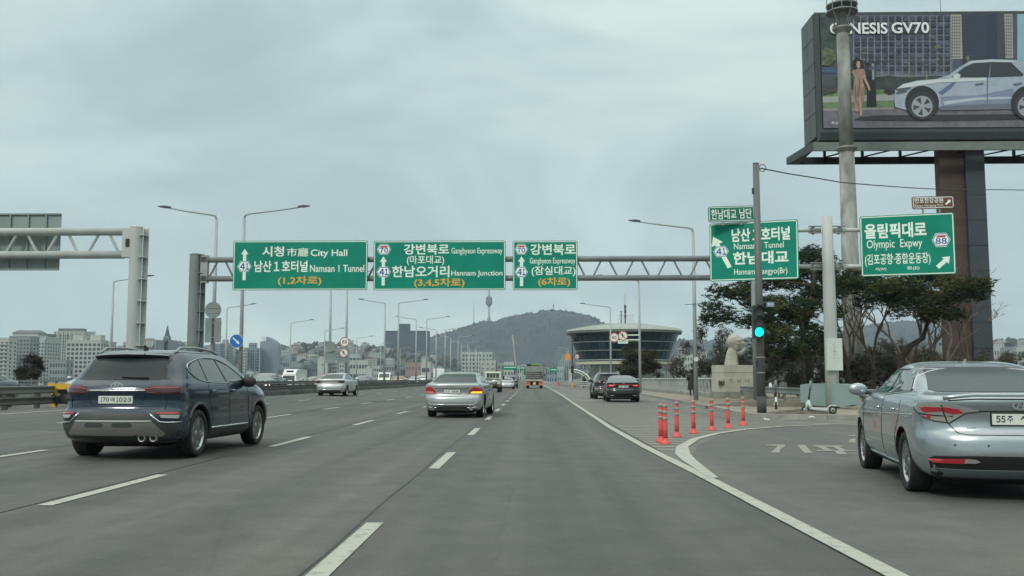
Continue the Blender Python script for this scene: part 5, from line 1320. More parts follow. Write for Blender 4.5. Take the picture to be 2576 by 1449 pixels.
# oncoming outer railing
t = thing('bridge_railing', 'pale parapet rail along the far side of the bridge, left', 'railing', (-33.6, 0, 0))
MB().box(-.1,.1,-30,900,1.08,1.2).build('top_rail', mat('pale_parapet', (.22,.24,.22), .7, 0, .15), t)
MB().box(-.06,.06,-30,900,.35,.42).build('lower_rail', M_conc, t); MB().box(-.18,.18,-30,900,-.2,.28).build('parapet_base', M_conc, t)
me = MB().box(-.05,.05,-.05,.05,.28,1.08).mesh('post', M_conc)
for k in range(160): link('post', me, t, (0, 30+k*1.5, 0))
# right hand pedestrian railing
M_balu = mat('pale_railing', (.34,.37,.35), .6, .1, .15, 2)
t = thing('bridge_railing', 'pale pedestrian railing with closely set balusters behind the person', 'railing', (11.3, 0, 0))
MB().tube([(0,y,1.27) for y in (56.6,60,70,80,100,140,200,300)], .07, 8).build('top_rail', M_balu, t, smooth=True)
MB().box(-.05,.05,56.6,300,.36,.42).build('lower_rail', M_balu, t); MB().box(-.2,.25,56.6,300,.0,.30).build('kerb_wall', M_conc, t)
prof = [(-.055,.42),(.055,.42),(.10,.60),(.06,.85),(.05,1.22),(-.05,1.22),(-.055,.85),(-.07,.60)]
me = MB().prism(prof, -.035, .035, 'y').mesh('baluster', M_balu)
mp_ = MB().box(-.07,.07,-.08,.08,.30,1.27).mesh('railing_post', M_balu)
y = 56.9; k = 0
while y < 150 and k < 290:
    link('railing_post' if k % 7 == 0 else 'baluster', mp_ if k % 7 == 0 else me, t, (0, y, 0)); y += 1.15; k += 1
b = MB(); y = 150
while y < 300: b.box(-.04,.04,y-.04,y+.04,.42,1.22); y += .6
b.build('far_baluster', M_balu, t)['kind'] = 'stuff'
# road side guard rail of the far pavement (three rails)
t = thing('guard_rail', 'three pale rails curving along the lay-by beyond the black suv', 'guard rail', (0,0,0))
gp = [(5.6,200),(5.9,160),(6.3,130),(7.0,110),(7.8,98),(8.6,88)]
for z in (.42,.66,.90):
    MB().tube([(x,y,z) for x, y in gp], .085, 6).build('rail', M_balu, t, smooth=True)
for i in range(16):
    f = i/15*(len(gp)-1); j = min(int(f), len(gp)-2); q = f-j; MB().box(-.05,.05,-.05,.05,0,1.0).build('post', M_balu, t, loc=(gp[j][0]+(gp[j+1][0]-gp[j][0])*q+.12, gp[j][1]+(gp[j+1][1]-gp[j][1])*q, 0))
# guard rail right behind the scooters
t = thing('guard_rail', 'w-beam guard rail running behind the scooters to the right edge', 'guard rail', (0,0,0))
gp = [(12.0,55.5),(11.75,50),(11.7,45),(11.85,41.5),(12.0,39.5),(12.6,37.0),(13.6,35.0),(15,33.8),(18,32.6),(22,31.8),(30,31)]
gpl = []
for a, c in zip(gp[:-1], gp[1:]):
    for k in range(3): gpl.append((a[0]+(c[0]-a[0])*k/3, a[1]+(c[1]-a[1])*k/3))
M_gr = mat('galvanised_guard_rail', (.20,.225,.22), .5, .3, .15, .8)
b = MB(); wbeam(b, gpl+[gp[-1]], .72, 1); b.build('beam', M_gr, t, smooth=True)
for x, y in gpl[::3]: MB().tube([(x+.08,y+.05,0),(x+.08,y+.05,.86)], .065, 8).build('post', M_gr, t)
# pale box panel wrapped round the rail
t = thing('rail_end_cover', 'pale blue green smooth cover wrapped round the guard rail by the right scooter', 'rail cover', (0,0,0))
a, c = px(2022, 978, 40.2), px(2152, 990, 36.4); d = (c-a); d.z = 0
zb_ = .20; h_ = .88; n_ = Vector((d.y, -d.x, 0)).normalized()*.16
V = []
for k in range(9):
    f = k/8; e_ = .10*(1-min(1, f*6)) + .10*max(0, (f-.84)*6); p = a + d*f
    for s_, z in ((1, zb_+e_), (1, zb_+h_-e_*.6), (-1, zb_+h_-e_*.6), (-1, zb_+e_)): V.append((p.x+n_.x*s_, p.y+n_.y*s_, z))
MB().add(V, [(k*4+i, k*4+(i+1)%4, (k+1)*4+(i+1)%4, (k+1)*4+i) for k in range(8) for i in range(4)]+[(0,3,2,1),(32,33,34,35)]).build('cover', mat('pale_cover', (.24,.33,.32), .3, 0, .08, .8), t)
p = gr(2032, 1022, .12); MB().tube([(p.x,p.y,.1),(p.x,p.y,.4)], .07, 8).build('support', M_galv, t)
t = thing('marker_stick', 'thin leaning white stake in front of the pale rail cover', 'stake', tuple(gr(2008+30, 1018, .12))); MB().tube([(0,0,0),(.10,.1,.75)], .03, 6).build('stake', M_letter, t)

# ============================================================ STATUE ON PEDESTAL
p = Vector((px(1806, 1000, 56.5).x, 56.5, .0))
M_stone = mat('pale_granite', (.42,.42,.35), .85, 0, .14, 2, .3, 25)
t = thing('pedestal', 'pale granite pedestal engraved 한남대교 at the end of the railing', 'pedestal', p)
def octo(x0, x1, y0, y1, c): return [(x0+c,y0),(x1-c,y0),(x1,y0+c),(x1,y1-c),(x1-c,y1),(x0+c,y1),(x0,y1-c),(x0,y0+c)]
MB().prism(octo(-.1,2.9,-.05,2.3,.45), 0, .52, 'z').build('plinth', mat('plinth_granite', (.22,.225,.19), .85, 0, .15, 2, .3, 25), t)
sh = MB().prism(octo(.0,2.8,.05,2.2,.42), .52, 1.62, 'z').build('block', M_stone, t)
MB().prism(octo(.0,2.8,.05,2.2,.42), 1.64, 2.08, 'z').build('cap_block', M_stone, t); MB().prism(octo(.02,2.78,.07,2.18,.42), 1.62, 1.64, 'z').build('joint', M_darkconc, t)
for i, ch in enumerate('한남대교'): letter(sh, ch, .70+i*.46, .93+i*.46, 1.05, 1.28, mat('engraved_letter', (.13,.13,.10), .9, 0, 0), y=.046, bold=.0)
for i in range(3): MB().prism([(.07+i*.12,.92),(.13+i*.12,.95),(.15+i*.12,1.18),(.12+i*.12,1.18)], .0, .3, 'y').build('flute', M_darkconc, sh).rotation_euler = (0,0,0)
st = thing('statue', 'white stone statue with a tall robe and a great curly head on the pedestal', 'statue', (p.x+1.05, p.y+1.1, 2.08))
V = []; Fc = []; n = 20
prof = [(0,.40,.0),(.12,.39,.0),(.35,.36,.01),(.6,.33,.03),(.85,.29,.06),(1.0,.25,.09),(1.12,.20,.10)]
for z, r_, ox in prof:
    for k in range(n):
        a = 2*math.pi*k/n; f = 1+.07*math.cos(7*a)*(1-z/1.2); V.append((ox+r_*f*math.cos(a), r_*.8*f*math.sin(a), z))
for j in range(len(prof)-1):
    for k in range(n): Fc.append((j*n+k, j*n+(k+1)%n, (j+1)*n+(k+1)%n, (j+1)*n+k))
MB().add(V, Fc+[tuple((len(prof)-1)*n+k for k in range(n))]).build('robe', M_stone, st, smooth=True)
import bmesh
def lumpy(name, parent, c, r_, m, amp=.06, fr=7, sub=4, seed=0):
    bm = bmesh.new(); bmesh.ops.create_icosphere(bm, subdivisions=sub, radius=1)
    for v in bm.verts:
        q = v.co.normalized(); a = amp*(abs(mn.noise(q*fr+Vector((seed,0,0))))*2) + amp*.5*mn.noise(q*fr*2.3)
        v.co = Vector((q.x*(r_[0]+a)+c[0], q.y*(r_[1]+a)+c[1], q.z*(r_[2]+a)+c[2]))
    me = bpy.data.meshes.new(name); bm.to_mesh(me); bm.free(); me.materials.append(m); me.polygons.foreach_set('use_smooth', [True]*len(me.polygons)); return link(name, me, parent)
hd = lumpy('curly_head', st, (.22,0,1.38), (.44,.36,.36), M_stone, .09, 6)
lumpy('snout', hd, (.58,-.05,1.30), (.22,.2,.16), M_stone, .03, 5, 3)
lumpy('beard', hd, (.22,-.12,1.12), (.22,.18,.22), M_stone, .05, 6, 3)
MB().tube([(.42,-.1,.72),(.60,-.22,.78),(.72,-.25,.95),(.80,-.22,1.02)], [.10,.08,.07,.05], 8).build('raised_arm', M_stone, st, smooth=True)

# ============================================================ KICK SCOOTERS
def scooter(label, loc, rz):
    t = thing('kick_scooter', label, 'kick scooter', loc, rz, group='electric kick scooters left on the earth')
    for y in (0, .86):
        w_ = MB().lathe([(.075,-.03),(.115,-.035),(.125,-.02),(.125,.02),(.115,.035),(.075,.03)], 20, 'x', (0,0,0)).build('wheel', M_rubber, t, smooth=True, loc=(0,y,.125)); MB().lathe([(.075,-.03),(.03,-.045),(.03,.045),(.075,.03)], 14, 'x').build('hub', M_galv, w_)
    wh = mat('scooter_white', (.50,.58,.56), .35, 0, .05)
    MB().prism([(.16,.16),(.70,.13),(.74,.17),(.66,.20),(.18,.22)], -.075, .075, 'x').build('deck', wh, t)
    MB().prism([(.66,.17),(.80,.27),(.95,.26),(.96,.29),(.79,.30),(.70,.22)], -.05, .05, 'x').build('rear_mudguard', wh, t)
    MB().tube([(0,.02,.14),(0,.06,.32),(0,.12,.45)], [.045,.045,.035], 8).build('fork', wh, t, smooth=True)
    MB().tube([(0,.20,.19),(0,.13,.28),(0,.11,.42)], .05, 8).build('neck', wh, t, smooth=True)
    MB().tube([(0,.11,.42),(0,.17,.80)], .028, 8).build('stem', M_dark, t, smooth=True); MB().tube([(0,.17,.80),(0,.21,1.08)], .045, 8).build('stem_sleeve', mat('scooter_grey', (.22,.25,.25), .5, 0, .05), t, smooth=True)
    MB().tube([(-.24,.24,1.11),(-.1,.21,1.10),(.1,.21,1.10),(.24,.24,1.11)], .022, 8).build('handlebar', M_dark, t, smooth=True)
    for s_ in (-1, 1): MB().tube([(s_*.14,.225,1.105),(s_*.25,.24,1.112)], .03, 8).build('grip', M_black, t)
    return t
p = gr(2026, 1041, .125); q = gr(2086, 1049, .125); sc = scooter('white kick scooter parked side on in front of the pale rail cover', p, 0); d = q-p; sc.rotation_euler = (R(0), 0, math.atan2(-d.x, d.y)); sc.scale = (1, max(1, min(1.35, d.length/.86)), 1) if False else (1,1,1)
sc.rotation_euler = (0, 0, R(-102)); sc.location = p
p = gr(1953, 1028, .125); s2 = dup(sc, p, R(-195), 'white kick scooter seen end on, a white tag by its handlebar')
tg = MB().prism([(-.05,0),(.05,0),(.05,.12),(.02,.17),(-.02,.17),(-.05,.12)], -.005, .005).build('hang_tag', M_white, None, loc=(p.x-.28, p.y-.3, .95)); tag(tg, 'white tag hanging from the left scooter handlebar', 'tag')
# ============================================================ BILLBOARD
Yb = 70.0; xl = px(2052, 200, Yb).x; ztb = px(2300, 31, Yb).z; zbb = px(2300, 352, Yb).z; Wb = 19.0
BB = thing('billboard', 'huge advertising billboard on a thick rust and slate column, top right', 'billboard', (xl, Yb, 0))
M_bb = mat('billboard_cladding', (.075,.095,.095), .5, .2, .12, .5); M_bbd = mat('billboard_dark', (.012,.018,.022), .5, 0, .1); M_bbf = mat('billboard_frame', (.05,.065,.065), .5, .1, .1)
MB().box(.15, Wb, .05, 3.2, zbb, ztb).build('cabinet', M_bb, BB)
MB().box(0, Wb, -.12, .05, ztb-.22, ztb).box(0, .35, -.12, .05, zbb, ztb-.22).box(.35, Wb, -.12, .05, zbb-.0, zbb+.85).build('face_frame', M_bbf, BB)
MB().box(.2, Wb, -.14, -.12, zbb+.05, zbb+.55).build('base_band', M_bbd, BB)
for j in range(5):
    z0 = zbb+.3+j*(ztb-zbb-.3)/5; z1 = zbb+.3+(j+1)*(ztb-zbb-.3)/5-.05
    for i in range(2):
        o = MB().box(-.06, .14, .12+i*1.55, 1.60+i*1.55, z0, z1).build('side_panel', M_bb, BB)
zf1 = px(2300,357,Yb-.5).z; zf0 = px(2300,378,Yb-.5).z; zl1 = px(2300,394,Yb+3.2).z; zl0 = px(2300,411,Yb+3.2).z
MB().box(-.5, Wb, 3.2, 3.5, zl0, zl1).build('lower_beam', M_bbd, BB)
MB().box(-.5, Wb, -.55, -.30, zf0, zf1).build('catwalk_fascia', mat('fascia_grey_green', (.15,.18,.165), .6, .1, .1), BB)
MB().box(.2, Wb, .1, 3.0, zbb-.06, zbb-.01).build('cabinet_floor', M_bbd, BB)
MB().add([(-.5,-.55,zf1),(-.5,-.55,zf0),(-.5,3.5,zl0),(-.5,3.5,zl1),(-.6,-.55,zf1),(-.6,-.55,zf0),(-1.4,3.5,zl0),(-1.4,3.5,zl1)], [(0,1,2,3),(4,7,6,5),(0,4,5,1),(1,5,6,2),(2,6,7,3),(3,7,4,0)]).build('side_fascia', M_bbf, BB)
for k in range(7):
    x = 1.5+k*2.9; MB().tube([(x+1.0,-.3,zf0+.1),(x,3.3,zl1)], .06, 6).build('walkway_strut', M_dark, BB); MB().box(x-.09,x+.09,3.2,3.4,zl0,zbb+.3).build('hanger', M_dark, BB)
cx0 = px(2360, 600, Yb+2).x-xl; cx1 = px(2420, 600, Yb+2).x-xl; cx2 = px(2468, 600, Yb+2).x-xl
MB().box(cx0, cx1, 1.2, 2.1, -.5, zbb-.15).build('rust_column', mat('rust_brown_column', (.065,.042,.034), .7, 0, .3, .25, stretch=(1,1,.25)), BB)
MB().box(cx1+.01, cx2, .9, 2.3, -.5, zbb-.15).build('slate_column', mat('slate_column', (.042,.055,.064), .6, .1, .2, .25, stretch=(1,1,.25)), BB)
for k in range(9): MB().box(cx0-.01, cx2+.01, .885, .9, 1.6+k*1.9, 1.64+k*1.9).build('column_joint', M_bbd, BB)
# flat printed picture: thin inks laid on the face
PX0, PX1, PZ0, PZ1 = .40, Wb-.1, zbb+.87, ztb-.24
FB = MB().box(PX0, PX1, -.16, -.125, PZ0, PZ1).build('printed_picture', mat('print_backdrop', (.07,.085,.11), .5, 0, .15, .3), BB)
lay = [-.162]
def ink(name, pts, m, px_=True):
    lay[0] -= .0025
    P = []
    for u, v in pts:
        w_ = px((2300+u*.41404)/1.18829, (0+v*.41404)/1.18829, Yb-.17) if px_ else None
        P.append((min(max(w_.x-xl, PX0+.01), PX1-.01), lay[0], min(max(w_.z, PZ0+.01), PZ1-.01)))
    return MB().add(P, [tuple(range(len(P)))]).build(name, m, FB)
def I(n, c, var=.05): return mat('print_'+n, c, .5, 0, var, 2)
ink('printed_sky', [(1790,100),(2400,95),(2400,600),(1790,600)], I('sky', (.24,.42,.48)))
ink('printed_tower', [(600,110),(1320,105),(1330,560),(600,560)], I('facade', (.10,.12,.155), .35))
ink('printed_tower', [(1392,100),(1640,100),(1650,470),(1392,470)], I('dark_facade', (.028,.04,.07)))
ink('printed_tower', [(1310,105),(1385,105),(1395,425),(1318,425)], I('pale_facade', (.34,.34,.28)))
ink('printed_tower', [(1695,100),(1755,100),(1760,420),(1705,420)], I('pale_facade2', (.30,.31,.28)))
ink('printed_tower', [(1640,100),(1692,100),(1702,430),(1650,440)], I('grey_facade', (.05,.06,.08)))
b = MB(); yy = lay[0]-.002
def addq(b, pts, y):
    P = [px((2300+u*.41404)/1.18829, v*.41404/1.18829, Yb-.17) for u, v in pts]; b.add([(p.x-xl, y, p.z) for p in P], [tuple(range(len(P)))])
for i in range(15): addq(b, [(604+i*50,118),(611+i*50,118),(613+i*50,556),(606+i*50,556)], yy)
for j in range(10): addq(b, [(602,150+j*44),(1318,148+j*44),(1318,155+j*44),(602,158+j*44)], yy-.001)
o = b.build('printed_mullions', I('mullion', (.20,.23,.27)), FB); o['kind'] = 'stuff'
b = MB()
for i in range(5):
    for j in range(14): addq(b, [(1318+i*13,118+j*22),(1326+i*13,118+j*22),(1327+i*13,131+j*22),(1319+i*13,131+j*22)], yy)
for i in range(3):
    for j in range(13): addq(b, [(1706+i*16,112+j*23),(1715+i*16,112+j*23),(1716+i*16,124+j*23),(1707+i*16,124+j*23)], yy)
for j in range(22): addq(b, [(1400,112+j*16),(1570,112+j*16),(1570,114+j*16),(1400,114+j*16)], yy)
o = b.build('printed_windows', I('window', (.09,.10,.12)), FB); o['kind'] = 'stuff'; lay[0] -= .006
ink('printed_tree', [(350,120),(470,110),(480,200),(470,330),(420,360),(360,330),(345,200)], I('tree_dark', (.04,.06,.055), .5))
ink('printed_hedge', [(560,590),(700,570),(860,545),(980,560),(1200,545),(1350,560),(1350,640),(560,640)], I('hedge', (.035,.05,.045), .4))
ink('printed_parasol', [(360,525),(385,490),(430,482),(480,500),(490,528)], I('parasol', (.06,.09,.17)))
ink('printed_lawn', [(365,640),(900,650),(900,780),(365,785)], I('lawn', (.13,.20,.10), .3))
ink('printed_path', [(365,700),(900,680),(900,725),(365,742)], I('path', (.33,.35,.32)))
ink('printed_road', [(365,785),(2400,770),(2400,945),(370,945)], I('road', (.14,.135,.16), .2))
ink('printed_kerb', [(365,785),(900,775),(900,790),(365,800)], I('kerbp', (.26,.25,.26)))
for u, v, s_ in ((680,380,1.0),(1005,430,.9),(1130,455,.8),(1215,335,1.2),(1430,410,.7)):
    ink('printed_palm', [(u-4,v),(u+5,v),(u+8,v+150*s_),(u-2,v+150*s_)], I('palm_trunk', (.20,.20,.16)))
    ink('printed_palm', [(u+34*s_*math.cos(k*.7)*(1 if k % 2 else .55), v+26*s_*math.sin(k*.7)*(1 if k % 2 else .55)+10) for k in range(9)], I('palm', (.13,.15,.10), .4))
ink('printed_charger', [(690,455),(760,445),(765,580),(770,770),(700,772),(705,580)], I('charger', (.012,.015,.02)))
ink('printed_charger', [(735,455),(755,455),(757,575),(740,578)], I('charger_side', (.25,.28,.30)))
ink('car_shadow', [(640,850),(760,835),(2400,820),(2400,855),(1200,875),(700,872),(610,866)], I('shadow', (.03,.032,.04)))
b1, b2 = MB(), MB(); rq = random.Random(9)
for i in range(14):
    for j in range(10):
        u, v = 613+i*50, 160+j*44
        if v > 540: continue
        addq(b1 if rq.random() < .55 else b2, [(u,v-32 if j else 120),(u+38,v-32 if j else 120),(u+38,v-6),(u,v-6)], lay[0]-.002)
o = b1.build('printed_window_dark', I('pane_dark', (.035,.045,.062), .5), FB); o['kind'] = 'stuff'; o = b2.build('printed_window_mid', I('pane_mid', (.062,.078,.105), .5), FB); o['kind'] = 'stuff'; lay[0] -= .004
ink('printed_tree', [(352,370),(400,340),(470,370),(480,430),(430,480),(365,470)], I('foliage', (.10,.12,.06), .6)); ink('printed_hedge', [(480,560),(560,548),(600,570),(600,640),(480,640)], I('hedge', (.035,.05,.045), .4))
ink('printed_bench', [(370,630),(480,620),(485,665),(372,690)], I('bench', (.05,.055,.05)))
# woman in a long beige dress
ink('woman_hair', [(600,440),(625,425),(660,435),(680,470),(672,505),(650,500),(610,505),(598,480)], I('hair', (.015,.012,.012)))
ink('woman_skin', [(628,445),(650,445),(655,480),(640,500),(626,480)], I('skin', (.42,.27,.20)))
ink('woman_dress', [(590,520),(630,500),(680,500),(685,545),(672,590),(688,640),(680,720),(665,780),(650,740),(640,680),(640,810),(612,805),(602,690),(605,600),(612,560)], I('dress', (.30,.20,.155), .2))
ink('woman_arm', [(680,505),(690,560),(715,610),(728,650),(716,660),(700,620),(680,580)], I('skin', (.42,.27,.20)))
ink('woman_leg', [(645,690),(660,740),(664,800),(668,835),(652,838),(648,780),(640,720)], I('skin', (.42,.27,.20)))
# car
body = [(900,680),(905,650),(960,610),(1060,585),(1200,572),(1290,545),(1380,480),(1450,440),(1600,430),(1760,435),(1900,455),(2400,470),(2400,800),(1800,775),(1760,760),(1240,772),(1180,800),(1000,800),(905,775),(898,720)]
ink('printed_car', body, I('car', (.33,.39,.47), .10))
ink('printed_car_shade', [(1230,700),(1500,690),(1760,640),(1760,760),(1240,772)], I('car_shade', (.20,.24,.34), .05))
ink('printed_car_sill', [(1210,778),(1260,765),(1760,748),(1780,790),(1230,800)], I('sill', (.13,.15,.19)))
ink('printed_car_reflection', [(1250,735),(1500,705),(1745,700),(1745,715),(1500,725),(1260,760)], I('reflection', (.42,.47,.53)))
ink('printed_car_fold', [(1215,670),(1300,610),(1340,575),(1352,585),(1310,640),(1240,690)], I('fold', (.10,.15,.26)))
ink('printed_grille', [(820,660),(850,645),(900,655),(905,668),(860,685)], I('grille', (.02,.025,.03)))
ink('printed_car_roof', [(1385,484),(1450,446),(1600,436),(1760,440),(1760,452),(1600,450),(1460,460)], I('roofline', (.50,.55,.58)))
ink('printed_dress_fold', [(640,560),(655,600),(640,700),(630,690),(642,620)], I('fold_dark', (.17,.115,.095))); ink('printed_dress_fold', [(612,620),(622,640),(625,760),(614,700)], I('fold_dark', (.17,.115,.095)))
ink('printed_car_light', [(905,650),(960,612),(1060,588),(1290,570),(1560,565),(1560,585),(1200,600),(980,640)], I('car_light', (.55,.60,.62), .03))
ink('printed_car_window', [(1310,560),(1400,490),(1470,458),(1590,452),(1580,560)], I('car_glass', (.035,.045,.055)))
ink('printed_car_window', [(1592,452),(1740,455),(1830,540),(1820,552),(1586,560)], I('car_glass', (.035,.045,.055)))
ink('printed_headlight', [(905,645),(1020,630),(1010,645),(930,665)], I('lampdark', (.08,.09,.12))); ink('printed_headlight', [(905,672),(990,655),(985,668),(915,682)], I('lampdark', (.08,.09,.12)))
ink('printed_mirror', [(1325,545),(1355,532),(1375,545),(1365,572),(1320,585)], I('car_light', (.55,.60,.62)))
for u in (1480,1755): ink('printed_handle', [(u,608),(u+60,598),(u+62,610),(u+4,622)], I('handle', (.12,.14,.18)))
ink('printed_door_line', [(1566,562),(1572,562),(1570,750),(1564,750)], I('handle', (.12,.14,.18)))
def disc(u, v, r_, m, name): ink(name, [(u+r_*math.cos(k*math.pi/14), v+r_*math.sin(k*math.pi/14)) for k in range(28)], m)
for u in (1097, 1860):
    disc(u, 745, 122, I('arch', (.02,.022,.027)), 'printed_wheel'); disc(u, 768, 100, I('tyre', (.035,.038,.045)), 'printed_wheel'); disc(u, 772, 76, I('rimp', (.30,.33,.37)), 'printed_rim')
    for k in range(5):
        a = k*2*math.pi/5+.5; ink('printed_spoke', [(u+14*math.cos(a),772+14*math.sin(a)),(u+66*math.cos(a-.28),772+66*math.sin(a-.28)),(u+66*math.cos(a+.28),772+66*math.sin(a+.28))], I('spoke_gap', (.05,.055,.065)))
def tw(s, u0, v0, u1, v1, bold):
    a = px((2300+u0*.41404)/1.18829, v1*.41404/1.18829, Yb-.17); c = px((2300+u1*.41404)/1.18829, v0*.41404/1.18829, Yb-.17)
    letter(FB, s, a.x-xl, c.x-xl, a.z, c.z, mat('print_white', (.75,.78,.78), .5, 0, 0), y=lay[0]-.006, bold=bold)
tw('GENESIS', 432, 168, 845, 252, .022); tw('GV70', 876, 165, 1145, 248, .022); tw('게시기간', 443, 880, 520, 905, 0)
MB().tube([(px(2381,20,Yb).x-xl,1,ztb),(px(2381,20,Yb).x-xl,1,ztb+2.5)], .03, 5).build('lightning_rod', M_galv, BB)

# tall weathered mast in front of the billboard
Ym = 61.0; xm = px(2127, 300, Ym).x
t = thing('steel_mast', 'tall stained steel mast with flange collars and a cage, in front of the billboard', 'mast', (xm, Ym, -.5))
M_old = mat('stained_mast', (.25,.265,.24), .75, .1, .45, 1.6, .2, 20, detail=8, stretch=(1,1,.35))
zc1 = px(2127, 373, Ym).z+.5; zc2 = px(2127, 72, Ym).z+.5; zc3 = px(2110, 20, Ym).z+.5
MB().tube([(0,0,0),(0,0,zc1)], [.60,.47], 20).build('lower_shaft', M_old, t, smooth=True); MB().tube([(0,0,zc1),(0,0,zc2)], [.44,.38], 20).build('middle_shaft', M_old, t, smooth=True); MB().tube([(0,0,zc2),(0,0,zc2+7)], [.36,.30], 20).build('upper_shaft', M_old, t, smooth=True)
for z, r_ in ((zc1,.70),(zc2,.64)):
    f = MB().lathe([(r_*.6,z-.35),(r_,z-.05),(r_,z+.05),(r_*.6,z+.06)], 24).build('flange', M_old, t)
    for k in range(16):
        a = k*math.pi/8; MB().tube([(r_*.88*math.cos(a),r_*.88*math.sin(a),z-.12),(r_*.88*math.cos(a),r_*.88*math.sin(a),z+.12)], .03, 5).build('bolt', M_dark, f)
for z in (zc3-.3, zc3+.15, zc3+1.1): MB().lathe([(.96,z-.04),(1.0,z-.04),(1.0,z+.04),(.96,z+.04)], 28).build('cage_ring', M_greysteel, t)
for k in range(10):
    a = k*math.pi/5; MB().tube([(.97*math.cos(a),.97*math.sin(a),zc3-.3),(.97*math.cos(a),.97*math.sin(a),zc3+1.1)], .03, 5).build('cage_bar', M_greysteel, t)
    if k % 2 == 0: MB().tube([(.36*math.cos(a),.36*math.sin(a),zc3-1.2),(.97*math.cos(a),.97*math.sin(a),zc3-.3)], .05, 5).build('cage_strut', M_greysteel, t)
MB().lathe([(.78,zc3-.32),(.95,zc3-.32),(.95,zc3-.28),(.78,zc3-.28)], 24).build('cage_floor', M_galv, t)

# ============================================================ TREES
def leafmat(name, c, var=.5): return mat(name, c, .85, 0, var, 1.1, spec=.2)
M_pine = leafmat('pine_needles', (.030,.052,.030)); M_pine2 = leafmat('pine_needles_olive', (.075,.085,.034)); M_scrub = leafmat('scrub_foliage', (.068,.064,.042)); M_scrubd = leafmat('dark_scrub', (.040,.040,.029)); M_twig = mat('bare_twigs', (.085,.068,.055), .95, 0, .3, 3)
def tufts(b, rnd, c, r_, n, size, flat=.6, mi=0, shell=.5, nl=5, wd=.11):
    for _ in range(n):
        while True:
            q = Vector((rnd.uniform(-1,1), rnd.uniform(-1,1), rnd.uniform(-1,1)))
            if q.length <= 1 and rnd.random() < shell + (1-shell)*q.length: break
        k = 1 + .28*mn.noise(q*2.6+Vector(c)); p = Vector((c[0]+q.x*r_[0]*k, c[1]+q.y*r_[1]*k, c[2]+q.z*r_[2]*k))
        for _ in range(nl):
            d = Vector((rnd.gauss(0,1), rnd.gauss(0,1), rnd.gauss(0,1)*flat+.35)).normalized()*size*rnd.uniform(.6,1.3)
            s_ = d.cross(Vector((rnd.uniform(-1,1), rnd.uniform(-1,1), rnd.uniform(-1,1)))).normalized()*size*wd
            b.add([p-s_, p+s_, p+d], [(0,1,2)], mi)
def limb(b, pts, r0, r1, n=6):
    k = len(pts); b.tube(pts, [r0+(r1-r0)*i/(k-1) for i in range(k)], n)
def wob(a, c, rnd, k=4, w_=.12):
    a, c = Vector(a), Vector(c); L2 = (c-a).length; return [a.lerp(c, i/k) + (Vector((rnd.uniform(-1,1), rnd.uniform(-1,1), rnd.uniform(-1,1)))*L2*w_ if 0 < i < k else Vector()) for i in range(k+1)]
def pine(label, base, trunk, pads, seed, m=(None,), size=.20, dens=95, rt=.22):
    rnd = random.Random(seed); t = thing('pine_tree', label, 'tree', base)
    tr = [Vector(p)-Vector(base) for p in trunk]; b = MB(); limb(b, tr, rt, rt*.35, 9); b.build('trunk', M_bark, t, smooth=True)
    cb = MB(); lb = MB()
    for (c, r_) in pads:
        c = Vector(c)-Vector(base); near = min(tr[1:], key=lambda q: (q-c).length + max(0, q.z-c.z)*2)
        limb(lb, wob(near, c-Vector((0,0,r_[2]*.3)), rnd, 4, .10), rt*.32, .03, 5)
        for _ in range(4): limb(lb, wob(c-Vector((0,0,r_[2]*.3)), c+Vector((rnd.uniform(-.8,.8)*r_[0], rnd.uniform(-.8,.8)*r_[1], rnd.uniform(-.2,.4)*r_[2])), rnd, 3, .1), .035, .012, 4)
        vol = r_[0]*r_[1]*r_[2]
        sub = max(12, int(vol*21))
        for _ in range(sub):  # clumps inside the pad
            q = Vector((rnd.uniform(-1,1), rnd.uniform(-1,1), rnd.uniform(-1,1)))*.85
            if q.length > 1: q.normalize()
            cc = c + Vector((q.x*r_[0], q.y*r_[1], q.z*r_[2])); s_ = rnd.uniform(.34,.66)
            tufts(cb, rnd, cc, (s_*1.25, s_*1.25, s_*.6), int(dens*s_*.8), size*1.05, .4, 1 if rnd.random() < .28 else 0, nl=8)
    o = lb.build('limbs', M_bark, t); o['kind'] = 'stuff'
    o = cb.build('crown', [M_pine, M_pine2], t); o['kind'] = 'stuff'
    return t
def pad(u, v, Y, ru, rv, ry=1.0): # pixel centre and pixel radii
    k = Y/F; return (tuple(px(u, v, Y)), (ru*k, max(.8, ru*k*.8)*ry, rv*k))
Yp = 50.0
pads = [pad(1850,745,50,66,26), pad(1812,790,49,48,26), pad(1905,715,51,60,20), pad(1985,700,52,70,30), pad(2055,665,52,55,32), pad(2040,640,53,34,18), pad(1935,775,48,50,30), pad(1908,812,48,34,22), pad(1985,790,50,70,40),
        pad(2060,760,51,60,45), pad(1950,850,47,36,34), pad(1990,860,48,55,40), pad(1925,890,47,24,22), pad(2060,850,50,52,45), pad(2090,710,52,34,30)]
bx = px(2036, 930, Yp)
pine('dark spreading pine behind the statue and traffic light', (bx.x, Yp, 0), [(bx.x,Yp,0), px(2034,900,Yp), px(2020,840,Yp), px(2034,790,Yp), px(2046,720,Yp), px(2050,660,Yp)], pads, 3, dens=80)
Yp = 47.0
pads = [pad(2190,718,47,72,20), pad(2150,700,48,50,16), pad(2265,722,46,70,24), pad(2330,742,46,70,28), pad(2400,735,46,60,26), pad(2440,722,45,34,22), pad(2300,775,46,60,24), pad(2370,785,46,48,20), pad(2225,750,47,60,20), pad(2340,700,47,60,12)]
bx = px(2262, 985, Yp)
pine('flat topped pine with a bent dark trunk, under the Olympic sign', (bx.x, Yp, 0), [(bx.x,Yp,0), px(2268,900,Yp), px(2290,870,Yp), px(2322,850,Yp), px(2338,800,Yp), px(2342,750,Yp)], pads, 5, dens=80, rt=.2)
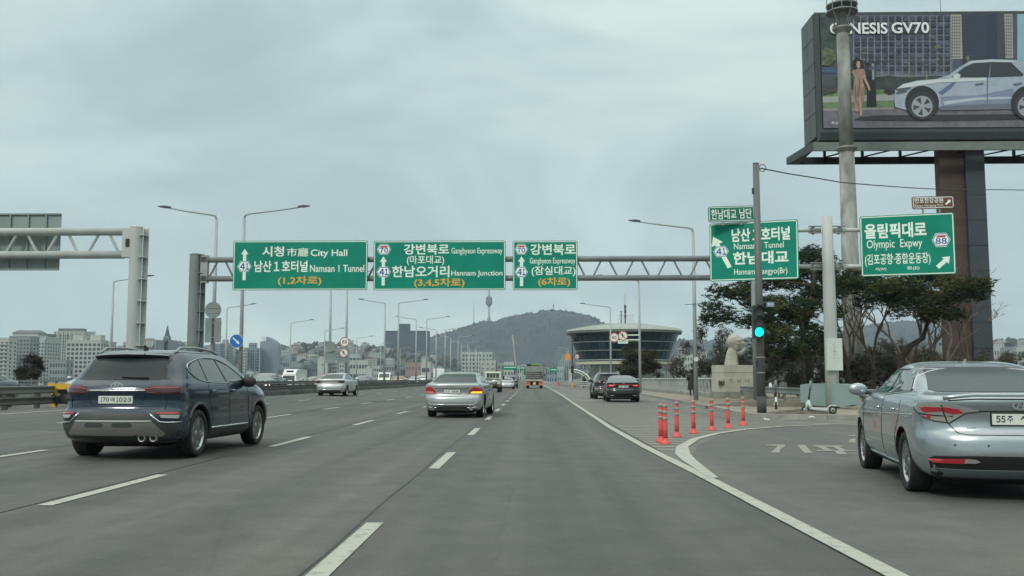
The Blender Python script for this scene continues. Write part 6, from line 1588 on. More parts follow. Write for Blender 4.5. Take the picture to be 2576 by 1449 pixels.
def bare(label, base, h, spread, seed, depth=5, r_=.16, lean=(0,0), m=None):
    rnd = random.Random(seed); t = thing('bare_tree', label, 'tree', base); b = MB(); tb_ = MB()
    def grow(p, d, L3, rr, k):
        q = p + d*L3; mid = p.lerp(q, .5)+Vector((rnd.uniform(-1,1), rnd.uniform(-1,1), 0))*L3*.08
        (b if k >= depth else tb_).tube([p, mid, q], [rr, rr*.85, rr*.68], 6 if k > 2 else 3, caps=False)
        if k == 0: return
        for _ in range(rnd.choice((2,3,3)) if k > 1 else 3):
            a = Vector((rnd.uniform(-1,1), rnd.uniform(-1,1), rnd.uniform(-.1,.7)))*spread
            grow(q, (d+a).normalized(), L3*rnd.uniform(.62,.85), rr*.6, k-1)
    grow(Vector((0,0,0)), Vector((lean[0],lean[1],1)).normalized(), h*.28, r_, depth)
    b.build('trunk', M_bark, t, smooth=True); o = tb_.build('branches', m or M_twig, t); o['kind'] = 'stuff'; return t
for i, (u, v, Y, h, sp, lb) in enumerate(((2200,985,52,7.2,.75,'bare tree left under the flat topped pine'), (2290,985,54,8.0,.8,'bare tree forking widely beneath the Olympic sign'), (2135,985,56,7.6,.7,'bare tree hidden behind the white sign mast'),
        (2385,985,55,8.2,.9,'bare brown tree whose twigs cross the rust column'), (2440,985,57,8.6,.8,'bare tree with fine twigs against the slate column'), (2345,985,60,7.5,.8,'bare tree between the pine trunk and the rust column'))):
    bare(lb, (px(u, v, Y).x, Y, -.2), h, sp, 40+i, 6)
def bush(label, base, pads, seed, m, size=.22, dens=60, name='shrub', trunk=True):
    rnd = random.Random(seed); t = thing(name, label, 'tree' if 'tree' in name else 'shrub', base); cb = MB(); lb = MB()
    for (c, r_) in pads:
        c = Vector(c)-Vector(base); limb(lb, wob((rnd.uniform(-.3,.3),0,0), c, rnd, 4, .08), .07, .02, 5)
        for _ in range(5): limb(lb, wob(c-Vector((0,0,r_[2]*.6)), c+Vector((rnd.uniform(-1,1)*r_[0], rnd.uniform(-1,1)*r_[1], rnd.uniform(.2,1)*r_[2])), rnd, 3, .1), .03, .01, 4)
        for _ in range(max(5, int(r_[0]*r_[1]*r_[2]*6.5))):
            q = Vector((rnd.gauss(0,.45), rnd.gauss(0,.45), rnd.gauss(0,.45)))
            if q.length > 1.1: q = q.normalized()
            s_ = rnd.uniform(.3,.7); tufts(cb, rnd, c+Vector((q.x*r_[0], q.y*r_[1], q.z*r_[2])), (s_,s_,s_*.8), int(dens*s_*.75), size*1.5, .9, 0, nl=6, wd=.07)
    lb.build('stems', M_twig, t)['kind'] = 'stuff'; cb.build('foliage', m, t)['kind'] = 'stuff'; return t
# trees standing in the low park beyond the bridge rail
bush('olive brown willow in front of the round glass building', (px(1610,940,118).x,118,-9.5), [pad(1585,905,118,28,28), pad(1622,915,118,30,30), pad(1600,885,118,26,20), pad(1645,925,118,26,24), pad(1590,935,118,36,20), pad(1635,895,118,18,18)], 11, leafmat('willow_foliage', (.055,.055,.032)), .34, 70, 'willow_tree')
bush('thin young tree with red brown leaves left of the tall lamp', (px(1715,940,95).x,95,-9.0), [pad(1712,905,95,18,34), pad(1725,880,95,10,22), pad(1700,925,95,22,20)], 12, leafmat('brown_leaves', (.060,.050,.038)), .24, 40, 'young_tree')
bush('upright dark tree behind the person, right of the tall lamp', (px(1765,940,88).x,88,-9.0), [pad(1762,900,88,20,40), pad(1764,850,88,9,26), pad(1778,920,88,26,26)], 13, M_scrubd, .22, 60, 'upright_tree')
bush('dark scrub behind the railing left of the pedestal', (px(1785,940,75).x,75,-4.0), [pad(1790,925,75,30,26), pad(1760,935,75,34,20), pad(1730,938,76,30,14)], 14, M_scrubd, .2, 70)
bush('thin upright tree left of the statue head', (px(1815,940,72).x,72,-4.0), [pad(1812,870,72,10,30), pad(1818,840,72,7,20), pad(1822,905,72,18,24)], 15, M_scrub, .2, 45, 'young_tree')
for i, (u, v, Y, ru, rv, m, lb) in enumerate(((1880,930,62,50,40,M_scrubd,'dark bush right behind the statue pedestal'), (1960,935,58,55,45,M_scrubd,'dark bush behind the left scooter'), (2050,935,60,60,48,M_scrubd,'dark bush behind the white mast foot'), (2140,935,60,60,50,M_scrubd,'dark bush under the bare trees, right of the mast'),
        (2230,930,62,60,50,M_scrubd,'dark bush behind the bent pine trunk'), (2320,925,64,60,44,M_scrub,'brown green bush left of the rust column'), (2400,930,62,60,40,M_scrub,'brown green bush in front of the rust column foot'), (2500,915,66,50,30,M_scrub,'olive bush right of the slate column'), (2570,915,68,46,28,M_scrub,'olive bush at the right edge above the sedan roof'),
        (1990,900,70,60,40,M_scrubd,'taller dark bush deep behind the left scooter'), (2130,890,72,70,44,M_scrubd,'taller dark bush deep behind the mast'), (2260,900,75,70,40,M_scrub,'taller scrub deep behind the pine trunks'), (1840,905,74,50,34,M_scrubd,'dark scrub between the statue and the lamp'))):
    bush(lb, (px(u, 980, Y).x, Y, -.3), [pad(u, v, Y, ru, rv, 1.2), pad(u-ru*.6, v+12, Y+1, ru*.6, rv*.8), pad(u+ru*.6, v+10, Y-1, ru*.6, rv*.8)], 60+i, m, .24, 55)
# left: conifers beyond the far rail
bush('dark conifer beyond the far bridge rail, left of the navy suv', (px(72,950,105).x,105,-11.8), [pad(60,935,105,14,22), pad(82,930,105,14,30), pad(98,920,106,7,22), pad(72,945,105,26,12)], 90, M_scrubd, .4, 60, 'conifer_tree')

# ============================================================ ROUND GLASS BUILDING
Yr = 215.0; k = Yr/F; cxr = px(1570, 900, Yr).x
T_ = thing('round_building', 'round dark glass pavilion with a pale low dome roof beside the bridge', 'building', (cxr, Yr, 0))
Rt, Rb = 12.25, 10.1; zt_, zb_ = px(1570,838,Yr).z, px(1570,905,Yr).z; M_pan = mat('dark_blue_glass_pane', (.010,.026,.038), .08, 0, 0, spec=.7); M_pan2 = mat('dark_blue_glass_pane_b', (.016,.040,.052), .14, 0, 0, spec=.7)
def rr_(z): return Rb + (Rt-Rb)*(z-zb_)/(zt_-zb_)
M_rw = mat('pale_roof_metal', (.30,.33,.30), .5, .1, .08, .4)
MB().lathe([(Rt+.55,zt_),(Rt+.75,zt_+.25),(Rt+.45,zt_+.62),(Rt*.72,zt_+1.35),(Rt*.4,zt_+1.9),(.01,zt_+2.2)], 64).build('roof', M_rw, T_, smooth=False)
MB().lathe([(Rt+.5,zt_-.35),(Rt+.6,zt_)], 64).build('eaves_band', mat('roof_underside', (.12,.14,.13), .6, 0, .05), T_, smooth=True)
for q in range(40):
    a = 2*math.pi*q/40; MB().tube([((Rt+.5)*math.cos(a),(Rt+.5)*math.sin(a),zt_+.64),(Rt*.72*math.cos(a),Rt*.72*math.sin(a),zt_+1.37),(Rt*.4*math.cos(a),Rt*.4*math.sin(a),zt_+1.92)], .05, 4).build('roof_seam', M_rw, T_) if math.sin(a) < .3 else None
nr_ = 3; nc = 36
for j in range(nr_):
    z0 = zb_ + (zt_-.35-zb_)*j/nr_ + .07; z1 = zb_ + (zt_-.35-zb_)*(j+1)/nr_ - .07; da = 2*math.pi/nc
    P = [(rr_(z)*math.sin(s_*(da*.5-.006)), -rr_(z)*math.cos(s_*da*.5), z) for s_, z in ((-1,z0),(1,z0),(1,z1),(-1,z1))]
    mes = []
    for mm in (M_pan, M_pan2):
        m2 = MB().add(P + [(p[0]*.985, p[1]*.985, p[2]) for p in P], [(0,1,2,3),(4,7,6,5),(0,4,5,1),(1,5,6,2),(2,6,7,3),(3,7,4,0)]).mesh('glass_pane', mm); mes.append(m2)
    for q in range(nc):
        o = link('glass_pane', mes[1 if random.random() < .3 else 0], T_); o.rotation_euler = (0, 0, q*da)
    MB().lathe([(rr_(z1)-.12,z1-.02),(rr_(z1)+.12,z1+.0),(rr_(z1)+.14,z1+.14),(rr_(z1)-.1,z1+.14)], 72).build('transom', M_galv if j < 2 else M_dark, T_, smooth=False)
MB().lathe([(Rb-.3,zb_-.3),(Rb-.4,zt_-.4)], 48).build('inner_core', M_bbd, T_)
MB().lathe([(Rb+.2,zb_-.05),(Rb+.3,zb_-.25),(Rb-.2,zb_-.45)], 48).build('lower_rim', M_greysteel, T_)
MB().lathe([(Rb-1.0,zb_-1.2),(Rb+.6,zb_-1.1),(Rb+.7,zb_-.55),(Rb-.5,zb_-.46)], 48).build('canopy', mat('cream_canopy', (.55,.56,.45), .5, 0, .05), T_, smooth=False)
MB().lathe([(Rb-2.5,-9.5),(Rb-2.5,zb_-.46)], 32).build('ground_floor', mat('pale_ground_floor', (.26,.29,.27), .4, 0, .3, .3), T_)
o = MB().lathe([(Rb+1.2,-1.0),(Rb+1.2,-.2),(Rb-2.6,-.2)], 40).build('terrace', M_conc, T_)
for q in range(14): MB().tube([((Rb-.6)*math.cos(q*.449),(Rb-.6)*math.sin(q*.449),-.2),((Rb-.6)*math.cos(q*.449),(Rb-.6)*math.sin(q*.449),zb_-.5)], .12, 6).build('column', M_white_steel, T_)
zz = zt_+2.0
MB().box(-1.3,2.2,-1,1,zz,zz+.12).build('antenna_platform', M_dark, T_)
for q in range(15): MB().box(-1.3+q*.245,-1.26+q*.245,-1,-.96,zz,zz+2.0).build('platform_rail_bar', M_galv, T_)
MB().box(-1.3,2.2,-1,-.95,zz+1.95,zz+2.02).build('platform_top_rail', M_galv, T_)
for x, h_, r_ in ((.35,4.4,.12),(-.55,2.9,.10),(.55,6.6,.035),(.2,7.0,.03)): MB().tube([(x,0,zz),(x,0,zz+h_)], r_, 6).build('antenna', M_dark if h_ < 5 else M_galv, T_)
for z in (1.5,2.6,3.6): MB().box(.15,.6,-.25,.25,zz+z,zz+z+.5).build('antenna_pod', M_dark, T_)
MB().lathe([(.01,zz+2.7),(.22,zz+2.85),(.01,zz+3.05)], 8, 'z', (-.55,0,0)).build('antenna_globe', M_dark, T_)
# curved stair canopy at its left foot
t = thing('stair_canopy', 'arched white tube canopy over the stair left of the round building', 'canopy', (px(1462,955,196).x, 196, 0))
for yo in (0, 1.6, 3.2):
    P = [(-2.0+4.1*math.sin(a*math.pi/20), yo, 3.15*math.cos(a*math.pi/20)+.1) for a in range(11)]; MB().tube(P, .13, 6).build('arch_tube', M_letter, t, smooth=True)
    P = [(-2.0+3.5*math.sin(a*math.pi/20), yo, 2.75*math.cos(a*math.pi/20)+.05) for a in range(11)]; MB().tube(P, .09, 6).build('arch_tube', M_letter, t, smooth=True)
V = []
for a in range(11): V += [(-2.0+3.9*math.sin(a*math.pi/20), 0, 3.0*math.cos(a*math.pi/20)+.1), (-2.0+3.9*math.sin(a*math.pi/20), 3.2, 3.0*math.cos(a*math.pi/20)+.1)]
MB().add(V, [(2*i,2*i+1,2*i+3,2*i+2) for i in range(10)]).build('glazing', mat('canopy_glazing', (.12,.16,.16), .2, 0, .1), t)
MB().box(-2.4,-1.9,-.1,3.3,-.2,3.2).build('end_wall', M_white_steel, t)
t = thing('warning_signal', 'slim black post with an orange warning board and a small 60 disc', 'sign post', (px(1440,955,150).x, 150, 0))
MB().tube([(0,0,0),(0,0,7.2)], .07, 6).build('pole', M_dark, t); p = px(1437,898,150); MB().prism([(-1.1,p.z-.5),(-.3,p.z-.5),(-.3,p.z+.25),(-.7,p.z+.75),(-1.1,p.z+.25)], -.03, .03).build('orange_board', mat('orange_board', (.7,.28,.06), .6, 0, .2, 3), t)
p = px(1455,897,150); o = MB().lathe([(.36,-.03),(.36,.03)], 18, 'y', (.75,0,p.z)).build('disc', M_letter, t); ring(o, 'red_ring', .75, p.z, .26, .36, -.035, M_red); letter(o, '60', .57, .93, p.z-.13, p.z+.13, M_black, y=-.036, bold=.02)
MB().tube([(0,0,p.z),(.75,0,p.z)], .03, 5).build('arm', M_dark, t); MB().bevbox(-.22,.22,-.2,.2,2.2,3.3,.05).build('signal_box', M_black, t)
for x, c, lb in ((5.0,'red_drum','row of faded red water barriers along the far right edge'), (6.2,'orange_drum','small orange drum standing before the three pale rails')):
    t = thing('traffic_barrel' if c == 'orange_drum' else 'road_barrier', lb, 'barrier', (x, 172 if c == 'red_drum' else 140, 0))
    if c == 'orange_drum': MB().lathe([(.3,0),(.33,.1),(.28,.5),(.22,.85),(.01,.9)], 12).build('drum', mat('orange_plastic', (.62,.25,.08), .6, 0, .1), t); MB().lathe([(.287,.45),(.255,.62)], 12).build('band', M_letter, t)
    else:
        for i in range(6): MB().prism([(-.2,0),(.2,0),(.12,.3),(.08,.8),(-.08,.8),(-.12,.3)], i*1.9, i*1.9+1.75, 'y').build('barrier_block', mat('faded_red_plastic', (.42,.12,.12), .6, 0, .2), t)

# ============================================================ PEOPLE
def person(label, loc, rz, coat, trousers, shoes, h=1.70, hooded=False):
    t = thing('person', label, 'person', loc, rz); s_ = h/1.72
    pts = [(0,0,.96),(0,.01,1.15),(0,.0,1.36),(0,.0,1.47),(0,.0,1.54),(0,.015,1.60),(0,.01,1.68),
           (-.17,0,1.40),(-.25,-.02,1.15),(-.13,.14,1.02),(.17,0,1.40),(.25,-.02,1.15),(.13,.14,1.02),
           (-.10,0,.90),(-.10,.02,.50),(-.09,-.02,.10),(-.09,.12,.04),(.10,0,.90),(.11,.0,.50),(.12,-.02,.10),(.13,.11,.04)]
    ed = [(0,1),(1,2),(2,3),(3,4),(4,5),(5,6),(2,7),(7,8),(8,9),(2,10),(10,11),(11,12),(0,13),(13,14),(14,15),(15,16),(0,17),(17,18),(18,19),(19,20)]
    rad = [.15,.14,.15,.07,.055,.095,.085,.08,.055,.04,.08,.055,.04,.10,.065,.045,.04,.10,.065,.045,.04]
    me = bpy.data.meshes.new('body'); me.from_pydata([Vector(p)*s_ for p in pts], ed, []); o = link('body', me); sk = o.modifiers.new('s','SKIN'); ss = o.modifiers.new('u','SUBSURF'); ss.levels = 2; ss.render_levels = 2
    for i, v in enumerate(me.skin_vertices[0].data): v.radius = (rad[i]*s_, rad[i]*s_*.9); v.use_root = (i == 0)
    bpy.context.view_layer.update(); dg = bpy.context.evaluated_depsgraph_get(); m2 = bpy.data.meshes.new_from_object(o.evaluated_get(dg), depsgraph=dg); o.modifiers.clear(); o.data = m2; o.parent = t
    skin = mat('skin', (.45,.30,.22), .6, 0, .05); m2.materials.clear()
    for m in (skin, trousers, shoes): m2.materials.append(m)
    for p in m2.polygons: z = p.center.z/s_; p.material_index = 2 if z < .11 else (1 if z < 1.0 else 0); p.use_smooth = True
    # long coat: rings following the torso
    V, Fc, n = [], [], 18
    for z, rx, ry, yo in ((.48,.27,.21,0),(.60,.265,.205,0),(.80,.25,.19,0),(1.0,.235,.175,0),(1.15,.225,.165,.0),(1.32,.235,.16,0),(1.42,.20,.14,0),(1.49,.12,.10,0),(1.53,.085,.08,0)):
        for k_ in range(n):
            a = 2*math.pi*k_/n; f = 1+.04*math.sin(a*5+z*3); V.append((rx*f*math.cos(a)*s_, (yo+ry*f*math.sin(a))*s_, z*s_))
    for j in range(8):
        for k_ in range(n): Fc.append((j*n+k_, j*n+(k_+1)%n, (j+1)*n+(k_+1)%n, (j+1)*n+k_))
    c = MB().add(V, Fc).build('coat', coat, t, smooth=True)
    for sx in (-1, 1): MB().tube([(sx*.17*s_,0,1.41*s_),(sx*.275*s_,-.03*s_,1.15*s_),(sx*.15*s_,.13*s_,1.03*s_)], [.095*s_,.082*s_,.06*s_], 10).build('sleeve', coat, c, smooth=True)
    lumpy('hair', t, (0,-.01*s_,1.635*s_), (.105*s_,.115*s_,.125*s_), mat('black_hair', (.010,.010,.011), .7, 0, .2), .008, 9, 3)
    return t
M_coat = mat('black_padded_coat', (.010,.012,.018), .7, 0, .25, 6, .3, 14)
p = gr(1741, 1000, .125); person('person seen from behind in a long black coat, walking on the pavement', p, R(6), M_coat, mat('black_trousers', (.012,.012,.014), .8, 0, .1), M_white, 1.72)
p = px(1456, 960, 138); person('tiny distant person in dark clothes beyond the three pale rails', (p.x+.8, 138, 0), R(0), M_coat, M_coat, M_dark, 1.65)
# ============================================================ FAR BANK: BUILDINGS
def wallmat(n, c): return mat('facade_'+n, c, .8, 0, .08, .03)
W_white = wallmat('white', (.42,.44,.40)); W_cream = wallmat('cream', (.40,.43,.385)); W_grey = wallmat('grey', (.24,.26,.26)); W_dk = wallmat('slate', (.11,.13,.14)); W_blue = wallmat('blue_grey', (.20,.25,.28)); W_pink = wallmat('faded_red', (.30,.20,.18)); W_beige = wallmat('beige', (.37,.38,.335)); W_teal = wallmat('pale_teal', (.33,.42,.40)); W_dark = wallmat('dark', (.05,.065,.08))
M_win = mat('far_window_glass', (.06,.075,.085), .25, 0, .2, .05); M_winl = mat('far_window_pale', (.13,.16,.16), .3, 0, .2, .05); M_rooft = mat('roof_tar', (.13,.14,.14), .9, 0, .2, .1)
def win_grid(W, H, D, floors, cols, ww=.6, wh=.55, side=True, right=True):
    b = MB(); fh = H/floors; cw = W/cols
    for j in range(floors):
        for i in range(cols):
            x = (i+.5)*cw; z = (j+.5)*fh; b.add([(x-cw*ww/2,-.18,z-fh*wh/2),(x+cw*ww/2,-.18,z-fh*wh/2),(x+cw*ww/2,-.18,z+fh*wh/2),(x-cw*ww/2,-.18,z+fh*wh/2)], [(0,1,2,3)])
        if side:
            xs = W+.18 if right else -.18
            for k in range(max(1, int(D/5))):
                y = (k+.5)*D/max(1, int(D/5)); b.add([(xs,y-1.1,z-fh*wh/2),(xs,y+1.1,z-fh*wh/2),(xs,y+1.1,z+fh*wh/2),(xs,y-1.1,z+fh*wh/2)], [(0,1,2,3)])
    return b
def tower(label, u0, u1, v, Y, D, wall, floors, cols, win=M_win, ww=.6, wh=.55, pent=None, bal=False, fins=0, name='apartment_block', cat='building', base=None, roof='flat'):
    a = px(u0, v, Y); c = px(u1, v, Y); zb = -13.0 if base is None else base; W = c.x-a.x; H = a.z-zb
    t = thing(name, label, cat, (a.x, Y, zb)); MB().box(0, W, 0, D, 0, H).build('wall', wall, t)
    g_ = win_grid(W, H*.97, D, floors, cols, ww, wh, True, a.x < 0); o = g_.build('windows', win, t); o['kind'] = 'stuff'
    MB().box(-.3, W+.3, -.3, D+.3, H, H+1.0).build('parapet', wall, t)
    if bal:
        b = MB()
        for j in range(floors): b.box(.3, W-.3, -1.1, -.01, H*.97*j/floors, H*.97*j/floors+.9)
        o = b.build('balcony_bands', wall, t); o['kind'] = 'stuff'
    if fins:
        for i in range(fins+1): MB().box(W*i/fins-.35, W*i/fins+.35, -1.4, -.01, 0, H+.5).build('fin', W_white if wall is not W_white else W_cream, t)
    for pn in (pent or []): f0, f1, h = pn[:3]; MB().box(W*f0, W*f1, D*.2, D*.8, H+1, H+1+h).build('penthouse', pn[3] if len(pn) > 3 else wall, t)
    if roof == 'hip':
        e_ = 1.2; MB().add([(-e_,-e_,H+1),(W+e_,-e_,H+1),(W+e_,D+e_,H+1),(-e_,D+e_,H+1),(W*.1,D*.3,H+4.5),(W*.9,D*.3,H+4.5),(W*.9,D*.7,H+4.5),(W*.1,D*.7,H+4.5)], [(0,1,5,4),(1,2,6,5),(2,3,7,6),(3,0,4,7),(4,5,6,7)]).build('roof', M_rooft, t)
    return t
tower('white apartment block with banded balconies at the far left edge', -40, 22, 853, 800, 14, W_white, 14, 6, bal=True)
tower('grey apartment block with dark windows right of the far left block', 24, 76, 848, 830, 16, W_grey, 15, 6, ww=.5)
tower('taller apartment block with a dark hip roof behind the left blocks', 32, 96, 840, 1080, 18, W_white, 19, 9, roof='hip', bal=True)
tower('narrow white block in the left cluster with a step on its roof', 92, 116, 849, 960, 26, W_white, 16, 3, pent=[(0,.9,3,M_rooft)])
tower('white block with paired windows and a plain grey flank', 88, 112, 856, 880, 30, W_white, 15, 3, wh=.6)
tower('widest apartment block with vertical fins and a dark roof band', 138, 212, 836, 1040, 20, W_white, 20, 12, fins=7, pent=[(.05,.85,3.5,M_rooft)], wh=.7)
tower('pale lift tower with rooftop box right of the finned apartment block', 214, 234, 845, 1060, 12, W_white, 18, 2, pent=[(.2,.8,4)])
tower('cream apartment block with a strong square window grid', 168, 254, 858, 850, 15, W_cream, 12, 8, ww=.66, wh=.6, pent=[(.12,.42,4.5),(.62,.95,4.5)])
tower('pale apartment wing just right of the cream gridded block', 255, 276, 862, 900, 15, W_white, 13, 3)
tower('low grey block beneath the left apartment cluster', 126, 166, 908, 820, 14, W_grey, 5, 6)
tower('slim grey block showing left of the white gantry post', 306, 318, 874, 1150, 14, W_dk, 10, 2)
# dark church with a spire
a = px(392, 872, 1500); z0 = hill_h(a.x, 1500); t = thing('church', 'dark church with a pointed spire on the hill behind the navy suv', 'church', (a.x, 1500, z0))
c = px(452, 872, 1500); W = c.x-a.x; H = px(420, 858, 1500).z-z0; s1 = (px(416,846,1500).z-z0); s0 = (px(416,815,1500).z-z0); xc = px(417,850,1500).x-a.x
MB().box(0, W*.5, 0, 12, 0, H+1).build('nave', W_dk, t); MB().prism([(W*.35,0),(W,0),(W,H-6),(W*.9,H-1),(W*.75,H+1.5),(W*.55,H+1.5),(W*.35,H)], 0, 12).build('hall', W_dk, t)
MB().box(xc-4.6, xc+4.6, 2, 10, 0, s1).build('bell_tower', W_dk, t); MB().add([(xc-3.2,3,s1),(xc+3.2,3,s1),(xc+3.2,9,s1),(xc-3.2,9,s1),(xc,6,s0)], [(0,1,4),(1,2,4),(2,3,4),(3,0,4)]).build('spire', W_dark, t)
MB().box(xc-3.6,xc+3.6,1.9,2,s1-1.6,s1-.6).build('tower_band', W_white, t); MB().box(8,22,-.1,0,H*.55,H*.62).build('white_awning', W_white, t)
tower('grey twin apartment block left of the blue arrow sign', 533, 554, 866, 1450, 20, W_blue, 14, 4, ww=.45, base=0)
tower('grey apartment block with penthouse left of the blue arrow sign', 555, 577, 864, 1480, 20, W_grey, 14, 4, ww=.45, pent=[(.1,.55,5)], base=0)
tower('greenish slim block right of the blue arrow sign', 606, 617, 876, 1380, 14, W_cream, 10, 2, base=0)
tower('blue glass block framed by white columns', 618, 654, 877, 1400, 16, W_blue, 11, 4, ww=.8, wh=.8, fins=3, base=0)
tower('narrow tower rising behind the blue glass block', 626, 641, 864, 1560, 14, W_grey, 14, 3, base=0)
# sail roofed tower
a = px(654, 860, 1420); t = thing('office_tower', 'tall grey tower with a curved sail shaped top in the middle distance', 'building', (a.x, 1420, 0)); k = 1420/F
pr = [(0,0),(46*k,0),(46*k,px(0,872,1420).z),(44*k,px(0,864,1420).z),(36*k,px(0,857,1420).z),(26*k,px(0,851,1420).z),(15*k,px(0,847,1420).z),(15*k,px(0,858,1420).z),(0,px(0,860,1420).z)]
MB().prism(pr, 0, 18).build('wall', W_blue, t); b = MB()
for j in range(14):
    for i in range(9):
        x = (2.5+i*4.8)*k; z = 2+j*3.2
        if z < (px(0,862,1420).z if x < 15*k else px(0,872,1420).z): b.add([(x,-.2,z),(x+3*k,-.2,z),(x+3*k,-.2,z+1.8),(x,-.2,z+1.8)], [(0,1,2,3)])
b.build('windows', M_winl, t)['kind'] = 'stuff'
for i in range(3): MB().tube([((5+i*4)*k,5,px(0,858,1420).z),((5+i*4)*k,5,px(0,846+i*2,1420).z)], .4, 5).build('mast', W_grey, t)
low = [('large white windowless block behind the silver sedan',799,824,902,1180,20,W_white,3,1,.1,.2),('cream office block with dark window rows, right of the white block',829,848,908,1200,14,W_beige,7,3,.7,.4),
 ('cream block behind the median 60 sign',848,872,914,1260,14,W_cream,6,4,.6,.5),('pale teal glass showroom right of the 60 sign',878,905,892,1280,16,W_teal,4,3,.8,.5),('wide white flat roofed hall below the teal showroom',880,925,908,1230,18,W_white,3,6,.7,.4),
 ('white gabled block standing left of the slab building',921,935,926,1130,12,W_white,2,1,.1,.1),('pale tall block half hidden by the plain sign back',836,850,884,1420,14,W_grey,12,2,.6,.5),('round topped hotel tower behind the plain sign back',822,838,872,1460,14,W_beige,12,2,.5,.5),
 ('beige block between the hotel tower and the 60 sign',850,876,882,1440,16,W_grey,9,4,.6,.5),('cream house row left of the slab building',936,958,922,1220,12,W_cream,4,4,.6,.5),('grey commercial block in front of the slab building',962,990,918,1240,14,W_grey,4,5,.6,.5),
 ('faded red flat building below the slab building',1020,1058,913,1250,14,W_pink,3,5,.4,.3),('white billboard like block right of the faded red building',1059,1083,912,1220,8,W_white,2,1,.8,.3),('low white shop row behind the executive sedan',1086,1130,930,1240,12,W_white,2,7,.6,.4),
 ('large cream office block with window grid in front of the mountain',1162,1238,887,1320,22,W_cream,9,9,.6,.62),('beige block joined to the right of the gridded office',1208,1246,908,1280,14,W_beige,6,3,.3,.3),('pale small block left of the tarpaulin lorry',1252,1268,914,1260,12,W_grey,4,2,.5,.5),
 ('white block behind the distant green sign',1268,1292,912,1230,12,W_white,4,3,.5,.5),('pale low blocks right of the crane foot',1296,1312,922,1240,12,W_white,3,3,.5,.5),('light blue and white block right of the tarpaulin lorry',1376,1400,928,1300,12,W_blue,3,4,.6,.5),
 ('teal hoarding block right of the tarpaulin lorry',1402,1418,924,1350,12,W_teal,3,3,.5,.4),('cream hillside apartment seen past the glass pavilion',1698,1722,896,1250,14,W_cream,4,3,.5,.45),('white hillside apartment beside the tall lamp',1722,1742,892,1300,14,W_white,5,3,.5,.45),
 ('stepped cream block between lamp and pedestal',1748,1778,886,1300,14,W_beige,5,4,.5,.45),('grey roof block above the scrub, left of the pedestal',1706,1730,872,1600,14,W_grey,5,3,.5,.45),('white house row right of the slate column',2486,2520,872,1400,12,W_white,4,5,.5,.4),
 ('grey house row near the right edge above the sedan',2526,2556,876,1380,12,W_grey,4,5,.5,.4),('white block at the right edge of the hill',2560,2600,874,1420,12,W_white,4,5,.5,.4),
 ('blue glass block low in the middle, left of the white box lorry',712,730,906,1260,12,W_blue,4,3,.7,.5),('grey low warehouse behind the white box lorry',727,758,915,1220,14,W_grey,3,5,.6,.4),('dark roofed house row above the box lorry',760,796,919,1240,12,W_dk,3,6,.6,.4)]
for lb, u0, u1, v, Y, D, m, fl, co, ww, wh in low: tower(lb, u0, u1, v, Y, D, m, fl, co, M_win, ww, wh, name='block', pent=[(.15,.5,1.8)] if (u0 % 2) else None)
# big dark slab hotel
tower('big dark blue slab building with a square roof box, left of the mountain', 968, 1077, 833, 2150, 40, W_dark, 18, 22, M_winl, .2, .25, pent=[(.31,.55,16,W_dark)], name='hotel_slab', base=10)
# towers on the mountain
def on_ridge(u, v, Y=3680): return px(u, v, Y)
M_tw = mat('tower_concrete', (.30,.32,.33), .7, 0, .1, .02)
p = on_ridge(1230, 830); top = lambda v: on_ridge(1230, v).z-p.z
t = thing('observation_tower', 'observation tower with a bulbous deck and needle on the mountain shoulder', 'tower', p)
MB().tube([(0,0,0),(0,0,top(770))], [5.2,4.2], 14).build('shaft', M_tw, t, smooth=True)
MB().lathe([(4,top(806)),(7,top(805)),(7,top(799)),(4,top(798))], 16).build('lower_collar', M_tw, t)
MB().lathe([(4.5,top(772)),(9,top(767)),(13.0,top(764)),(13.5,top(759)),(12.0,top(755)),(13,top(754)),(11,top(748)),(7,top(746)),(5,top(744))], 20).build('deck', W_dk, t, smooth=False)
MB().tube([(0,0,top(744)),(0,0,top(733)),(0,0,top(722)),(0,0,top(706))], [3.8,2.6,1.5,.7], 8).build('needle', M_tw, t)
MB().box(-26,22,-10,10,0,top(817)).build('base_building', W_white, t)
for lb, u, v0, v1, w_ in (('slim lattice mast left of the observation tower', 1192, 830, 765, 2.0), ('lattice mast on the mountain summit', 1392, 800, 762, 2.6)):
    p = on_ridge(u, v0, 3700); h = on_ridge(u, v1, 3700).z-p.z; t = thing('lattice_mast', lb, 'mast', p)
    for sx, sy in ((-1,-1),(1,-1),(1,1),(-1,1)): MB().tube([(sx*w_*1.6,sy*w_*1.6,0),(sx*w_*.5,sy*w_*.5,h*.75),(0,0,h)], .55, 4).build('leg', M_tw, t)
    for k in range(8):
        z = h*k/10; q = w_*(1.6-1.1*(k/10)/.75) if k/10 < .75 else .4; MB().box(-q,q,-.3,.3,z,z+.8).build('cross_bar', M_tw, t)
    if u > 1300: MB().box(-2.2,2.2,-2,2,h*.70,h*.86).build('drum', W_dk, t)
# crane
p = px(1299, 925, 1300); t = thing('crane', 'yellow grey crawler crane boom rising in front of the mountain', 'crane', (p.x, 1300, -8))
a = px(1299, 925, 1300); c = px(1289, 843, 1300); MB().tube([(0,0,8+a.z-2),((a.x*.3+c.x*.7)-p.x,0,8+a.z*.3+c.z*.7)], 1.1, 5).build('boom', mat('crane_paint', (.35,.33,.24), .7, 0, .1), t); MB().tube([((a.x*.3+c.x*.7)-p.x,0,8+a.z*.3+c.z*.7),(c.x-p.x,0,8+c.z)], .9, 5).build('boom_tip', mat('crane_tip', (.5,.45,.25), .7, 0, .1), t)
MB().tube([(6,0,10),(12,0,34)], .6, 4).build('mast', W_grey, t); MB().box(-4,10,-3,3,0,12).build('cab', W_beige, t)
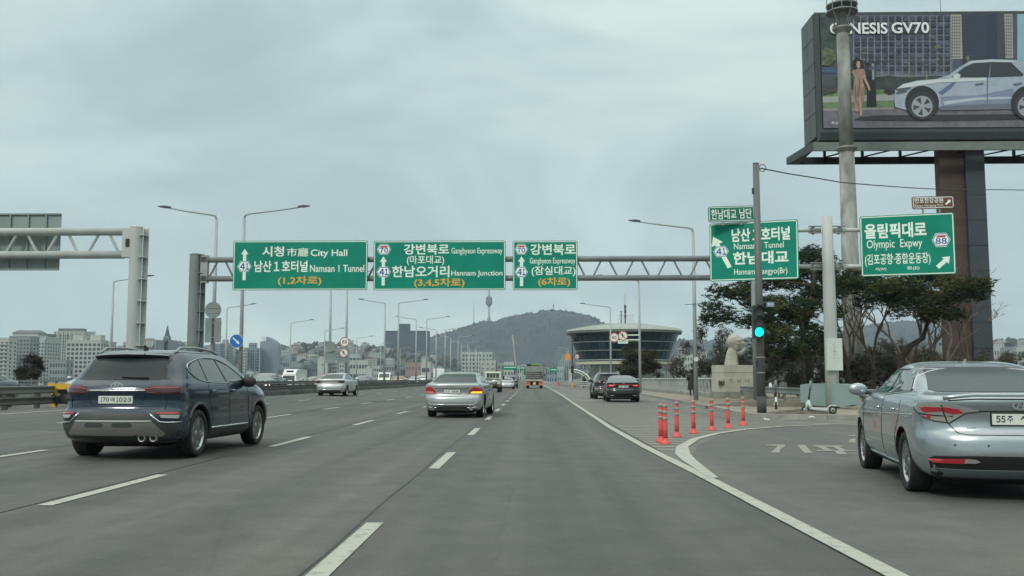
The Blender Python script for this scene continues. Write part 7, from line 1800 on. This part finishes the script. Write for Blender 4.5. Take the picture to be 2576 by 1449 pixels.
# distant green signs over the road
for i, (u0, u1, v0, v1, Y, lb) in enumerate(((1266,1300,920,931,420,'distant green direction sign above the white sedan'), (1308,1322,922,932,470,'second distant green sign beside the tarpaulin lorry'), (1384,1402,926,937,430,'distant teal sign right of the tarpaulin lorry'))):
    a = px(u0, v1, Y); c = px(u1, v0, Y); t = thing('direction_sign', lb, 'road sign', a); MB().box(0, c.x-a.x, 0, .2, 0, c.z-a.z).build('sign_panel', M_green, t)
    MB().box(.4, c.x-a.x-.4, -.05, -.01, (c.z-a.z)*.55, (c.z-a.z)*.72).build('lettering', M_letter, t); MB().box((c.x-a.x)/2-.15,(c.x-a.x)/2+.15,.2,.5,-a.z,c.z-a.z).build('post', M_galv, t)

# ---- small houses crowding the hillsides
rnd = random.Random(21); protos = []
roofs = [mat('roof_%s' % n, c, .9, 0, .2, .2) for n, c in (('green', (.10,.16,.12)), ('grey', (.16,.17,.17)), ('rust', (.17,.125,.11)), ('blue', (.10,.14,.19)))]
for i, wm in enumerate((W_white, W_cream, W_beige, W_grey, W_grey, W_blue, W_white, W_dk)):
    W, D, H = rnd.uniform(9,17), rnd.uniform(9,14), rnd.uniform(6,13); wall = MB().box(-W/2, W/2, 0, D, -6, H).mesh('wall', wm)
    fl = int(H/3); b = MB()
    for j in range(fl):
        for q in range(4):
            x = -W/2+(q+.5)*W/4; z = 1+j*3; b.add([(x-1,-.12,z),(x+1,-.12,z),(x+1,-.12,z+1.4),(x-1,-.12,z+1.4)], [(0,1,2,3)])
    win = b.mesh('windows', M_win)
    r2 = MB(); 
    if i % 3 == 0: r2.add([(-W/2-.5,-.5,H),(W/2+.5,-.5,H),(W/2+.5,D+.5,H),(-W/2-.5,D+.5,H),(0-W*.3,D/2,H+2.8),(W*.3,D/2,H+2.8)], [(0,1,5,4),(1,2,5),(2,3,4,5),(3,0,4)])
    else: r2.box(-W/2-.3,W/2+.3,-.3,D+.3,H,H+.5).box(-W*.3,W*.1,D*.3,D*.7,H+.5,H+2.6)
    protos.append((wall, win, r2.mesh('roof', roofs[i % 4])))
zones = [((270,960), 175, 'houses crowding the hillside between the left towers and the slab building', 'small house of many crowding the hillside left of the slab building'),
         ((960,1420), 45, 'low houses at the foot of the mountain', 'small low house of many at the foot of the mountain'),
         ((1695,1860), 26, 'hillside houses seen past the glass pavilion', 'small hillside house of many between the glass pavilion and the statue'),
         ((2475,2620), 26, 'hillside houses at the right edge', 'small hillside house of many right of the slate column'), ((-20,270), 30, 'small houses among the left apartment towers', 'small house of many at the foot of the left apartment towers')]
for (ua, ub), n, g_, lb in zones:
    for k in range(n):
        u = rnd.uniform(ua, ub); Y = 1170 + 830*rnd.random()**.8; x = (u-1336)/2410*Y; z = hill_h(x, Y)
        pr_ = rnd.choice(protos); s_ = rnd.uniform(.75,1.2)
        t = thing('house', lb, 'house', (x, Y, z-.5), rnd.uniform(-.5,.5), group=g_); t.scale = (s_, s_, s_*rnd.uniform(.8,1.15))
        for nm, me in zip(('wall','windows','roof'), pr_):
            o = link(nm, me, t)
            if nm == 'windows': o['kind'] = 'stuff'
# ---- woods on hills and mountain: many small crowns, one mass
M_wood = mat('far_wood', (.040,.046,.032), .95, 0, .5, .03, detail=6); M_woodg = mat('far_wood_grey', (.060,.055,.045), .95, 0, .4, .03)
b = MB(); ico = [(0,0,1),(.89,0,.45),(.28,.85,.45),(-.72,.53,.45),(-.72,-.53,.45),(.28,-.85,.45),(.72,.53,-.2),(-.28,.85,-.2),(-.89,0,-.2),(-.28,-.85,-.2),(.72,-.53,-.2)]
icf = [(0,1,2),(0,2,3),(0,3,4),(0,4,5),(0,5,1),(1,6,2),(2,7,3),(3,8,4),(4,9,5),(5,10,1),(2,6,7),(3,7,8),(4,8,9),(5,9,10),(1,10,6)]
def crown(x, y, z, r_, h, mi=0):
    s_ = [1+rnd.uniform(-.3,.3) for _ in ico]; b.add([(x+p[0]*r_*q, y+p[1]*r_*q, z+p[2]*h*q+h*.6) for p, q in zip(ico, s_)], icf, mi)
for _ in range(2600):
    u = rnd.uniform(-150, 2750); Y = rnd.uniform(1180, 2040)
    if mn.noise(Vector((u*.012, Y*.006, 0))) < -.12 and Y < 1950: continue
    x = (u-1336)/2410*Y; crown(x, Y, hill_h(x, min(Y, 2000))-1, rnd.uniform(3.5,8), rnd.uniform(4,9), 1 if rnd.random() < .35 else 0)
for _ in range(1500):   # along the mountain skyline
    u = rnd.uniform(1075, 1540) if rnd.random() < .75 else rnd.uniform(1540, 2480); Y = 3700+rnd.uniform(-60,20); rz = px(u, interp(u, MT), 3700); x = rz.x
    crown(x, Y, rz.z-6+rnd.uniform(-4,2), rnd.uniform(5,11), rnd.uniform(6,12), 1 if rnd.random() < .2 else 0)
o = b.build('far_woods', [M_wood, M_woodg]); o['kind'] = 'stuff'
# leafless wood along the park edge, left bank foreground
b = MB()
for _ in range(420):
    u = rnd.uniform(-100, 1300); Y = rnd.uniform(1125, 1180); x = (u-1336)/2410*Y; crown(x, Y, -13, rnd.uniform(4,9), rnd.uniform(5,11), 0)
o = b.build('riverside_trees', [M_wood]); o['kind'] = 'stuff'
